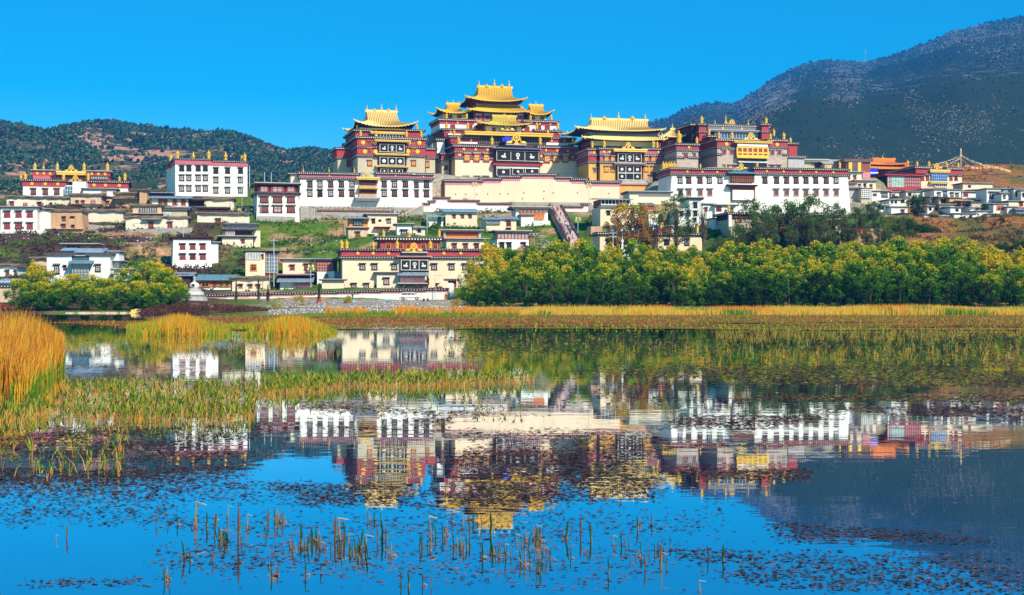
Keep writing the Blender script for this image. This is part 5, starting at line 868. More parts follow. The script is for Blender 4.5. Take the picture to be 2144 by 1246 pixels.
def hill(name, label, ridge, foot, D0, Dr, rows, amp, mtn, nt, tsz, bare=None, p=1.0, seed=0, step=9, nrock=0, rockmat='outcrop', big=(.4, .6)):
    rx = [a for a, _ in ridge]; ry = [b for _, b in ridge]; pxs = np.arange(rx[0], rx[-1]+1, step); nc = len(pxs)
    yr = np.interp(pxs, rx, ry); yf = np.interp(pxs, [a for a, _ in foot], [b for _, b in foot]); T = np.concatenate([np.linspace(0, 1, rows), [1.15, 1.4]])
    Dc = Dr*(1+.10*(fbm(pxs.astype(float), pxs*0.+seed, 300, seed+31)-.5)); V = []
    def surf(px, t):
        yr_ = np.interp(px, rx, ry); yf_ = np.interp(px, [a for a, _ in foot], [b for _, b in foot]); Dr_ = Dr*(1+.10*(fbm(px*1., px*0.+seed, 300, seed+31)-.5))
        tt = np.minimum(t, 1); D = D0+(Dr_-D0)*t; z0 = CAMH+(HY-yf_)/F*D0; zr = CAMH+(HY-yr_)/F*Dr_; z = z0+(zr-z0)*tt**p
        X = (px-CX)/F*D; g = fbm(X, D*.6, Dr*.13, seed+3, 5)-.5; z = z+g*amp*np.minimum(1, 4*tt*(1-tt))
        z = z+np.where(t >= .98, (fbm(X, X*0, Dr*.02, seed+8)-.5)*Dr*.003, 0); z = np.where(t > 1, zr-(t-1)*Dr*.25, z); return X, D, z
    A, B_ = np.meshgrid(pxs.astype(float), T); X, D, Z = surf(A.ravel(), B_.ravel()); nr = len(T)
    ii = (np.arange(nr-1)[:, None]*nc+np.arange(nc-1)[None, :]).ravel(); fc = np.stack([ii, ii+1, ii+nc+1, ii+nc], 1)
    me = bigmesh(name, np.stack([X, D, Z], 1), fc, [mtn]); me.polygons.foreach_set('use_smooth', np.ones(len(me.polygons), bool))
    ba = np.zeros(len(X)) if bare is None else bare(A.ravel(), HY-(Z-CAMH)/D*F, X, D)
    att = me.color_attributes.new('bare', 'FLOAT_COLOR', 'POINT'); q = np.ones((len(ba), 4)); q[:, :3] = ba[:, None]; att.data.foreach_set('color', q.astype(np.float32).ravel())
    o = tag(link(name, me), label, kind='structure')
    # trees on it
    n = nt; px = rng.uniform(rx[0]+5, rx[-1]-5, n); t = rng.uniform(.02, 1, n)**.8; k = n//14; t[:k] = rng.uniform(.985, 1.0, k); X, D, Z = surf(px, t); keep = fbm(X, D*.2, Dr*.012, seed+12) > rng.uniform(.36, .60, n)
    if bare is not None: keep &= bare(px, HY-(Z-CAMH)/D*F, X, D) < U(.15, 1.15, n)
    keep[:k] = rng.random(k) < .6
    X, D, Z = X[keep], D[keep], Z[keep]; n = len(X); s = rng.uniform(.5, 1.3, n)*tsz*D/Dr; s[:k//3] *= 1.2
    oc = np.array([(1, 0, .5), (0, 1, .5), (-1, 0, .5), (0, -1, .5), (.35, .3, 1.7), (-.1, -.1, -.4), (.6, -.6, 1.0), (-.5, .6, 1.1)]); tri = np.array([(0, 1, 7), (1, 2, 7), (2, 3, 7), (3, 6, 7), (3, 0, 6), (0, 7, 4), (0, 6, 4), (6, 7, 4), (1, 0, 5), (2, 1, 5), (3, 2, 5), (0, 3, 5)])
    vv = oc[None]*rng.uniform(.7, 1.3, (n, 8, 3)); an = rng.uniform(0, 6.28, n); ca, sa = np.cos(an)[:, None], np.sin(an)[:, None]
    vv = np.stack([vv[..., 0]*ca-vv[..., 1]*sa, vv[..., 0]*sa+vv[..., 1]*ca, vv[..., 2]], -1)*s[:, None, None]+np.stack([X, D, Z], 1)[:, None, :]
    fc = (tri[None]+8*np.arange(n)[:, None, None]).reshape(-1, 3); mi = np.repeat(rng.choice(3, n, p=(.5, .42, .08)), len(tri))
    if nrock:
        n = nrock; px = rng.uniform(rx[0]+5, rx[-1]-5, n); t = rng.uniform(.03, .995, n)**(1.9 if nrock > 9000 else 1); X, D, Z = surf(px, t); qy = HY-(Z-CAMH)/D*F; bo = 0 if nrock < 9000 else .16*np.exp(-(((px-1960)/190)**2+((qy-255)/75)**2))+.22*np.exp(-(((px-1625)/60)**2+((qy-190)/45)**2))-.06; keep = fbm(px, qy, 90, seed+22, 3)+.25*fbm(px, qy, 14, seed+27, 3)+bo > rng.uniform(.52, .82, n)
        X, D, Z = X[keep], D[keep], Z[keep]; n = len(X); s = rng.uniform(.5, 1.5, n)**1.6*(.55 if nrock > 9000 else 1.1)*D/1000
        v2 = oc[None]*rng.uniform(.6, 1.4, (n, 8, 3)); v2 = v2*np.stack([s*1.0, s*1.0, s*.62], 1)[:, None, :]+np.stack([X, D, Z], 1)[:, None, :]; fc2 = (tri[None]+8*np.arange(n)[:, None, None]).reshape(-1, 3)
        tag(link('rock_outcrops', bigmesh('rock_outcrops', v2.reshape(-1, 3), fc2, [rockmat])), 'pale rocks and bare earth scattered over the '+name.replace('_', ' '), kind='stuff')
    tag(link('forest', bigmesh('forest', vv.reshape(-1, 3), fc, ['pine_dark', 'pine_mid', 'scrub_brown'], mi)), 'scattered dark pines and scrub covering the '+name.replace('_', ' '), kind='stuff')
hillmat('hill_left', (.035, .06, .03), (.10, .10, .05), (.56, .28, .17), .011, .53, .06)
hillmat('hill_right', (.024, .046, .046), (.046, .074, .052), (.50, .42, .36), .0022, .565, .07)
def bareL(px, py, X, D):
    d = np.exp(-(((px-205)/42)**2+((py-285)/28)**2))+.8*np.exp(-(((px-300)/28)**2+((py-270)/7)**2))+.55*np.exp(-(((px-250)/60)**2+((py-320)/35)**2))+.6*np.exp(-(((px-420)/22)**2+((py-285)/5)**2))+.5*np.exp(-(((px-340)/40)**2+((py-380)/40)**2))
    return np.clip((d*1.0+fbm(X, D*.2, 26, 77, 5)*1.9-1.18)*3, 0, 1)
def bareR(px, py, X, D):
    d = .75*np.exp(-(((px-1625)/70)**2+((py-195)/55)**2)); return np.clip((d+fbm(X, D, 60, 78)-1.02)*5, 0, 1)*.8
hill('wooded_hill', 'wooded hills with bare orange earth behind the left side of the monastery', [(-260, 250), (-100, 245), (0, 260), (40, 266), (88, 281), (100, 281), (130, 271), (165, 263), (200, 258), (235, 258), (270, 263), (300, 269), (340, 276), (400, 281), (455, 281), (490, 286), (520, 298), (560, 315), (600, 329), (625, 324), (650, 321), (680, 323), (740, 330), (800, 322), (870, 305), (905, 291), (925, 300), (1000, 330), (1100, 350)], [(-260, 416), (300, 416), (400, 402), (1100, 385)], 600, 1900, 60, 46, 'hill_left', 36000, 3.2, bareL, 1.0, 4, nrock=5000, rockmat='outcrop_orange')
hill('mountain', 'dark blue-green mountain with pale rock flecks rising at the right', [(1300, 275), (1375, 253), (1400, 247), (1430, 232), (1470, 218), (1500, 217), (1535, 218), (1570, 200), (1610, 172), (1650, 148), (1700, 131), (1750, 126), (1790, 129), (1815, 130), (1850, 120), (1900, 106), (1950, 85), (2000, 64), (2050, 53), (2100, 44), (2144, 34), (2250, 14), (2400, -10), (2550, -20)], [(1300, 365), (2550, 365)], 640, 4200, 90, 60, 'hill_right', 7000, 3.4, bareR, 1.0, 9, nrock=62000)
# transmission tower on the mountain
x, y, z = P(1812, 133, 4150); m = M(); h = 30*y/F
for a in (-1, 1):
    m.tube([(a*2.6, 0, -4), (a*.7, 0, h*.7), (a*.3, 0, h)], .35, 4, 'steel')
for k in range(4): m.box(-2.2+k*.4, 2.2-k*.4, -.2, .2, h*(.2+k*.2), h*(.2+k*.2)+.5, 'steel')
m.box(-3.5, 3.5, -.2, .2, h*.86, h*.86+.5, 'steel'); tag(m.build('transmission_tower', None, (x, y, z)), 'thin lattice transmission tower on the shoulder of the mountain', 'tower')
# ------------------------------------------------------------- blades / leaves
def blades(pts, h, w_, lean, rgl=1):
    n = len(pts); a = rng.uniform(0, 6.28, n); dx, dy = np.cos(a)*w_/2, np.sin(a)*w_/2*.4; la = rng.uniform(0, 6.28, n); lx, ly = np.cos(la)*lean*h, np.sin(la)*lean*h
    V = np.empty((n, 6, 3)); X, Y, Z = pts[:, 0], pts[:, 1], pts[:, 2]
    V[:, 0] = np.stack([X-dx, Y-dy, Z], 1); V[:, 1] = np.stack([X+dx, Y+dy, Z], 1)
    V[:, 2] = np.stack([X+dx*.85+lx*.3, Y+dy*.85+ly*.3, Z+h*.55], 1); V[:, 3] = np.stack([X-dx*.85+lx*.3, Y-dy*.85+ly*.3, Z+h*.55], 1)
    V[:, 4] = np.stack([X+dx*.15+lx, Y+ly, Z+h], 1); V[:, 5] = np.stack([X-dx*.15+lx, Y+ly, Z+h], 1)
    i = np.arange(n)[:, None]*6; f = np.stack([i+np.array([[0, 1, 2, 3]]), i+np.array([[3, 2, 4, 5]])], 1).reshape(-1, 4); return V.reshape(-1, 3), f
def onwater(px, py, z=0.0):
    D = F*CAMH/(py-HY); return np.stack([(px-CX)/F*D, D, np.full(len(px), z) if np.isscalar(z) else z], 1)
GM = {}
for n_, c_ in dict(gold=(.66, .37, .02), orange=(.68, .24, .015), straw=(.58, .40, .10), green=(.085, .21, .01), dgreen=(.025, .075, .01), ygreen=(.30, .34, .012), tanst=(.36, .21, .06), brown=(.16, .065, .035), dbrown=(.035, .016, .016), yellow=(.66, .42, .03), rust=(.30, .09, .025), purple=(.085, .04, .045)).items(): mat('p_'+n_, c_, rough=.8, var=.2, scale=3, transl=.25)
def stuff(name, label, parts, mats):
    Vs, Fs, Ms, off = [], [], [], 0
    for V, f, mi in parts:
        Vs.append(V); Fs.append(f+off); Ms.append(np.broadcast_to(mi, (len(f),)) if np.isscalar(mi) else mi); off += len(V)
    return tag(link(name, bigmesh(name, np.concatenate(Vs), np.concatenate(Fs), ['p_'+q for q in mats], np.concatenate(Ms))), label, kind='stuff')
# left reed bed
n = 9000; py = U(735, 832, n); D = F*CAMH/(py-HY); edge = np.interp(py, [700, 740, 775, 800, 832], [105, 132, 130, 95, 55]); px = edge-np.abs(rng.exponential(60, n)); px = np.maximum(px, -150+U(0, 40, n)); pts = onwater(px, py)
cl_ = fbm(pts[:, 0], pts[:, 1], .7, 91); h = np.clip(1.5-np.clip((px-(edge-80))/80, 0, 1)*.75, .3, 2)*U(.55, 1.12, n)*(.72+.5*cl_)*np.clip(D/32, .9, 1.08); V, f = blades(pts, h, U(.012, .03, n), U(.03, .28, n)); mi = np.where(cl_ > .55, rng.choice([1, 5, 0], n, p=(.5, .3, .2)), np.where(cl_ < .42, rng.choice([0, 2, 3], n, p=(.5, .3, .2)), rng.choice([0, 1, 6], n, p=(.45, .4, .15)))); 
V2, f2 = blades(onwater(px[:3500]+U(-3, 6, 3500), py[:3500]), h[:3500]*.5, U(.015, .035, 3500), U(.05, .4, 3500))
stuff('reeds', 'tall orange and gold reed bed at the left edge of the lake', [(V, f, np.repeat(mi, 2)), (V2, f2, 4)], ['gold', 'orange', 'straw', 'ygreen', 'green', 'rust', 'brown'])
# grass island
n = 11000; px = U(265, 705, n); py = U(681, 705, n); keep = fbm(px, py*3, 60, 2) > .3; ti = np.exp(-((px-375)/55)**2)+.9*np.exp(-((px-610)/55)**2); h = (.30+ti*.75)*U(.5, 1.1, n)*np.clip((720-px)/60, .3, 1); V, f = blades(onwater(px, py), h, U(.03, .06, n), U(.02, .3, n))
mi = np.where(U(0, 1, n) < ti*.9, rng.choice([0, 1], n), rng.choice([2, 3, 0], n, p=(.45, .35, .2))); mk = np.repeat(keep, 6); idx = np.cumsum(keep)-1; f = (idx[:, None]*6+np.array([[0, 1, 2, 3, 3, 2, 4, 5]]))[keep].reshape(-1, 4); stuff('island_grass', 'low grassy island with orange and green tufts in the lake', [(V[mk], f, np.repeat(mi[keep], 2))], ['orange', 'gold', 'ygreen', 'green'])
# right shore golden grass
n = 26000; px = U(1078, 2500, n); D = U(181, 200, n); X = (px-CX)/F*D; pn = fbm(X, D*.5, 9, 4); h = U(.6, 1.2, n)*(.45+pn)*np.clip((px-1060)/60, .5, 1); z = ground(X[:1], D[:1])[0]; pts = np.stack([X, D, np.full(n, .02)+np.clip((D-186)*.03, 0, .4)], 1); V, f = blades(pts, h, U(.05, .10, n), U(.02, .22, n))
g = fbm(X, D*.3, 5, 14); g2 = fbm(X, D*.3, 11, 64); h = h*np.where(g > .56, .72, 1); mi = np.where(g > .56, rng.choice([2, 0], n, p=(.8, .2)), np.where(g2 > .63, 4, rng.choice([0, 1, 3], n, p=(.55, .25, .2)))); stuff('shore_grass', 'band of tall golden grass along the far right shore', [(V, f, np.repeat(mi, 2))], ['gold', 'yellow', 'green', 'straw', 'orange'])
n = 15000; px = U(545, 1090, n); D = U(174, 187, n); X = (px-CX)/F*D; pn = fbm(X, D, 6, 24); ta = np.clip((pn-.60)*6, 0, 1)*(px > 680); h = (.35+ta*1.0)*U(.5, 1.1, n)*np.clip((px-540)/150, .3, 1); pts = np.stack([X, D, np.full(n, .02)], 1); V, f = blades(pts, h, U(.05, .1, n), U(.02, .2, n)); mi = np.where(ta > .5, rng.choice([0, 1], n), rng.choice([2, 3], n, p=(.7, .3))); stuff('shore_grass', 'short green and gold grass strip below the pebble bank', [(V, f, np.repeat(mi, 2))], ['gold', 'orange', 'green', 'ygreen'])
# marsh flat
cx_, cd_ = .9, .7; X, D = np.meshgrid(np.arange(-75, 90, cx_), np.arange(84, 186, cd_)); X, D = X.ravel(), D.ravel(); pyy = HY+F*CAMH/D; pxx = CX+X/D*F
lim = np.interp(pxx, [0, 130, 270, 600, 720, 1000, 1500, 2144], [672, 676, 690, 690, 688, 687, 691, 694]); top = np.interp(pxx, [0, 300, 560, 700, 2200], [669, 667, 661, 659, 659]); ns = fbm(X*.22, D, 3.2, 6)
mk = (pyy < lim+(ns-.5)*16) & (pyy > top-2) & ((ns > .33) | (pyy < lim-18)); mk &= (pxx > 130) | (ns > .55); mk &= (pxx > 300) | (pyy > 673); X, D = X[mk], D[mk]; n = len(X)
q = np.stack([np.stack([X, D, X*0+.03], 1), np.stack([X+cx_, D, X*0+.03], 1), np.stack([X+cx_, D+cd_, X*0+.03], 1), np.stack([X, D+cd_, X*0+.03], 1)], 1)+np.concatenate([U(-.3, .3, (n, 4, 2)), np.zeros((n, 4, 1))], 2); q[..., 2] += U(0, .03, (n, 1))
mat('marsh', (.15, .065, .025), rough=1, scale=.25, col2=(.30, .16, .035), spec=.05)
tag(link('marsh', bigmesh('marsh', q.reshape(-1, 3), np.arange(n*4).reshape(-1, 4), ['marsh'])), 'flat brown marsh between lake and far shore', kind='structure')
k = rng.choice(n, 26000); pts = np.stack([X[k]+U(0, cx_, 26000), D[k]+U(0, cd_, 26000), np.full(26000, .03)], 1); g = fbm(pts[:, 0]*.3, pts[:, 1], 6, 16); mi = np.where(g > .56, rng.choice([2, 3], 26000), rng.choice([0, 1, 4], 26000, p=(.55, .15, .3))); V, f = blades(pts, U(.05, .20, 26000), U(.05, .1, 26000), U(.1, .5, 26000)); stuff('marsh_grass', 'short rusty orange marsh grass on the flat before the far shore', [(V, f, np.repeat(mi, 2))], ['rust', 'orange', 'ygreen', 'green', 'tanst'])
# water plants
PV = []
def plants(x0, x1, y0, y1, n, h0, h1, thr, sd, taper=None, mixg=(.35, .3, .35), ww=1.0, tuft=3):
    px, py = U(x0, x1, n), U(y0, y1, n); p = onwater(px, py); k = fbm(p[:, 0], p[:, 1]*1.3, 1.0*(p[:, 1].mean()/28), sd)*.6+fbm(p[:, 0], p[:, 1]*1.3, 3.2*(p[:, 1].mean()/28), sd+50)*.4 > thr+rng.normal(0, .025, n)
    if taper is not None: k &= taper(px, py)
    p = p[k]; n = len(p); D = p[:, 1]; s = np.sqrt(D/26)*ww; h = U(h0, h1, n)
    for q_ in range(2):
        pq = p.copy(); pq[:, 0] += U(-.06, .06, n)*s; V, f = blades(pq, h*U(.4, 1.05, n), .013*s, U(0, .8, n)); PV.append((V, f, np.repeat(rng.choice([0, 1, 2], n, p=(.4, .3, .3)), 2)))
    for j in range(tuft):
        pj = p.copy(); pj[:, 2] += h*U(.25, .8, n); pj[:, 0] += U(-.02, .02, n); V, f = blades(pj, h*U(.25, .45, n), .022*s, U(.2, .9, n)); PV.append((V, f, np.repeat(rng.choice([3, 4, 5], n, p=mixg), 2)))
plants(-30, 540, 830, 886, 1900, .14, .34, .44, 1, lambda x, y: (y > 838+np.maximum(0, (130-x))*.0) & (x < 540-(y-840)*.3))
plants(130, 620, 800, 832, 650, .12, .27, .46, 2, lambda x, y: x > 120+(y-800))
plants(560, 1115, 790, 828, 1800, .14, .33, .36, 3, lambda x, y: (y < 828-(x-560)*.045) & (y > 812-(x-560)*.03-10))
plants(-20, 260, 895, 1010, 70, .12, .3, .45, 4); plants(340, 1100, 838, 870, 160, .1, .2, .5, 5)
plants(930, 2200, 692, 752, 900, .12, .38, .47, 6, None, (.5, .3, .2), .7, 3); plants(1500, 2200, 689, 712, 1500, .15, .30, .42, 7, None, (.1, .5, .4), .6, 2); plants(130, 720, 704, 745, 800, .12, .30, .45, 8, None, (.35, .4, .25), .7, 2)
plants(1300, 2200, 725, 765, 350, .15, .4, .5, 17, None, (.1, .3, .6), .8, 1)
stuff('water_plants', 'beds of emergent water plants with green tops and straw stems in the lake', PV, ['tanst', 'straw', 'orange', 'green', 'ygreen', 'dgreen'])
# floating leaves
LV = []
def floats(x0, x1, y0, y1, n, thr, sd, mixf=(.55, .3, .15), dens=None):
    py = U(y0, y1, n); px = U(x0, x1, n); p = onwater(px, py); k = fbm(p[:, 0]*.55, p[:, 1], .22*p[:, 1].mean()*.35+.6, sd) > thr+rng.normal(0, .035, n)
    ex = np.minimum((px-x0)/90, (x1-px)/90); ey = np.minimum((py-y0), (y1-py))/((y1-y0)*.3); k &= U(0, 1, n) < np.clip(np.minimum(ex, ey)+(fbm(p[:, 0]*.6, p[:, 1], .5+.03*p[:, 1].mean(), sd+40)-.5)*2.2+.1, 0, 1)
    if dens is not None: k &= U(0, 1, n) < dens(px, py)
    p = p[k]; n = len(p); D = p[:, 1]; s = U(.010, .026, n)*np.clip(D/14, .8, 9)**.8; a = U(0, 6.28, n); ang = np.array([0, 1.2, 2.6, 4.1]); r = U(.6, 1.2, (n, 4))
    V = np.empty((n, 4, 3))
    for j in range(4): V[:, j, 0] = p[:, 0]+np.cos(a+ang[j])*s*r[:, j]*1.3; V[:, j, 1] = D+np.sin(a+ang[j])*s*r[:, j]; V[:, j, 2] = .004+U(0, .3, n)*s*(U(0, 1, n) < .4)
    LV.append((V.reshape(-1, 3), np.arange(n*4).reshape(-1, 4), rng.choice(6, n, p=(mixf[0], mixf[1], mixf[2]*.7, mixf[2]*.3, 0, 0) if len(mixf) == 3 else mixf)))
g1 = lambda a, b: (lambda x, y: np.clip((a-x)/b, 0, 1))
floats(-40, 640, 885, 1050, 24000, .40, 1, (.55, .35, .10), lambda x, y: np.clip((640-x-(y-885)*.8)/160, 0, 1)*np.clip((1060-y)/60, 0, 1)); floats(-40, 800, 1000, 1120, 4200, .50, 2, (.7, .25, .05)); floats(560, 950, 868, 905, 3000, .46, 12)
floats(930, 1400, 895, 1065, 11000, .44, 3, (.62, .32, .06), lambda x, y: np.clip((1420-x)/80, 0, 1)*np.clip((x-900)/80, 0, 1)); floats(620, 1450, 838, 872, 5000, .46, 4); floats(560, 950, 1010, 1070, 2500, .5, 5, (.7, .25, .05))
floats(1380, 2200, 850, 900, 13000, .42, 6, (.5, .38, .12)); floats(1380, 1700, 925, 1010, 6000, .47, 7); floats(1150, 2250, 745, 850, 36000, .38, 8, (.28, .34, .1, .05, .13, .1), lambda x, y: np.clip((x-1100-(790-y)*2)/250, .1, 1)); floats(930, 2250, 688, 752, 22000, .40, 9, (.3, .25, .1, .02, .2, .13)); floats(130, 620, 700, 800, 2500, .52, 10)
floats(300, 1560, 1040, 1235, 4600, .52, 11, (.6, .3, .1)); floats(1290, 2200, 1150, 1250, 4200, .47, 13, (.68, .27, .05), lambda x, y: np.clip((x-1250+(y-1150)*2)/200, 0, 1)); floats(1600, 2150, 1090, 1142, 2200, .48, 14, (.65, .32, .03)); floats(30, 380, 1205, 1235, 350, .5, 15); floats(1400, 1700, 1105, 1160, 350, .52, 16)
# foreground stems
SM = []
rr = random.Random(5)
for k in range(12):
    m = M(); bx = rr.uniform(-.13, .13); by = rr.uniform(-.15, .15); dead = k % 4 == 3; m1 = 'p_tanst' if dead else 'p_dgreen' if k % 3 else 'p_brown'; pts = [(bx*t*t+(rr.uniform(-.03, .03) if t else 0), by*t*t, -.15+1.15*t) for t in (0, .25, .5, .75, 1)]
    m.tube(pts, [.04, .046, .052, .056 if not dead else .04, .014], 6, m1)
    if dead and k == 3: m.tube([pts[-1], (pts[-1][0]+.35, .05, .95), (pts[-1][0]+.6, .05, .9)], [.028, .025, .015], 5, 'p_straw')
    elif dead and k == 7: m.tube([(0, 0, 0), (-.35, .1, .35), (-.6, .15, .5)], [.04, .03, .015], 5, 'p_tanst')
    elif dead: m.tube([(0, 0, 0), (.3, 0, .25), (.1, .1, .5), (.35, .1, .6)], [.03, .03, .025, .012], 5, 'p_brown')
    else:
        m.tube([(0, 0, -.1), (.02, .01, .28)], [.045, .03], 5, 'p_tanst')
        if k % 3 == 0: m.tube([(.01, 0, .2), (.12, .04, .42), (.17, .06, .62)], [.03, .035, .008], 5, 'p_green')
    if k % 5 == 2: m.tube([(0, 0, .06), (.2, -.05, .12), (.42, -.08, .03)], [.02, .05, .01], 5, 'p_orange')
    if k % 2: m.tube([(-.03, 0, -.02), (-.2, .05, .16), (-.3, .1, .04)], [.03, .05, .012], 5, 'p_brown'); m.tube([(.02, 0, 0), (.1, .02, .3)], [.03, .012], 5, 'p_rust')
    SM.append(m.mesh('reed_stem'))
spots = [(139, 1130, 38, 0), (118, 1132, 14, 3), (410, 1105, 62, 3), (498, 1142, 100, 0), (518, 1110, 38, 3), (326, 1098, 34, 0), (385, 1172, 48, 1), (398, 1176, 30, 2), (445, 1178, 34, 6), (352, 1100, 22, 1), (372, 1100, 30, 2), (433, 1104, 40, 4), (450, 1102, 32, 5), (557, 1125, 24, 1), (575, 1133, 30, 0), (632, 1130, 40, 8), (655, 1140, 32, 1), (640, 1205, 40, 2), (672, 1200, 26, 4), (700, 1132, 60, 0), (712, 1130, 52, 3), (722, 1128, 44, 1), (755, 1150, 52, 5), (790, 1135, 46, 6), (800, 1132, 52, 4), (808, 1134, 44, 9), (902, 1128, 54, 3), (982, 1128, 54, 0), (1010, 1170, 44, 2), (1028, 1120, 60, 4), (1090, 1180, 36, 1), (1100, 1185, 44, 7), (1185, 1130, 52, 5), (1215, 1125, 56, 0), (1238, 1135, 48, 8), (1130, 1176, 38, 11), (1195, 1170, 30, 2), (1274, 1202, 46, 4), (1350, 1195, 40, 0), (1385, 1195, 44, 3), (1395, 1190, 24, 6), (1483, 1172, 38, 1), (1514, 1174, 42, 4), (1466, 1240, 28, 3), (840, 1226, 36, 1), (856, 1228, 40, 4), (885, 1226, 34, 2), (902, 1228, 30, 0)]
CL = [(rr.gauss(850, 230), min(1235, max(1092, rr.gauss(1140, 34)))) for _ in range(34)]
for k in range(215):
    cx0, cy0 = rr.choice(CL); spots.append((cx0+rr.gauss(0, 16), min(1242, max(1085, cy0+rr.gauss(0, 6))), rr.uniform(10, 38), rr.randrange(12)))
floats(300, 1450, 1085, 1240, 2400, .46, 61, (.3, .2, .2, .3, 0, 0))
stuff('floating_leaves', 'drifts of small dark red-brown leaves floating on the lake', LV, ['dbrown', 'purple', 'brown', 'rust', 'dgreen', 'ygreen'])
for (px, py, h, k) in spots:
    D = F*CAMH/(py-HY); x = (px-CX)/F*D; o = link('reed_stem', SM[k % 12], None, (x, D, 0), rr.uniform(-.6, .6), (min(h, 60)/F*D*rr.uniform(.55, .9), min(h, 60)/F*D*.8, h/F*D*.86))
    dead = k % 4 == 3
    tag(o, 'bent straw-coloured dead stem standing in the blue foreground water' if dead else 'short dark green water plant stem standing in the blue foreground water', 'water plant', 'dead stems in the foreground water' if dead else 'green stems in the foreground water')
# moorhen
m = M(); m.tube([(-.16, 0, .08), (-.08, 0, .06), (.04, 0, .06), (.11, 0, .09), (.15, 0, .17), (.17, 0, .23), (.2, 0, .25)], [.012, .06, .075, .05, .028, .03, .02], 9, 'cloth_dark'); x, y, z = P(325, 806, 33); ob = m.build('waterbird', None, (x, 33.4, 0)); ob.scale = (.42, .42, .42); tag(ob, 'small black waterbird swimming in front of the long plant bed', 'bird'); m = M(); m.tube([(.2, 0, .25), (.25, 0, .24)], [.014, .004], 5, 'red'); m.build('beak', ob)
# ============================================================= TREES
for n_, c_, t_ in (('leaf_green', (.065, .185, .006), .35), ('leaf_dark', (.018, .065, .006), .25), ('leaf_yg', (.24, .37, .008), .35), ('leaf_yellow', (.70, .49, .012), .35), ('leaf_olive', (.10, .125, .035), .25), ('leaf_olived', (.035, .055, .018), .2), ('leaf_rust', (.36, .17, .025), .3), ('leaf_brown', (.13, .06, .03), .2), ('leaf_pine', (.02, .06, .018), .1), ('leaf_purple', (.12, .035, .03), .2)):
    mat(n_, c_, rough=.7, var=.25, scale=2.0, transl=t_, spec=.2)
def leafcloud(cen, rad, n, size, cols, prob, droop=.3, elong=2.2):
    k = rng.integers(0, len(cen), n); d = rng.normal(size=(n, 3)); d /= np.linalg.norm(d, axis=1)[:, None]; p = cen[k]+d*rad[k]*(U(.25, 1, (n, 1))**.5)
    a = rng.normal(size=(n, 3)); a[:, 2] -= droop*2; a /= np.linalg.norm(a, axis=1)[:, None]; b = np.cross(a, rng.normal(size=(n, 3))); b /= np.linalg.norm(b, axis=1)[:, None]
    s = (size*U(.6, 1.3, n))[:, None]; a = a*s; b = b*s/elong; V = np.stack([p-a*.5, p+b*.5, p+a*.5, p-b*.5], 1)
    return V, p, k
def crown(name, H, W, n, size, pal, zlo=.08, ncl=70, clr=.75, yel=.5, shape='willow', seed=0):
    cen = []; r = random.Random(seed)
    while len(cen) < ncl:
        t = r.uniform(zlo, 1); 
        if shape == 'willow': rad = W*(.62+.5*math.sin(min(1, t*1.3)*2.6))*.62*(1.0 if t < .7 else max(.12, (1.05-t)/.35))
        elif shape == 'round': rad = W*.5*math.sqrt(max(.02, 1-((t-.58)/.45)**2))
        else: rad = W*.5*math.sqrt(max(.02, 1-((t-.62)/.40)**2))
        a = r.uniform(0, 6.28); q = math.sqrt(r.uniform(.05, 1)); cen.append((rad*q*math.cos(a), rad*q*math.sin(a), t*H))
    cen = np.array(cen); rad = np.array([[clr*r.uniform(.6, 1.25), clr*r.uniform(.6, 1.25), clr*r.uniform(.7, 1.6)] for _ in cen])
    V, p, k = leafcloud(cen, rad, n, size, pal, None)
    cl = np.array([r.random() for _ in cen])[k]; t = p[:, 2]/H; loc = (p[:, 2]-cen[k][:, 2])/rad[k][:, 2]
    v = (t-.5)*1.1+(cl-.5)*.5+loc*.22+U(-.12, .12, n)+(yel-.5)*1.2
    mi = np.where(v > .64, 3, np.where(v > .36, 2, np.where(v > -.12, 0, 1)))  # yellow tips are autumn colour; darker leaves lower down put shade into the colour
    return bigmesh('crown', V.reshape(-1, 3), np.arange(n*4).reshape(-1, 4), pal, mi), cen
def trunk(H, cen, r0, seed, split=.3, nl=14):
    r = random.Random(seed); m = M(); m.tube([(0, 0, -.6), (r.uniform(-.1, .1), 0, H*.15), (r.uniform(-.2, .2), r.uniform(-.2, .2), H*.45), (r.uniform(-.3, .3), 0, H*.8)], [r0*1.3, r0, r0*.6, r0*.2], 7, 'bark')
    for c in r.sample(list(map(tuple, cen)), min(nl, len(cen))):
        z0 = min(c[2]*.7, H*r.uniform(split*.5, .6)); m.tube([(0, 0, z0), (c[0]*.4, c[1]*.4, z0+(c[2]-z0)*.45), (c[0], c[1], c[2])], [r0*.4, r0*.22, r0*.05], 5, 'bark')
    return m.mesh('trunk')
PALW = ['leaf_green', 'leaf_dark', 'leaf_yg', 'leaf_yellow']; PALD = ['leaf_olive', 'leaf_olived', 'leaf_green', 'leaf_olive']; PALA = ['leaf_rust', 'leaf_brown', 'leaf_rust', 'leaf_yellow']
TK = {}
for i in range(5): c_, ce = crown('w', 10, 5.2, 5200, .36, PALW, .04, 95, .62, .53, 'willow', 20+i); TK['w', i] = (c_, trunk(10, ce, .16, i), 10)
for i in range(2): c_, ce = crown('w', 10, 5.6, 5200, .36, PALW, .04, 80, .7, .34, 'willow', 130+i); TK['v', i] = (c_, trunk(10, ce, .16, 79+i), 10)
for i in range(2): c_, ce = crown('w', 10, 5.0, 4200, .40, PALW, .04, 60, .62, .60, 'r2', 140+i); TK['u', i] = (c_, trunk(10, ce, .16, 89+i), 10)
c_, ce = crown('w', 10, 5.2, 5200, .36, PALW, .04, 95, .62, .82, 'willow', 40); TK['y', 0] = (c_, trunk(10, ce, .16, 9), 10)
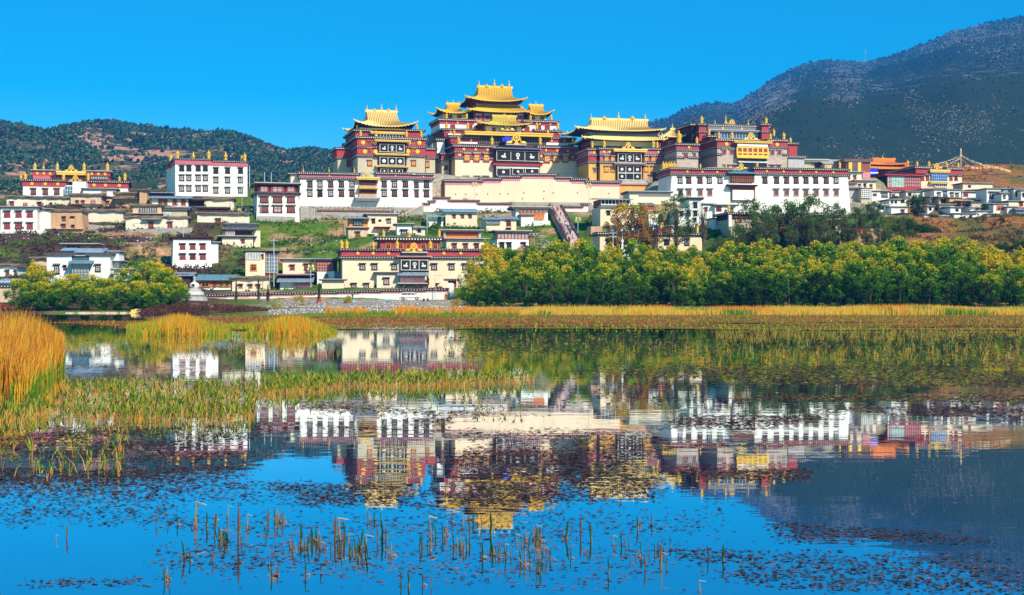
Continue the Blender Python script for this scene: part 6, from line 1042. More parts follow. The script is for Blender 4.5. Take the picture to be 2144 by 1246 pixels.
for i in range(3): c_, ce = crown('w', 7, 5.6, 4600, .36, PALW, .03, 80, .62, .60, 'round', 50+i); TK['b', i] = (c_, trunk(7, ce, .14, 19+i), 7)
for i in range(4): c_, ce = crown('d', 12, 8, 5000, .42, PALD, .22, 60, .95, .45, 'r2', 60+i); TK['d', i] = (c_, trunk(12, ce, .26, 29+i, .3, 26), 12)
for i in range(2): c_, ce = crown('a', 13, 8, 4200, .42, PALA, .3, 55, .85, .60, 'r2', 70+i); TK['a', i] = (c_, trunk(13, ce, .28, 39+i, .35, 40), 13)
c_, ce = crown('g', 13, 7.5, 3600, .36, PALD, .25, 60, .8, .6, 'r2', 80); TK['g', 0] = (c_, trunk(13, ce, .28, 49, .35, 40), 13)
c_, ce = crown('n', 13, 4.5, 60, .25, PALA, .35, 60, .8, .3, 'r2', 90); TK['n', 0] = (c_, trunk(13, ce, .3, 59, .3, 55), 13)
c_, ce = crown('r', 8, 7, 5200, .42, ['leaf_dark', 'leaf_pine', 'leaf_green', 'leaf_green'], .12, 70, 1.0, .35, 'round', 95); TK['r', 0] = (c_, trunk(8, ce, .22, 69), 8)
def tree(name, label, kind, px, D, ytop, group=None, wf=1.0, base=None, cat='tree'):
    X = (px-CX)/F*D; g = float(ground([X], [D])[0]) if base is None else CAMH+(HY-base)/F*D; g = max(g, .05); top = CAMH+(HY-ytop)/F*D; c_, t_, H = TK[kind]; s = max(.25, (top-g)/H/1.04)
    o = empty(name, (X, D, g-.15), rng.uniform(0, 6.28)); o.scale = (s*wf, s*wf, s); tag(o, label, cat, group); link('trunk', t_, o); link('crown', c_, o)
tpx = [955, 970, 985, 1010, 1060, 1100, 1150, 1250, 1350, 1450, 1500, 1560, 1620, 1700, 1750, 1800, 1850, 1900, 1960, 2010, 2060, 2100, 2144, 2300]; tpy = [595, 560, 530, 516, 512, 518, 510, 512, 506, 512, 515, 508, 506, 512, 500, 506, 496, 505, 502, 494, 510, 518, 512, 515]
for row, (D, dy, st, off) in enumerate(((246, 0, 27, 0), (235, 20, 31, 12), (225, 48, 33, 22))):
    x = 985+off-(8 if row == 2 else 0)
    while x < 2290:
        yt = np.interp(x, tpx, tpy)+dy+rng.uniform(-12, 12); q_ = rng.random(); k = ('y', 0) if (x < 1060 and row < 2) or (x > 2075 and rng.random() < .6) or q_ < .07 else ('v', int(rng.integers(2))) if q_ < .38 else ('u', int(rng.integers(2))) if q_ < .55 else ('w', int(rng.integers(5)))
        first = x < 1010 and row == 0 and not TK.get('done')
        if first: TK['done'] = True
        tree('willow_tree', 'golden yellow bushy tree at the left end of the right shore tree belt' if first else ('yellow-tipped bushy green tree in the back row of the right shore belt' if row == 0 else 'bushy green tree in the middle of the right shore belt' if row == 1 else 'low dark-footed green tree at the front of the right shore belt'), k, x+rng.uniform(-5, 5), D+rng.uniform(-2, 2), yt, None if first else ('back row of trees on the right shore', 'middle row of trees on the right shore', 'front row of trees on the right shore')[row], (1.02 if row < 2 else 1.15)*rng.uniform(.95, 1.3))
        x += st*rng.uniform(.7, 1.2)
for (x, yt, D) in ((42, 584, 220), (72, 546, 232), (100, 566, 230), (128, 585, 220), (150, 573, 236), (175, 590, 220), (196, 575, 234), (222, 582, 236), (215, 602, 219), (248, 592, 220), (85, 590, 219), (268, 560, 238), (288, 588, 220), (318, 548, 238), (340, 560, 234), (330, 592, 221), (362, 578, 234), (375, 592, 228), (300, 600, 219)):
    tree('willow_tree', 'bushy yellow-green tree in the left lakeside clump' if x != 72 else 'tallest and yellowest tree at the left end of the left lakeside clump', ('b', int(rng.integers(3))) if x != 72 else ('y', 0), x, D, yt, None if x == 72 else 'left lakeside trees', 1.25)
dark = [(1505, 490, 278), (1540, 470, 284), (1575, 418, 290), (1600, 440, 282), (1632, 414, 292), (1668, 420, 288), (1690, 408, 290), (1655, 470, 280), (1715, 440, 284), (1745, 425, 290), (1740, 480, 280), (1775, 450, 288), (1800, 425, 294), (1830, 420, 296), (1815, 470, 284), (1850, 455, 290), (1880, 445, 300), (1700, 478, 279), (1530, 500, 276), (1590, 490, 278), (1620, 485, 279), (1860, 480, 284)]
for i, (x, yt, D) in enumerate(dark): tree('broadleaf_tree', 'dark olive tree on the slope under the right long white hall', ('d', i % 4), x, D, yt, 'dark trees below the right long white hall', .95)
tree('autumn_tree', 'thin orange-leaved tree left of the others in front of the dotted eave house', ('a', 0), 1322, 278, 414, None, 1.15); tree('autumn_tree', 'orange-brown leaved tree between the other autumn trees below the white tower house', ('a', 1), 1362, 280, 430, None, 1.0)
tree('autumn_tree', 'tall grey-green leaved tree in front of the white tower house', ('g', 0), 1416, 278, 406, None, 1.1); tree('bare_tree', 'bare dark branched tree right of the tall grey-green tree', ('n', 0), 1473, 276, 412, None, 1.0)
tree('autumn_tree', 'small rusty tree leaning over the chimney block of the dotted eave house', ('a', 1), 1288, 284, 452, None, 1.1)
tree('round_tree', 'round dense green tree standing among the white village houses', ('r', 0), 1920, 343, 405, None, 1.0, 452); tree('round_tree', 'lower dense green tree in front of the village right of the round tree', ('r', 0), 1952, 335, 445, None, .9, 475); tree('round_tree', 'small green tree beside the orange window house near the right edge', ('r', 0), 2062, 350, 424, None, .7, 450)
for (x, yt, D) in ((1900, 455, 322), (1930, 465, 315), (1880, 475, 310), (1948, 470, 318), (1870, 490, 300), (2100, 505, 270), (2135, 500, 268), (1965, 492, 300), (1905, 482, 305)):
    tree('dark_shrub', 'dark bushy shrub on the brown slope below the village', ('r', 0), x, D, yt, 'dark shrubs on the brown slope', 1.3, yt+34, 'shrub')
for (x, yt, yb, D, lb) in ((494.5, 587, 631, 236, 'leftmost slim dark cypress column before the perimeter wall'), (541, 583, 630, 237, 'slim cypress second from the left before the perimeter wall'), (561, 596, 632, 236, 'short slim cypress third from the left before the perimeter wall'), (668, 592, 628, 236, 'slim dark cypress in a red pot before the perimeter wall')):
    X, _, g = P(x, yb, D); H = (yb-yt)/F*D; cen = np.array([(0, 0, H*t) for t in np.linspace(.1, .92, 12)]); rad = np.array([[.34*(1.1-t), .34*(1.1-t), .3] for t in np.linspace(.1, .92, 12)])
    V, p_, k_ = leafcloud(cen, rad, 700, .2, None, None, .0); o = empty('cypress_tree', (X, D, g)); tag(o, lb, 'tree'); link('crown', bigmesh('crown', V.reshape(-1, 3), np.arange(2800).reshape(-1, 4), ['leaf_pine', 'leaf_dark'], rng.integers(0, 2, 700)), o); m = M(); m.tube([(0, 0, -.4), (0, 0, H*.5)], [.09, .04], 6, 'bark'); m.build('trunk', o)
    if x == 668: m = M(); m.lathe(0, 0, -1.1, [(.34, 0), (.36, .3), (.4, 1.0), (.46, 1.05), (.46, 1.15)], 10, 'red'); tag(m.build('planter', None, (X, D, g)), 'tall red planter holding the slim cypress before the perimeter wall', 'planter')
def bushmass(name, label, pts, n, size, pal, r, kind='stuff', cat=None, group=None, mi=None):
    cen = np.array(pts); rad = np.array([[r*1.2, r*1.2, r]]*len(cen)); V, p, k = leafcloud(cen, rad, n, size, None, None, -.3, 3.5); o = link(name, bigmesh(name, V.reshape(-1, 3), np.arange(n*4).reshape(-1, 4), pal, rng.integers(0, len(pal), n) if mi is None else mi)); tag(o, label, cat, group, kind); return o
pts = []
for k in range(170):
    px = rng.uniform(292, 560); D = rng.uniform(206, 226); h = np.interp(px, [290, 330, 430, 520, 565], [.3, 1.0, 1.25, .8, .2]); pts.append(((px-CX)/F*D, D, rng.uniform(.15, h)))
bushmass('red_shrubs', 'dense purple-red shrub thicket on the shore in front of the stupa', pts, 16000, .3, ['leaf_purple', 'leaf_brown', 'leaf_purple'], .55)
for (x, yb, w_, h, D, lb) in ((577, 650, 14, 27, 222, 'wide golden bush right of the purple-red thicket'), (625, 645, 11, 32, 226, 'upright sparse golden bush on the pebble bank'), (728, 636, 6, 18, 232, 'small dry golden bush beside the turquoise dome'), (953, 645, 8, 22, 220, 'dry brown bush at the left end of the right tree belt')):
    X, _, g = P(x, yb, D); pt = [(X+rng.uniform(-1, 1)*w_/F*D, D+rng.uniform(-.5, .5), g+rng.uniform(.1, 1)*h*.85/F*D) for _ in range(26)]; bushmass('golden_bush', lb, pt, 1100, .22, ['leaf_rust', 'leaf_yellow', 'leaf_yg'], .35, None, 'bush')
# hillside shrubs
n = 42000; X = U(-150, 230, n); Y = np.where(U(0, 1, n) < .7, U(256, 350, n), U(440, 610, n)); px = X/Y*F+CX; keep = (px > -60) & (px < 2230) & (fbm(X, Y, 7, 41) > np.where(px < 520, .42, .50))
for (x0, y0, c_, s_, u0, u1, v0, v1) in FOOT:
    uu = (X-x0)*c_+(Y-y0)*s_; vv = -(X-x0)*s_+(Y-y0)*c_; keep &= ~((uu > u0-.5) & (uu < u1+.5) & (vv > v0-1.2) & (vv < v1+.5))
keep &= ~((px > 1138) & (px < 1228) & (Y > 295))
keep &= (Y < 400) | (px > 1880)
X, Y, px = X[keep], Y[keep], px[keep]; n = len(X); Z = ground(X, Y); s = U(.35, .9, n); gsel = fbm(X, Y, 9, 52)+np.where(px < 520, -.16, .06); grp = np.where(gsel > .5, 0, np.where(gsel > .42, 1, 2)); rt = px > 1850; grp = np.where(rt, rng.choice([3, 1, 2], n), grp)
m_ = 13; cx = np.repeat(np.stack([X, Y, Z+s*.25], 1), m_, 0); sr = np.repeat(s, m_)[:, None]; N_ = n*m_; p = cx+rng.normal(size=(N_, 3))*sr*np.array([.55, .55, .32]); a = rng.normal(size=(N_, 3))*sr*.38; b_ = rng.normal(size=(N_, 3))*sr*.38; V = np.stack([p, p+a, p+b_], 1); mi = np.repeat(grp, m_)
mat('shrub_green', (.06, .13, .014), rough=.9, var=.3, scale=1, transl=.2, spec=.1); mat('shrub_olive', (.09, .095, .025), rough=.9, var=.3, scale=1, transl=.2, spec=.1); mat('shrub_dark', (.07, .04, .035), rough=.9, var=.3, scale=1, spec=.1); mat('shrub_rust', (.20, .10, .03), rough=.9, var=.3, scale=1, spec=.1)
tag(link('hillside_shrubs', bigmesh('hillside_shrubs', V.reshape(-1, 3), np.arange(N_*3).reshape(-1, 3), ['shrub_green', 'shrub_olive', 'shrub_dark', 'shrub_rust'], mi)), 'low green and dark brown scrub covering the hillside between the houses', kind='stuff')
# pebbles and rocks
n = 5200; px = U(560, 975, n); D = U(190, 246, n); X = (px-CX)/F*D; Z = ground(X, D); r = U(.06, .22, n); oc = np.array([(1, 0, 0), (0, 1, 0), (-1, 0, 0), (0, -1, 0), (0, 0, .8), (0, 0, -.6)]); tri = np.array([(0, 1, 4), (1, 2, 4), (2, 3, 4), (3, 0, 4), (1, 0, 5), (2, 1, 5), (3, 2, 5), (0, 3, 5)])
n2 = 2200; px2 = np.concatenate([U(1085, 1160, 1000), U(880, 1100, 300), U(0, 350, 400), U(600, 720, 500)]); D2 = np.concatenate([U(296, 312, 1000), U(330, 343, 300), U(300, 322, 400), U(296, 325, 500)]); X2 = (px2-CX)/F*D2; Z2 = ground(X2, D2)
X, D, Z, r = np.concatenate([X, X2]), np.concatenate([D, D2]), np.concatenate([Z, Z2]), np.concatenate([r, U(.08, .28, n2)]); n = len(X)
vv = oc[None]*U(.6, 1.3, (n, 6, 3))*r[:, None, None]+np.stack([X, D, Z+.03], 1)[:, None]; mat('pebble', (.62, .58, .54), rough=.9, var=.25, scale=1); mat('pebble_dark', (.16, .13, .12), rough=.9, var=.25, scale=1)
tag(link('pebbles', bigmesh('pebbles', vv.reshape(-1, 3), (tri[None]+6*np.arange(n)[:, None, None]).reshape(-1, 3), ['pebble', 'rock', 'pebble_dark'], np.repeat(rng.choice(3, n, p=(.25, .45, .3)), 8))), 'pale pebbles and loose rocks on the bank and the slope', kind='stuff')
m = M(); pts_ = [((px-CX)/F*(214+rng.uniform(-1, 1)), 214+rng.uniform(-1, 1)) for px in range(148, 292, 3)]
for (X_, Y_) in pts_: m.box(X_-.35, X_+.35, Y_-.4, Y_+.6, -.3, rng.uniform(.02, .2), 'tan', .12, .12)
tag(m.build('shore_stones'), 'row of flat tan stones along the left waterline', kind='stuff')
m = M(); x0, _, _ = P(-30, 650, 226); x1, _, _ = P(25, 650, 226); m.box(x0, x1, 226, 230, -1, .75, 'stonewall'); tag(m.build('embankment_wall'), 'pale stone embankment at the left edge of the lake', 'wall')
bushmass('red_flowers', 'red flower bed on top of the left stone embankment', [((px-CX)/F*227, 227, 1.0) for px in range(-20, 24, 3)], 900, .25, ['red', 'leaf_dark', 'cloth_red'], .35, None, 'flower bed')
m = M(); X_, _, Z_ = P(281, 655, 213.0); m.box(X_-.6, X_+.3, 213, 214, -.2, .55, 'yellow', .1, .2); m.box(X_-.2, X_+.6, 213.5, 214.6, .2, .65, 'tan', .1, .1); tag(m.build('yellow_sacks'), 'yellow sacks piled on the shore left of the purple-red thicket', 'sacks')
# ============================================================= PERIMETER WALL, STUPA, SMALL THINGS
b = B('perimeter_wall', 'long low white wall with pink band and dark dotted coping along the lake road', 'wall', 428, 253, -3.2, 632)
pl = [(428+i*46.2, 428+(i+1)*46.2) for i in range(11)]
for i, (a0, a1) in enumerate(pl):
    y = 616-(i+.5)/11*13.5; b.wall(a0, a1, y+6, None, 'white', 0, .6, foot=False); b.frieze(a0, a1, y+4.5, y+8.5, 0, .6, 'pink', .05); b.cornice(a0, a1, y, y+5, 0, .6, e=.22)
b = B('gate_post', 'white gate post with pale prayer scarves at the right end of the lake road wall', 'gate', 936, 252, 0, 628)
b.wall(936, 950, 600, None, 'white', 0, 1.5, foot=False); b.cornice(935, 956, 584, 588, .5, 2, dots=True); b.wall(938, 955, 588, 602, 'redwood', .6, 1.5, name='lintel_panel'); b.lattice('scarves', 938, 949, 594, 622, 'cream', 'white', -.3, 4, 1, .2, .12)
o = empty('white_stupa', P(407, 632, 250)); tag(o, 'stepped grey-white stupa with tall spire at the right of the left lakeside trees', 'stupa')
m = M()
for (hw, z0, z1, mt) in ((2.15, -1.2, .35, 'slab'), (1.9, .35, .9, 'slab'), (1.62, .9, 1.25, 'greyroof'), (1.42, 1.25, 1.75, 'pale_cream'), (1.15, 1.75, 2.0, 'slab'), (.98, 2.0, 2.35, 'slab')): m.box(-hw, hw, -hw, hw, z0, z1, mt, .08, .08)
m.build('base', o); m = M(); m.lathe(0, 0, 2.35, [(.62, 0), (.85, .35), (.82, .75), (.5, 1.0), (.3, 1.1)], 16, 'white'); m.build('dome', o); m = M(); m.lathe(0, 0, 3.4, [(.32, 0), (.24, .3), (.2, .31), (.15, .7), (.28, .75), (.24, .82), (.06, 1.1), (.02, 1.35)], 10, 'slab'); m.build('spire', o); m = M(); m.box(-.22, .22, -.9, -.6, 2.7, 3.15, 'darkwood'); m.build('niche', o)
o = empty('white_stupa', P(1303, 548, 272)); tag(o, 'white bell-shaped stupa with slender spire rising above the right shore belt', 'stupa')
m = M()
for (hw, z0, z1) in ((1.7, -3, .3), (1.45, .3, .8), (1.15, .8, 1.3)): m.box(-hw, hw, -hw, hw, z0, z1, 'white', .1, .1)
m.build('base', o); m = M(); m.lathe(0, 0, 1.3, [(.75, 0), (.95, .4), (.8, .9), (.35, 1.2)], 14, 'white'); m.build('dome', o); m = M(); m.lathe(0, 0, 2.5, [(.3, 0), (.2, .6), (.14, 1.2), (.3, 1.3), (.05, 1.9), (.02, 2.6)], 10, 'white'); m.build('spire', o)
# white car
o = empty('white_car', P(858, 628.5, 246), R(2)); tag(o, 'white estate car parked on the lake road in front of the perimeter wall', 'car'); o.scale = (.93, .93, .93)
side = [(-2.0, .35), (2.0, .35), (2.05, .62), (1.95, .85), (1.45, 1.0), (.75, 1.42), (-1.35, 1.46), (-1.85, 1.0), (-2.03, .8)]
m = M(); m.prism(side, -.85, .85, 'white'); m.build('body', o); m = M(); m.prism([(-1.6, .98), (-1.28, 1.36), (-.5, 1.36), (-.5, .98)], -.87, .87, 'glass'); m.prism([(-.42, .98), (-.42, 1.36), (.25, 1.36), (.25, .98)], -.87, .87, 'glass'); m.prism([(.33, .98), (.33, 1.36), (.7, 1.34), (1.2, 1.0)], -.87, .87, 'glass'); m.build('side_windows', o); m = M(); m.box(.8, 1.38, -.7, .7, 1.03, 1.36, 'glass', .2, .05); m.build('windscreen', o)
for (x_, y_) in ((-1.25, -.82), (1.3, -.82), (-1.25, .82), (1.3, .82)):
    m = M(); m.prism([(.32*math.cos(k*math.pi/8), .32*math.sin(k*math.pi/8)) for k in range(16)], -.1, .1, 'black'); wl = m.build('wheel', o, (x_, y_, .32)); m = M(); m.prism([(.18*math.cos(k*math.pi/5), .18*math.sin(k*math.pi/5)) for k in range(10)], -.12, .12, 'steel'); m.build('rim', wl)
m = M(); m.box(1.95, 2.06, -.75, -.4, .6, .78, 'lace'); m.build('headlight', o); m = M(); m.box(1.95, 2.06, .4, .75, .6, .78, 'lace'); m.build('headlight', o); m = M(); m.box(-1.95, 1.98, -.88, -.84, .4, .5, 'darkslab'); m.build('side_trim', o)
def ontop(px, py, D): X, Y, Z = P(px, py, D); return (X, Y, Z)
m = M(); m.lathe(0, 0, -.1, [(.46, 0), (.46, .25), (.4, .5), (.25, .68), (.05, .76)], 12, 'cyan'); m.box(-.12, .12, -.5, -.38, 0, .4, 'white'); tag(m.build('dome_shelter', None, ontop(741, 637, 240)), 'small turquoise dome on the pebble bank', 'shelter')
m = M(); m.box(-.5, .5, -.4, .4, -.1, .45, 'skyblue', .04, .04); m.box(-.54, .54, -.44, .44, .45, .55, 'cyan'); tag(m.build('blue_crate', None, ontop(807, 636, 240)), 'blue covered crate on the pebble bank', 'crate')
m = M(); m.lathe(0, 0, -.1, [(.4, 0), (.46, .2), (.3, .45), (.08, .55)], 9, 'red'); m.lathe(-.5, .1, -.1, [(.25, 0), (.2, .3), (.04, .4)], 8, 'cloth_red'); tag(m.build('red_bundle', None, ontop(822, 638, 239)), 'red cloth bundle beside the blue crate', 'bundle')
m = M(); m.box(-.45, .1, -.2, .2, -.1, .3, 'yellow', .1, .1); m.box(.05, .5, -.15, .2, -.1, .45, 'orangewood', .12, .1); tag(m.build('orange_bundle', None, ontop(711, 640, 238)), 'orange and yellow bundles left of the turquoise dome', 'bundle')
o = empty('orange_stall', ontop(923, 637, 240)); tag(o, 'tiny orange table stall at the right end of the pebble bank', 'stall'); m = M(); m.box(-.4, .4, -.25, .25, .55, .65, 'orangewood'); m.build('table_top', o)
for sx in (-1, 1): m = M(); m.box(sx*.3-.04, sx*.3+.04, -.2, .2, -.1, .55, 'orangewood'); m.build('leg', o)
m = M(); m.lathe(0, 0, -.1, [(.28, 0), (.35, .35), (.2, .5), (.3, .7), (.1, .9)], 9, 'orangewood'); tag(m.build('orange_urn', None, ontop(934, 624, 249)), 'orange urn at the foot of the white gate post', 'urn')
# people
def person_mesh(pose, top, low, seed):
    bm_ = bpy.data.meshes.new('person')
    s = {'walk': .16, 'stand': .07, 'sit': .1}[pose]; hip = .9; J = [(0, 0, hip), (0, 0, 1.15), (0, 0, 1.4), (0, 0, 1.5), (0, -.01, 1.6), (0, 0, 1.7)]; E = [(0, 1), (1, 2), (2, 3), (3, 4), (4, 5)]; Rr = [.15, .14, .16, .06, .1, .09]
    def add(ch, pr, st):
        last = st
        for c, r in zip(ch, pr): J.append(c); Rr.append(r); E.append((last, len(J)-1)); last = len(J)-1
    if pose == 'sit':
        add([(.1, -.3, .88), (.11, -.45, .5), (.11, -.5, .42)], [.09, .06, .04], 0); add([(-.1, -.3, .88), (-.11, -.45, .5), (-.11, -.5, .42)], [.09, .06, .04], 0)
    else:
        add([(.1, -s*.6, .5), (.1, -s*.3, .08), (.1, -s-.1, .03)], [.085, .055, .04], 0); add([(-.1, s*.5, .5), (-.1, s*1.6, .1), (-.1, s*1.2, .03)], [.085, .055, .04], 0)
    add([(.2, 0, 1.38), (.25, .03+s*.5, 1.12), (.24, -.06, .88), (.24, -.09, .8)], [.07, .05, .035, .03], 2); add([(-.2, 0, 1.38), (-.25, .03-s*.5, 1.12), (-.24, -.1, .9), (-.24, -.14, .82)], [.07, .05, .035, .03], 2)
    bm_.from_pydata(J, E, []); o = bpy.data.objects.new('person', bm_); COL.objects.link(o); md = o.modifiers.new('s', 'SKIN')
    for i, r in enumerate(Rr): bm_.skin_vertices[0].data[i].radius = (r, r*.8)
    bm_.skin_vertices[0].data[0].use_root = True; md.use_smooth_shade = True; o.modifiers.new('u', 'SUBSURF').levels = 1; o.modifiers['u'].render_levels = 1
    bpy.context.view_layer.update(); me = bpy.data.meshes.new_from_object(o.evaluated_get(bpy.context.evaluated_depsgraph_get())); bpy.data.objects.remove(o)
    me.materials.clear()
    for q in (top, low, 'skin', 'hair'): me.materials.append(MAT[q])
    for f in me.polygons:
        z = f.center.z; f.material_index = 3 if z > 1.66 or (z > 1.55 and f.center.y > .03) else 2 if z > 1.48 or (abs(f.center.x) > .18 and z < .9 and z > .7) else 0 if z > .92 else 1
    me.name = 'person'; return me
PM = {}
for i, (ps, t_, l_) in enumerate((('walk', 'cloth_dark', 'cloth_dark'), ('walk', 'cloth_red', 'cloth_dark'), ('stand', 'cloth_white', 'cloth_blue'), ('walk', 'cloth_blue', 'cloth_dark'), ('stand', 'cloth_dark', 'cloth_tan'), ('sit', 'cloth_dark', 'cloth_dark'))): PM[i] = person_mesh(ps, t_, l_, i)
# staircase
A = Vector(P(1205, 512, 305)); Bt = Vector(P(1162, 433, 345.5)); d = Bt-A; L_ = math.hypot(d.x, d.y); ang = math.atan2(d.y, d.x); o = empty('stone_staircase', A, ang); tag(o, 'long stone staircase climbing the slope to the foot of the great cream wall', 'staircase')
m = M(); ns = 70
for k in range(ns): m.box(L_*k/ns, L_*(k+1)/ns+.05, -1.5, 1.5, d.z*k/ns-2.5, d.z*(k+1)/ns, 'step')
m.build('steps', o)
for sy in (-1, 1):
    m = M(); m.prism([(0, -2), (L_, d.z-2), (L_, d.z+.3), (0, .3)], sy*1.55-.15, sy*1.55+.15, 'rock'); m.build('side_wall', o)
    m = M(); i = 0; kk = m.mi('darkwood')
    for k in range(73):
        x_ = L_*k/72; zz = d.z*k/72; tp = .62 if k % 2 else .34; m.v += [(x_, sy*1.55-.2, zz+.2), (x_, sy*1.55-.2, zz+tp), (x_, sy*1.55+.2, zz+tp), (x_, sy*1.55+.2, zz+.2)]
        if k:
            for r in ((0, 1), (1, 2), (2, 3), (3, 0)): m.f.append((i+r[0], i+r[1], i+4+r[1], i+4+r[0])); m.m.append(kk)
            i += 4
    m.build('balustrade', o)
DES = ('in dark clothes', 'in a red top and dark trousers', 'in a white top and blue trousers', 'in a blue top', 'in a dark top and tan trousers')
for k in range(84):
    t = min(.99, max(0.01, rng.uniform(0, 1) if k % 3 else rng.normal(.42, .12))); lat = rng.choice([-1.1, 1.1, 0, 1.1])+rng.uniform(-.2, .2); stp = math.floor(t*ns)+1; q = A+Vector((math.cos(ang), math.sin(ang), 0))*L_*t+Vector((-math.sin(ang), math.cos(ang), 0))*lat; i = int(rng.choice(5, p=(.58, .08, .10, .12, .12)))
    po = link('person', PM[i], None, (q.x, q.y, A.z+d.z*stp/ns), ang+(math.pi/2 if rng.random() < .5 else -math.pi/2), .62); tag(po, 'person '+DES[i]+' on the long stone staircase', 'person', 'people on the staircase '+DES[i])
for (px, py, D, i, lb) in ((738, 630, 247, 0, 'person in black walking by the perimeter wall above the turquoise dome'), (887.5, 638, 238, 5, 'left one of two people in black sitting on the pebble bank below the white car'), (895.5, 638, 238, 5, 'right one of two people in black sitting on the pebble bank below the white car')):
    X, Y, Z = P(px, py, D); g_ = float(ground([X], [Y])[0]); tag(link('person', PM[i], None, (X, Y, g_-(.35 if i == 5 else 0)), R(rng.uniform(-30, 30)), .72), lb, 'person')
    if i == 5: m = M(); m.lathe(0, 0, -.2, [(.35, 0), (.36, .3), (.22, .3)], 8, 'rock'); tag(m.build('boulder', None, (X, Y+.12, g_-.1)), 'grey boulder used as a seat under '+('the left' if px < 890 else 'the right')+' sitting person', 'boulder')
# poles and lamps
def pole(px, D, yt, yb, lb, lamp=None, r=.07, mt='steel', arms=0):
    X, Y, Z = P(px, yb, D); H = (yb-yt)/F*D; o = empty('street_lamp' if lamp else 'utility_pole', (X, Y, Z)); tag(o, lb, 'lamp' if lamp else 'pole'); m = M(); m.tube([(0, 0, -2), (0, 0, H)], [r*1.3, r], 7, mt); m.build('post', o)
    for k in range(arms): m = M(); m.box(-.8, .8, -.05, .05, H*(.97-.1*k)-.05, H*(.97-.1*k)+.05, mt); m.build('crossarm', o)
    if lamp == 'gold':
        for sx in (-1, 1):
            for kz in (0, 1): m = M(); m.lathe(sx*(.5-.15*kz), 0, H*(.8+.13*kz), [(.05, 0), (.2, .12), (.24, .4), (.1, .6)], 8, 'goldlight' if kz else 'tan'); m.build('lantern', o)
        m = M(); m.box(-.5, .5, -.04, .04, H*.79, H*.79+.08, 'gold'); m.build('crossarm', o)
    elif lamp: m = M(); m.tube([(0, 0, H*.98), (.5, -.1, H+.1), (.9, -.1, H)], .04, 5, mt); m.build('arm', o); m = M(); m.box(.7, 1.25, -.2, 0, H-.06, H+.06, 'slab'); m.build('lamp_head', o)
pole(993.6, 353, 384, 420, 'golden lantern pole before the left part of the great cream wall', 'gold'); pole(1233, 351, 386, 426, 'golden lantern pole before the right part of the great cream wall', 'gold'); pole(1210, 318, 458, 492, 'golden lamp pole on the grass right of the staircase', 'gold')
pole(573.5, 262, 500, 612, 'tall grey pole in front of the yellow house', None, .07, 'steel', 1); pole(564.5, 259, 532, 612, 'shorter grey pole left of the tall pole at the yellow house', None, .05); pole(522.5, 350, 348, 416, 'thin pole at the right corner of the white three-storey block', None, .08); pole(506.8, 345, 364, 422, 'street lamp in front of the white three-storey block', 'arm', .05); pole(532, 332, 372, 466, 'tall dark pole at the left corner of the brown window house', None, .07, 'darkslab'); pole(546, 334, 424, 467, 'short grey pole in front of the brown window house', None, .05)
pole(658, 346, 414, 441, 'street lamp at the left of the stone terrace railing', 'arm', .05); pole(818, 345, 416, 445, 'street lamp at the right of the stone terrace railing', 'arm', .05); pole(278, 312, 468, 494, 'street lamp before the courtyard house', 'arm', .05); pole(650.5, 258, 558, 606, 'golden lamp between the cream house and the red window house', 'gold', .05); pole(1283.5, 268, 486, 556, 'grey pole above the right shore trees before the dotted eave house', None, .07, 'steel', 2); pole(894, 322, 430, 482, 'grey pole left of the pale cream cottage', None, .06); pole(384, 300, 463, 492, 'thin pole on the dark scrub slope', None, .05); pole(911, 250, 577, 603, 'street lamp at the right end of the lakeside monastery', 'arm', .04); pole(2015, 366, 395, 425, 'thin grey pole in front of the village', None, .06); 
def wire(p0, p1, sag, lb):
    m = M(); m.tube([tuple(p0[j]+(p1[j]-p0[j])*t-(sag*4*t*(1-t) if j == 2 else 0) for j in range(3)) for t in np.linspace(0, 1, 12)], .045, 4, 'darkslab'); tag(m.build('power_line'), lb, 'cable')
wire(P(522.5, 361, 350), P(668, 331, 520), 1.5, 'upper power cable running from the thin pole up to the wooded hill'); wire(P(522.5, 363, 350), P(612, 365, 356), .6, 'lower power cable from the thin pole to the long white hall'); wire(P(1283.5, 490, 268), P(1380, 494, 270), 1.0, 'cable crossing before the dotted eave houses')
# rooftop aerials of the brown window house
pole(554, 348, 361, 383, 'left aerial mast on the roof of the brown window house', None, .07); pole(568, 348, 361, 383, 'right aerial mast on the roof of the brown window house', None, .07)
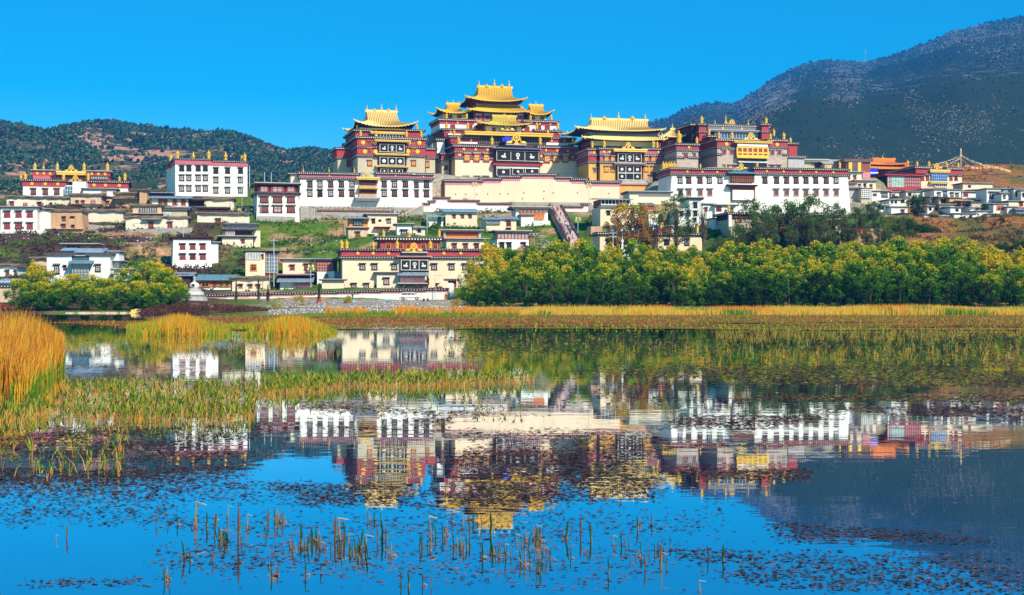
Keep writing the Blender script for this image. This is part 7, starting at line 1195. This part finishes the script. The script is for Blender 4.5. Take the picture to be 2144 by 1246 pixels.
# prayer flag mound
o = empty('prayer_flag_pole', P(2011.7, 352, 500)); tag(o, 'tall pole draped with radiating strings of faded prayer flags on the shrubby hill', 'prayer flags'); H = 42/F*500; m = M(); m.tube([(0, 0, -3), (0, 0, H)], [.25, .08], 8, 'tan'); m.build('pole', o)
for kz in range(4): m = M(); m.lathe(0, 0, H*(.55+.1*kz), [(.25, 0), (.5-.08*kz, .2), (.2, .9)], 8, ('goldlight', 'tan', 'tan', 'goldlight')[kz]); m.build('flag_bundle', o)
FC = ['goldlight', 'tan', 'thatch', 'cloth_red', 'mud', 'cream', 'metal', 'tan']
for k in range(16):
    a = math.pi*2*k/16; ex, ey = math.cos(a)*rng.uniform(9, 17), math.sin(a)*8; 
    if abs(math.cos(a)) < .3: continue
    m = M(); top = H*rng.uniform(.45, .7); n = 34
    for j in range(n):
        t0 = j/n; t1 = (j+.8)/n; f = lambda t: (ex*t, ey*t, top*(1-t)**1.5+rng.uniform(-.02, .02)+.2)
        p0, p1 = f(t0), f(t1); i = len(m.v); h_ = rng.uniform(.15, .32); dy = rng.uniform(-.1, .1); m.v += [p0, p1, (p1[0], p1[1]+dy, p1[2]-h_), (p0[0], p0[1]+dy, p0[2]-h_)]; m.f.append((i, i+1, i+2, i+3)); m.m.append(m.mi(FC[int(rng.integers(8))]))
    m.build('flag_string', o)
m = M()
for j in range(60):
    px = 2020+j*1.6; X, Y, Z = P(px, 344+j*.18+3*math.sin(j*.12), 498); i = len(m.v); h_ = rng.uniform(.5, .9); X -= o.location.x; Y -= o.location.y; Z -= o.location.z; m.v += [(X, Y, Z), (X+.25, Y, Z), (X+.25, Y+.1, Z-h_), (X, Y+.1, Z-h_)]; m.f.append((i, i+1, i+2, i+3)); m.m.append(m.mi(('yellow', 'goldlight', 'red', 'tan')[int(rng.integers(4))]))
m.build('flag_string', o)
# small shrubs along the stone terrace railing and on the upper terrace
bushmass('terrace_plants', 'row of little dark saplings along the stone terrace railing', [tuple(np.array(P(664+k*9.2, 437, 347.2))) for k in range(18)], 700, .3, ['leaf_dark', 'leaf_brown'], .45)
# ============================================================= HAZE
hz = bpy.data.materials.new('haze'); hz.use_nodes = True; nt = hz.node_tree; nt.nodes.remove(nt.nodes['Principled BSDF']); pv = nt.nodes.new('ShaderNodeVolumePrincipled'); pv.inputs['Color'].default_value = (.03, .36, 1.0, 1); pv.inputs['Density'].default_value = HAZE; pv.inputs['Anisotropy'].default_value = 0.0
nt.links.new(pv.outputs[0], nt.nodes['Material Output'].inputs['Volume']); MAT['haze'] = hz
if HAZE > 0:
    m = M(); m.box(-2600, 2900, -70, 6600, -60, 1400, 'haze'); ob = m.build('haze'); tag(ob, 'thin blue air between the lake and the far hills', kind='stuff')
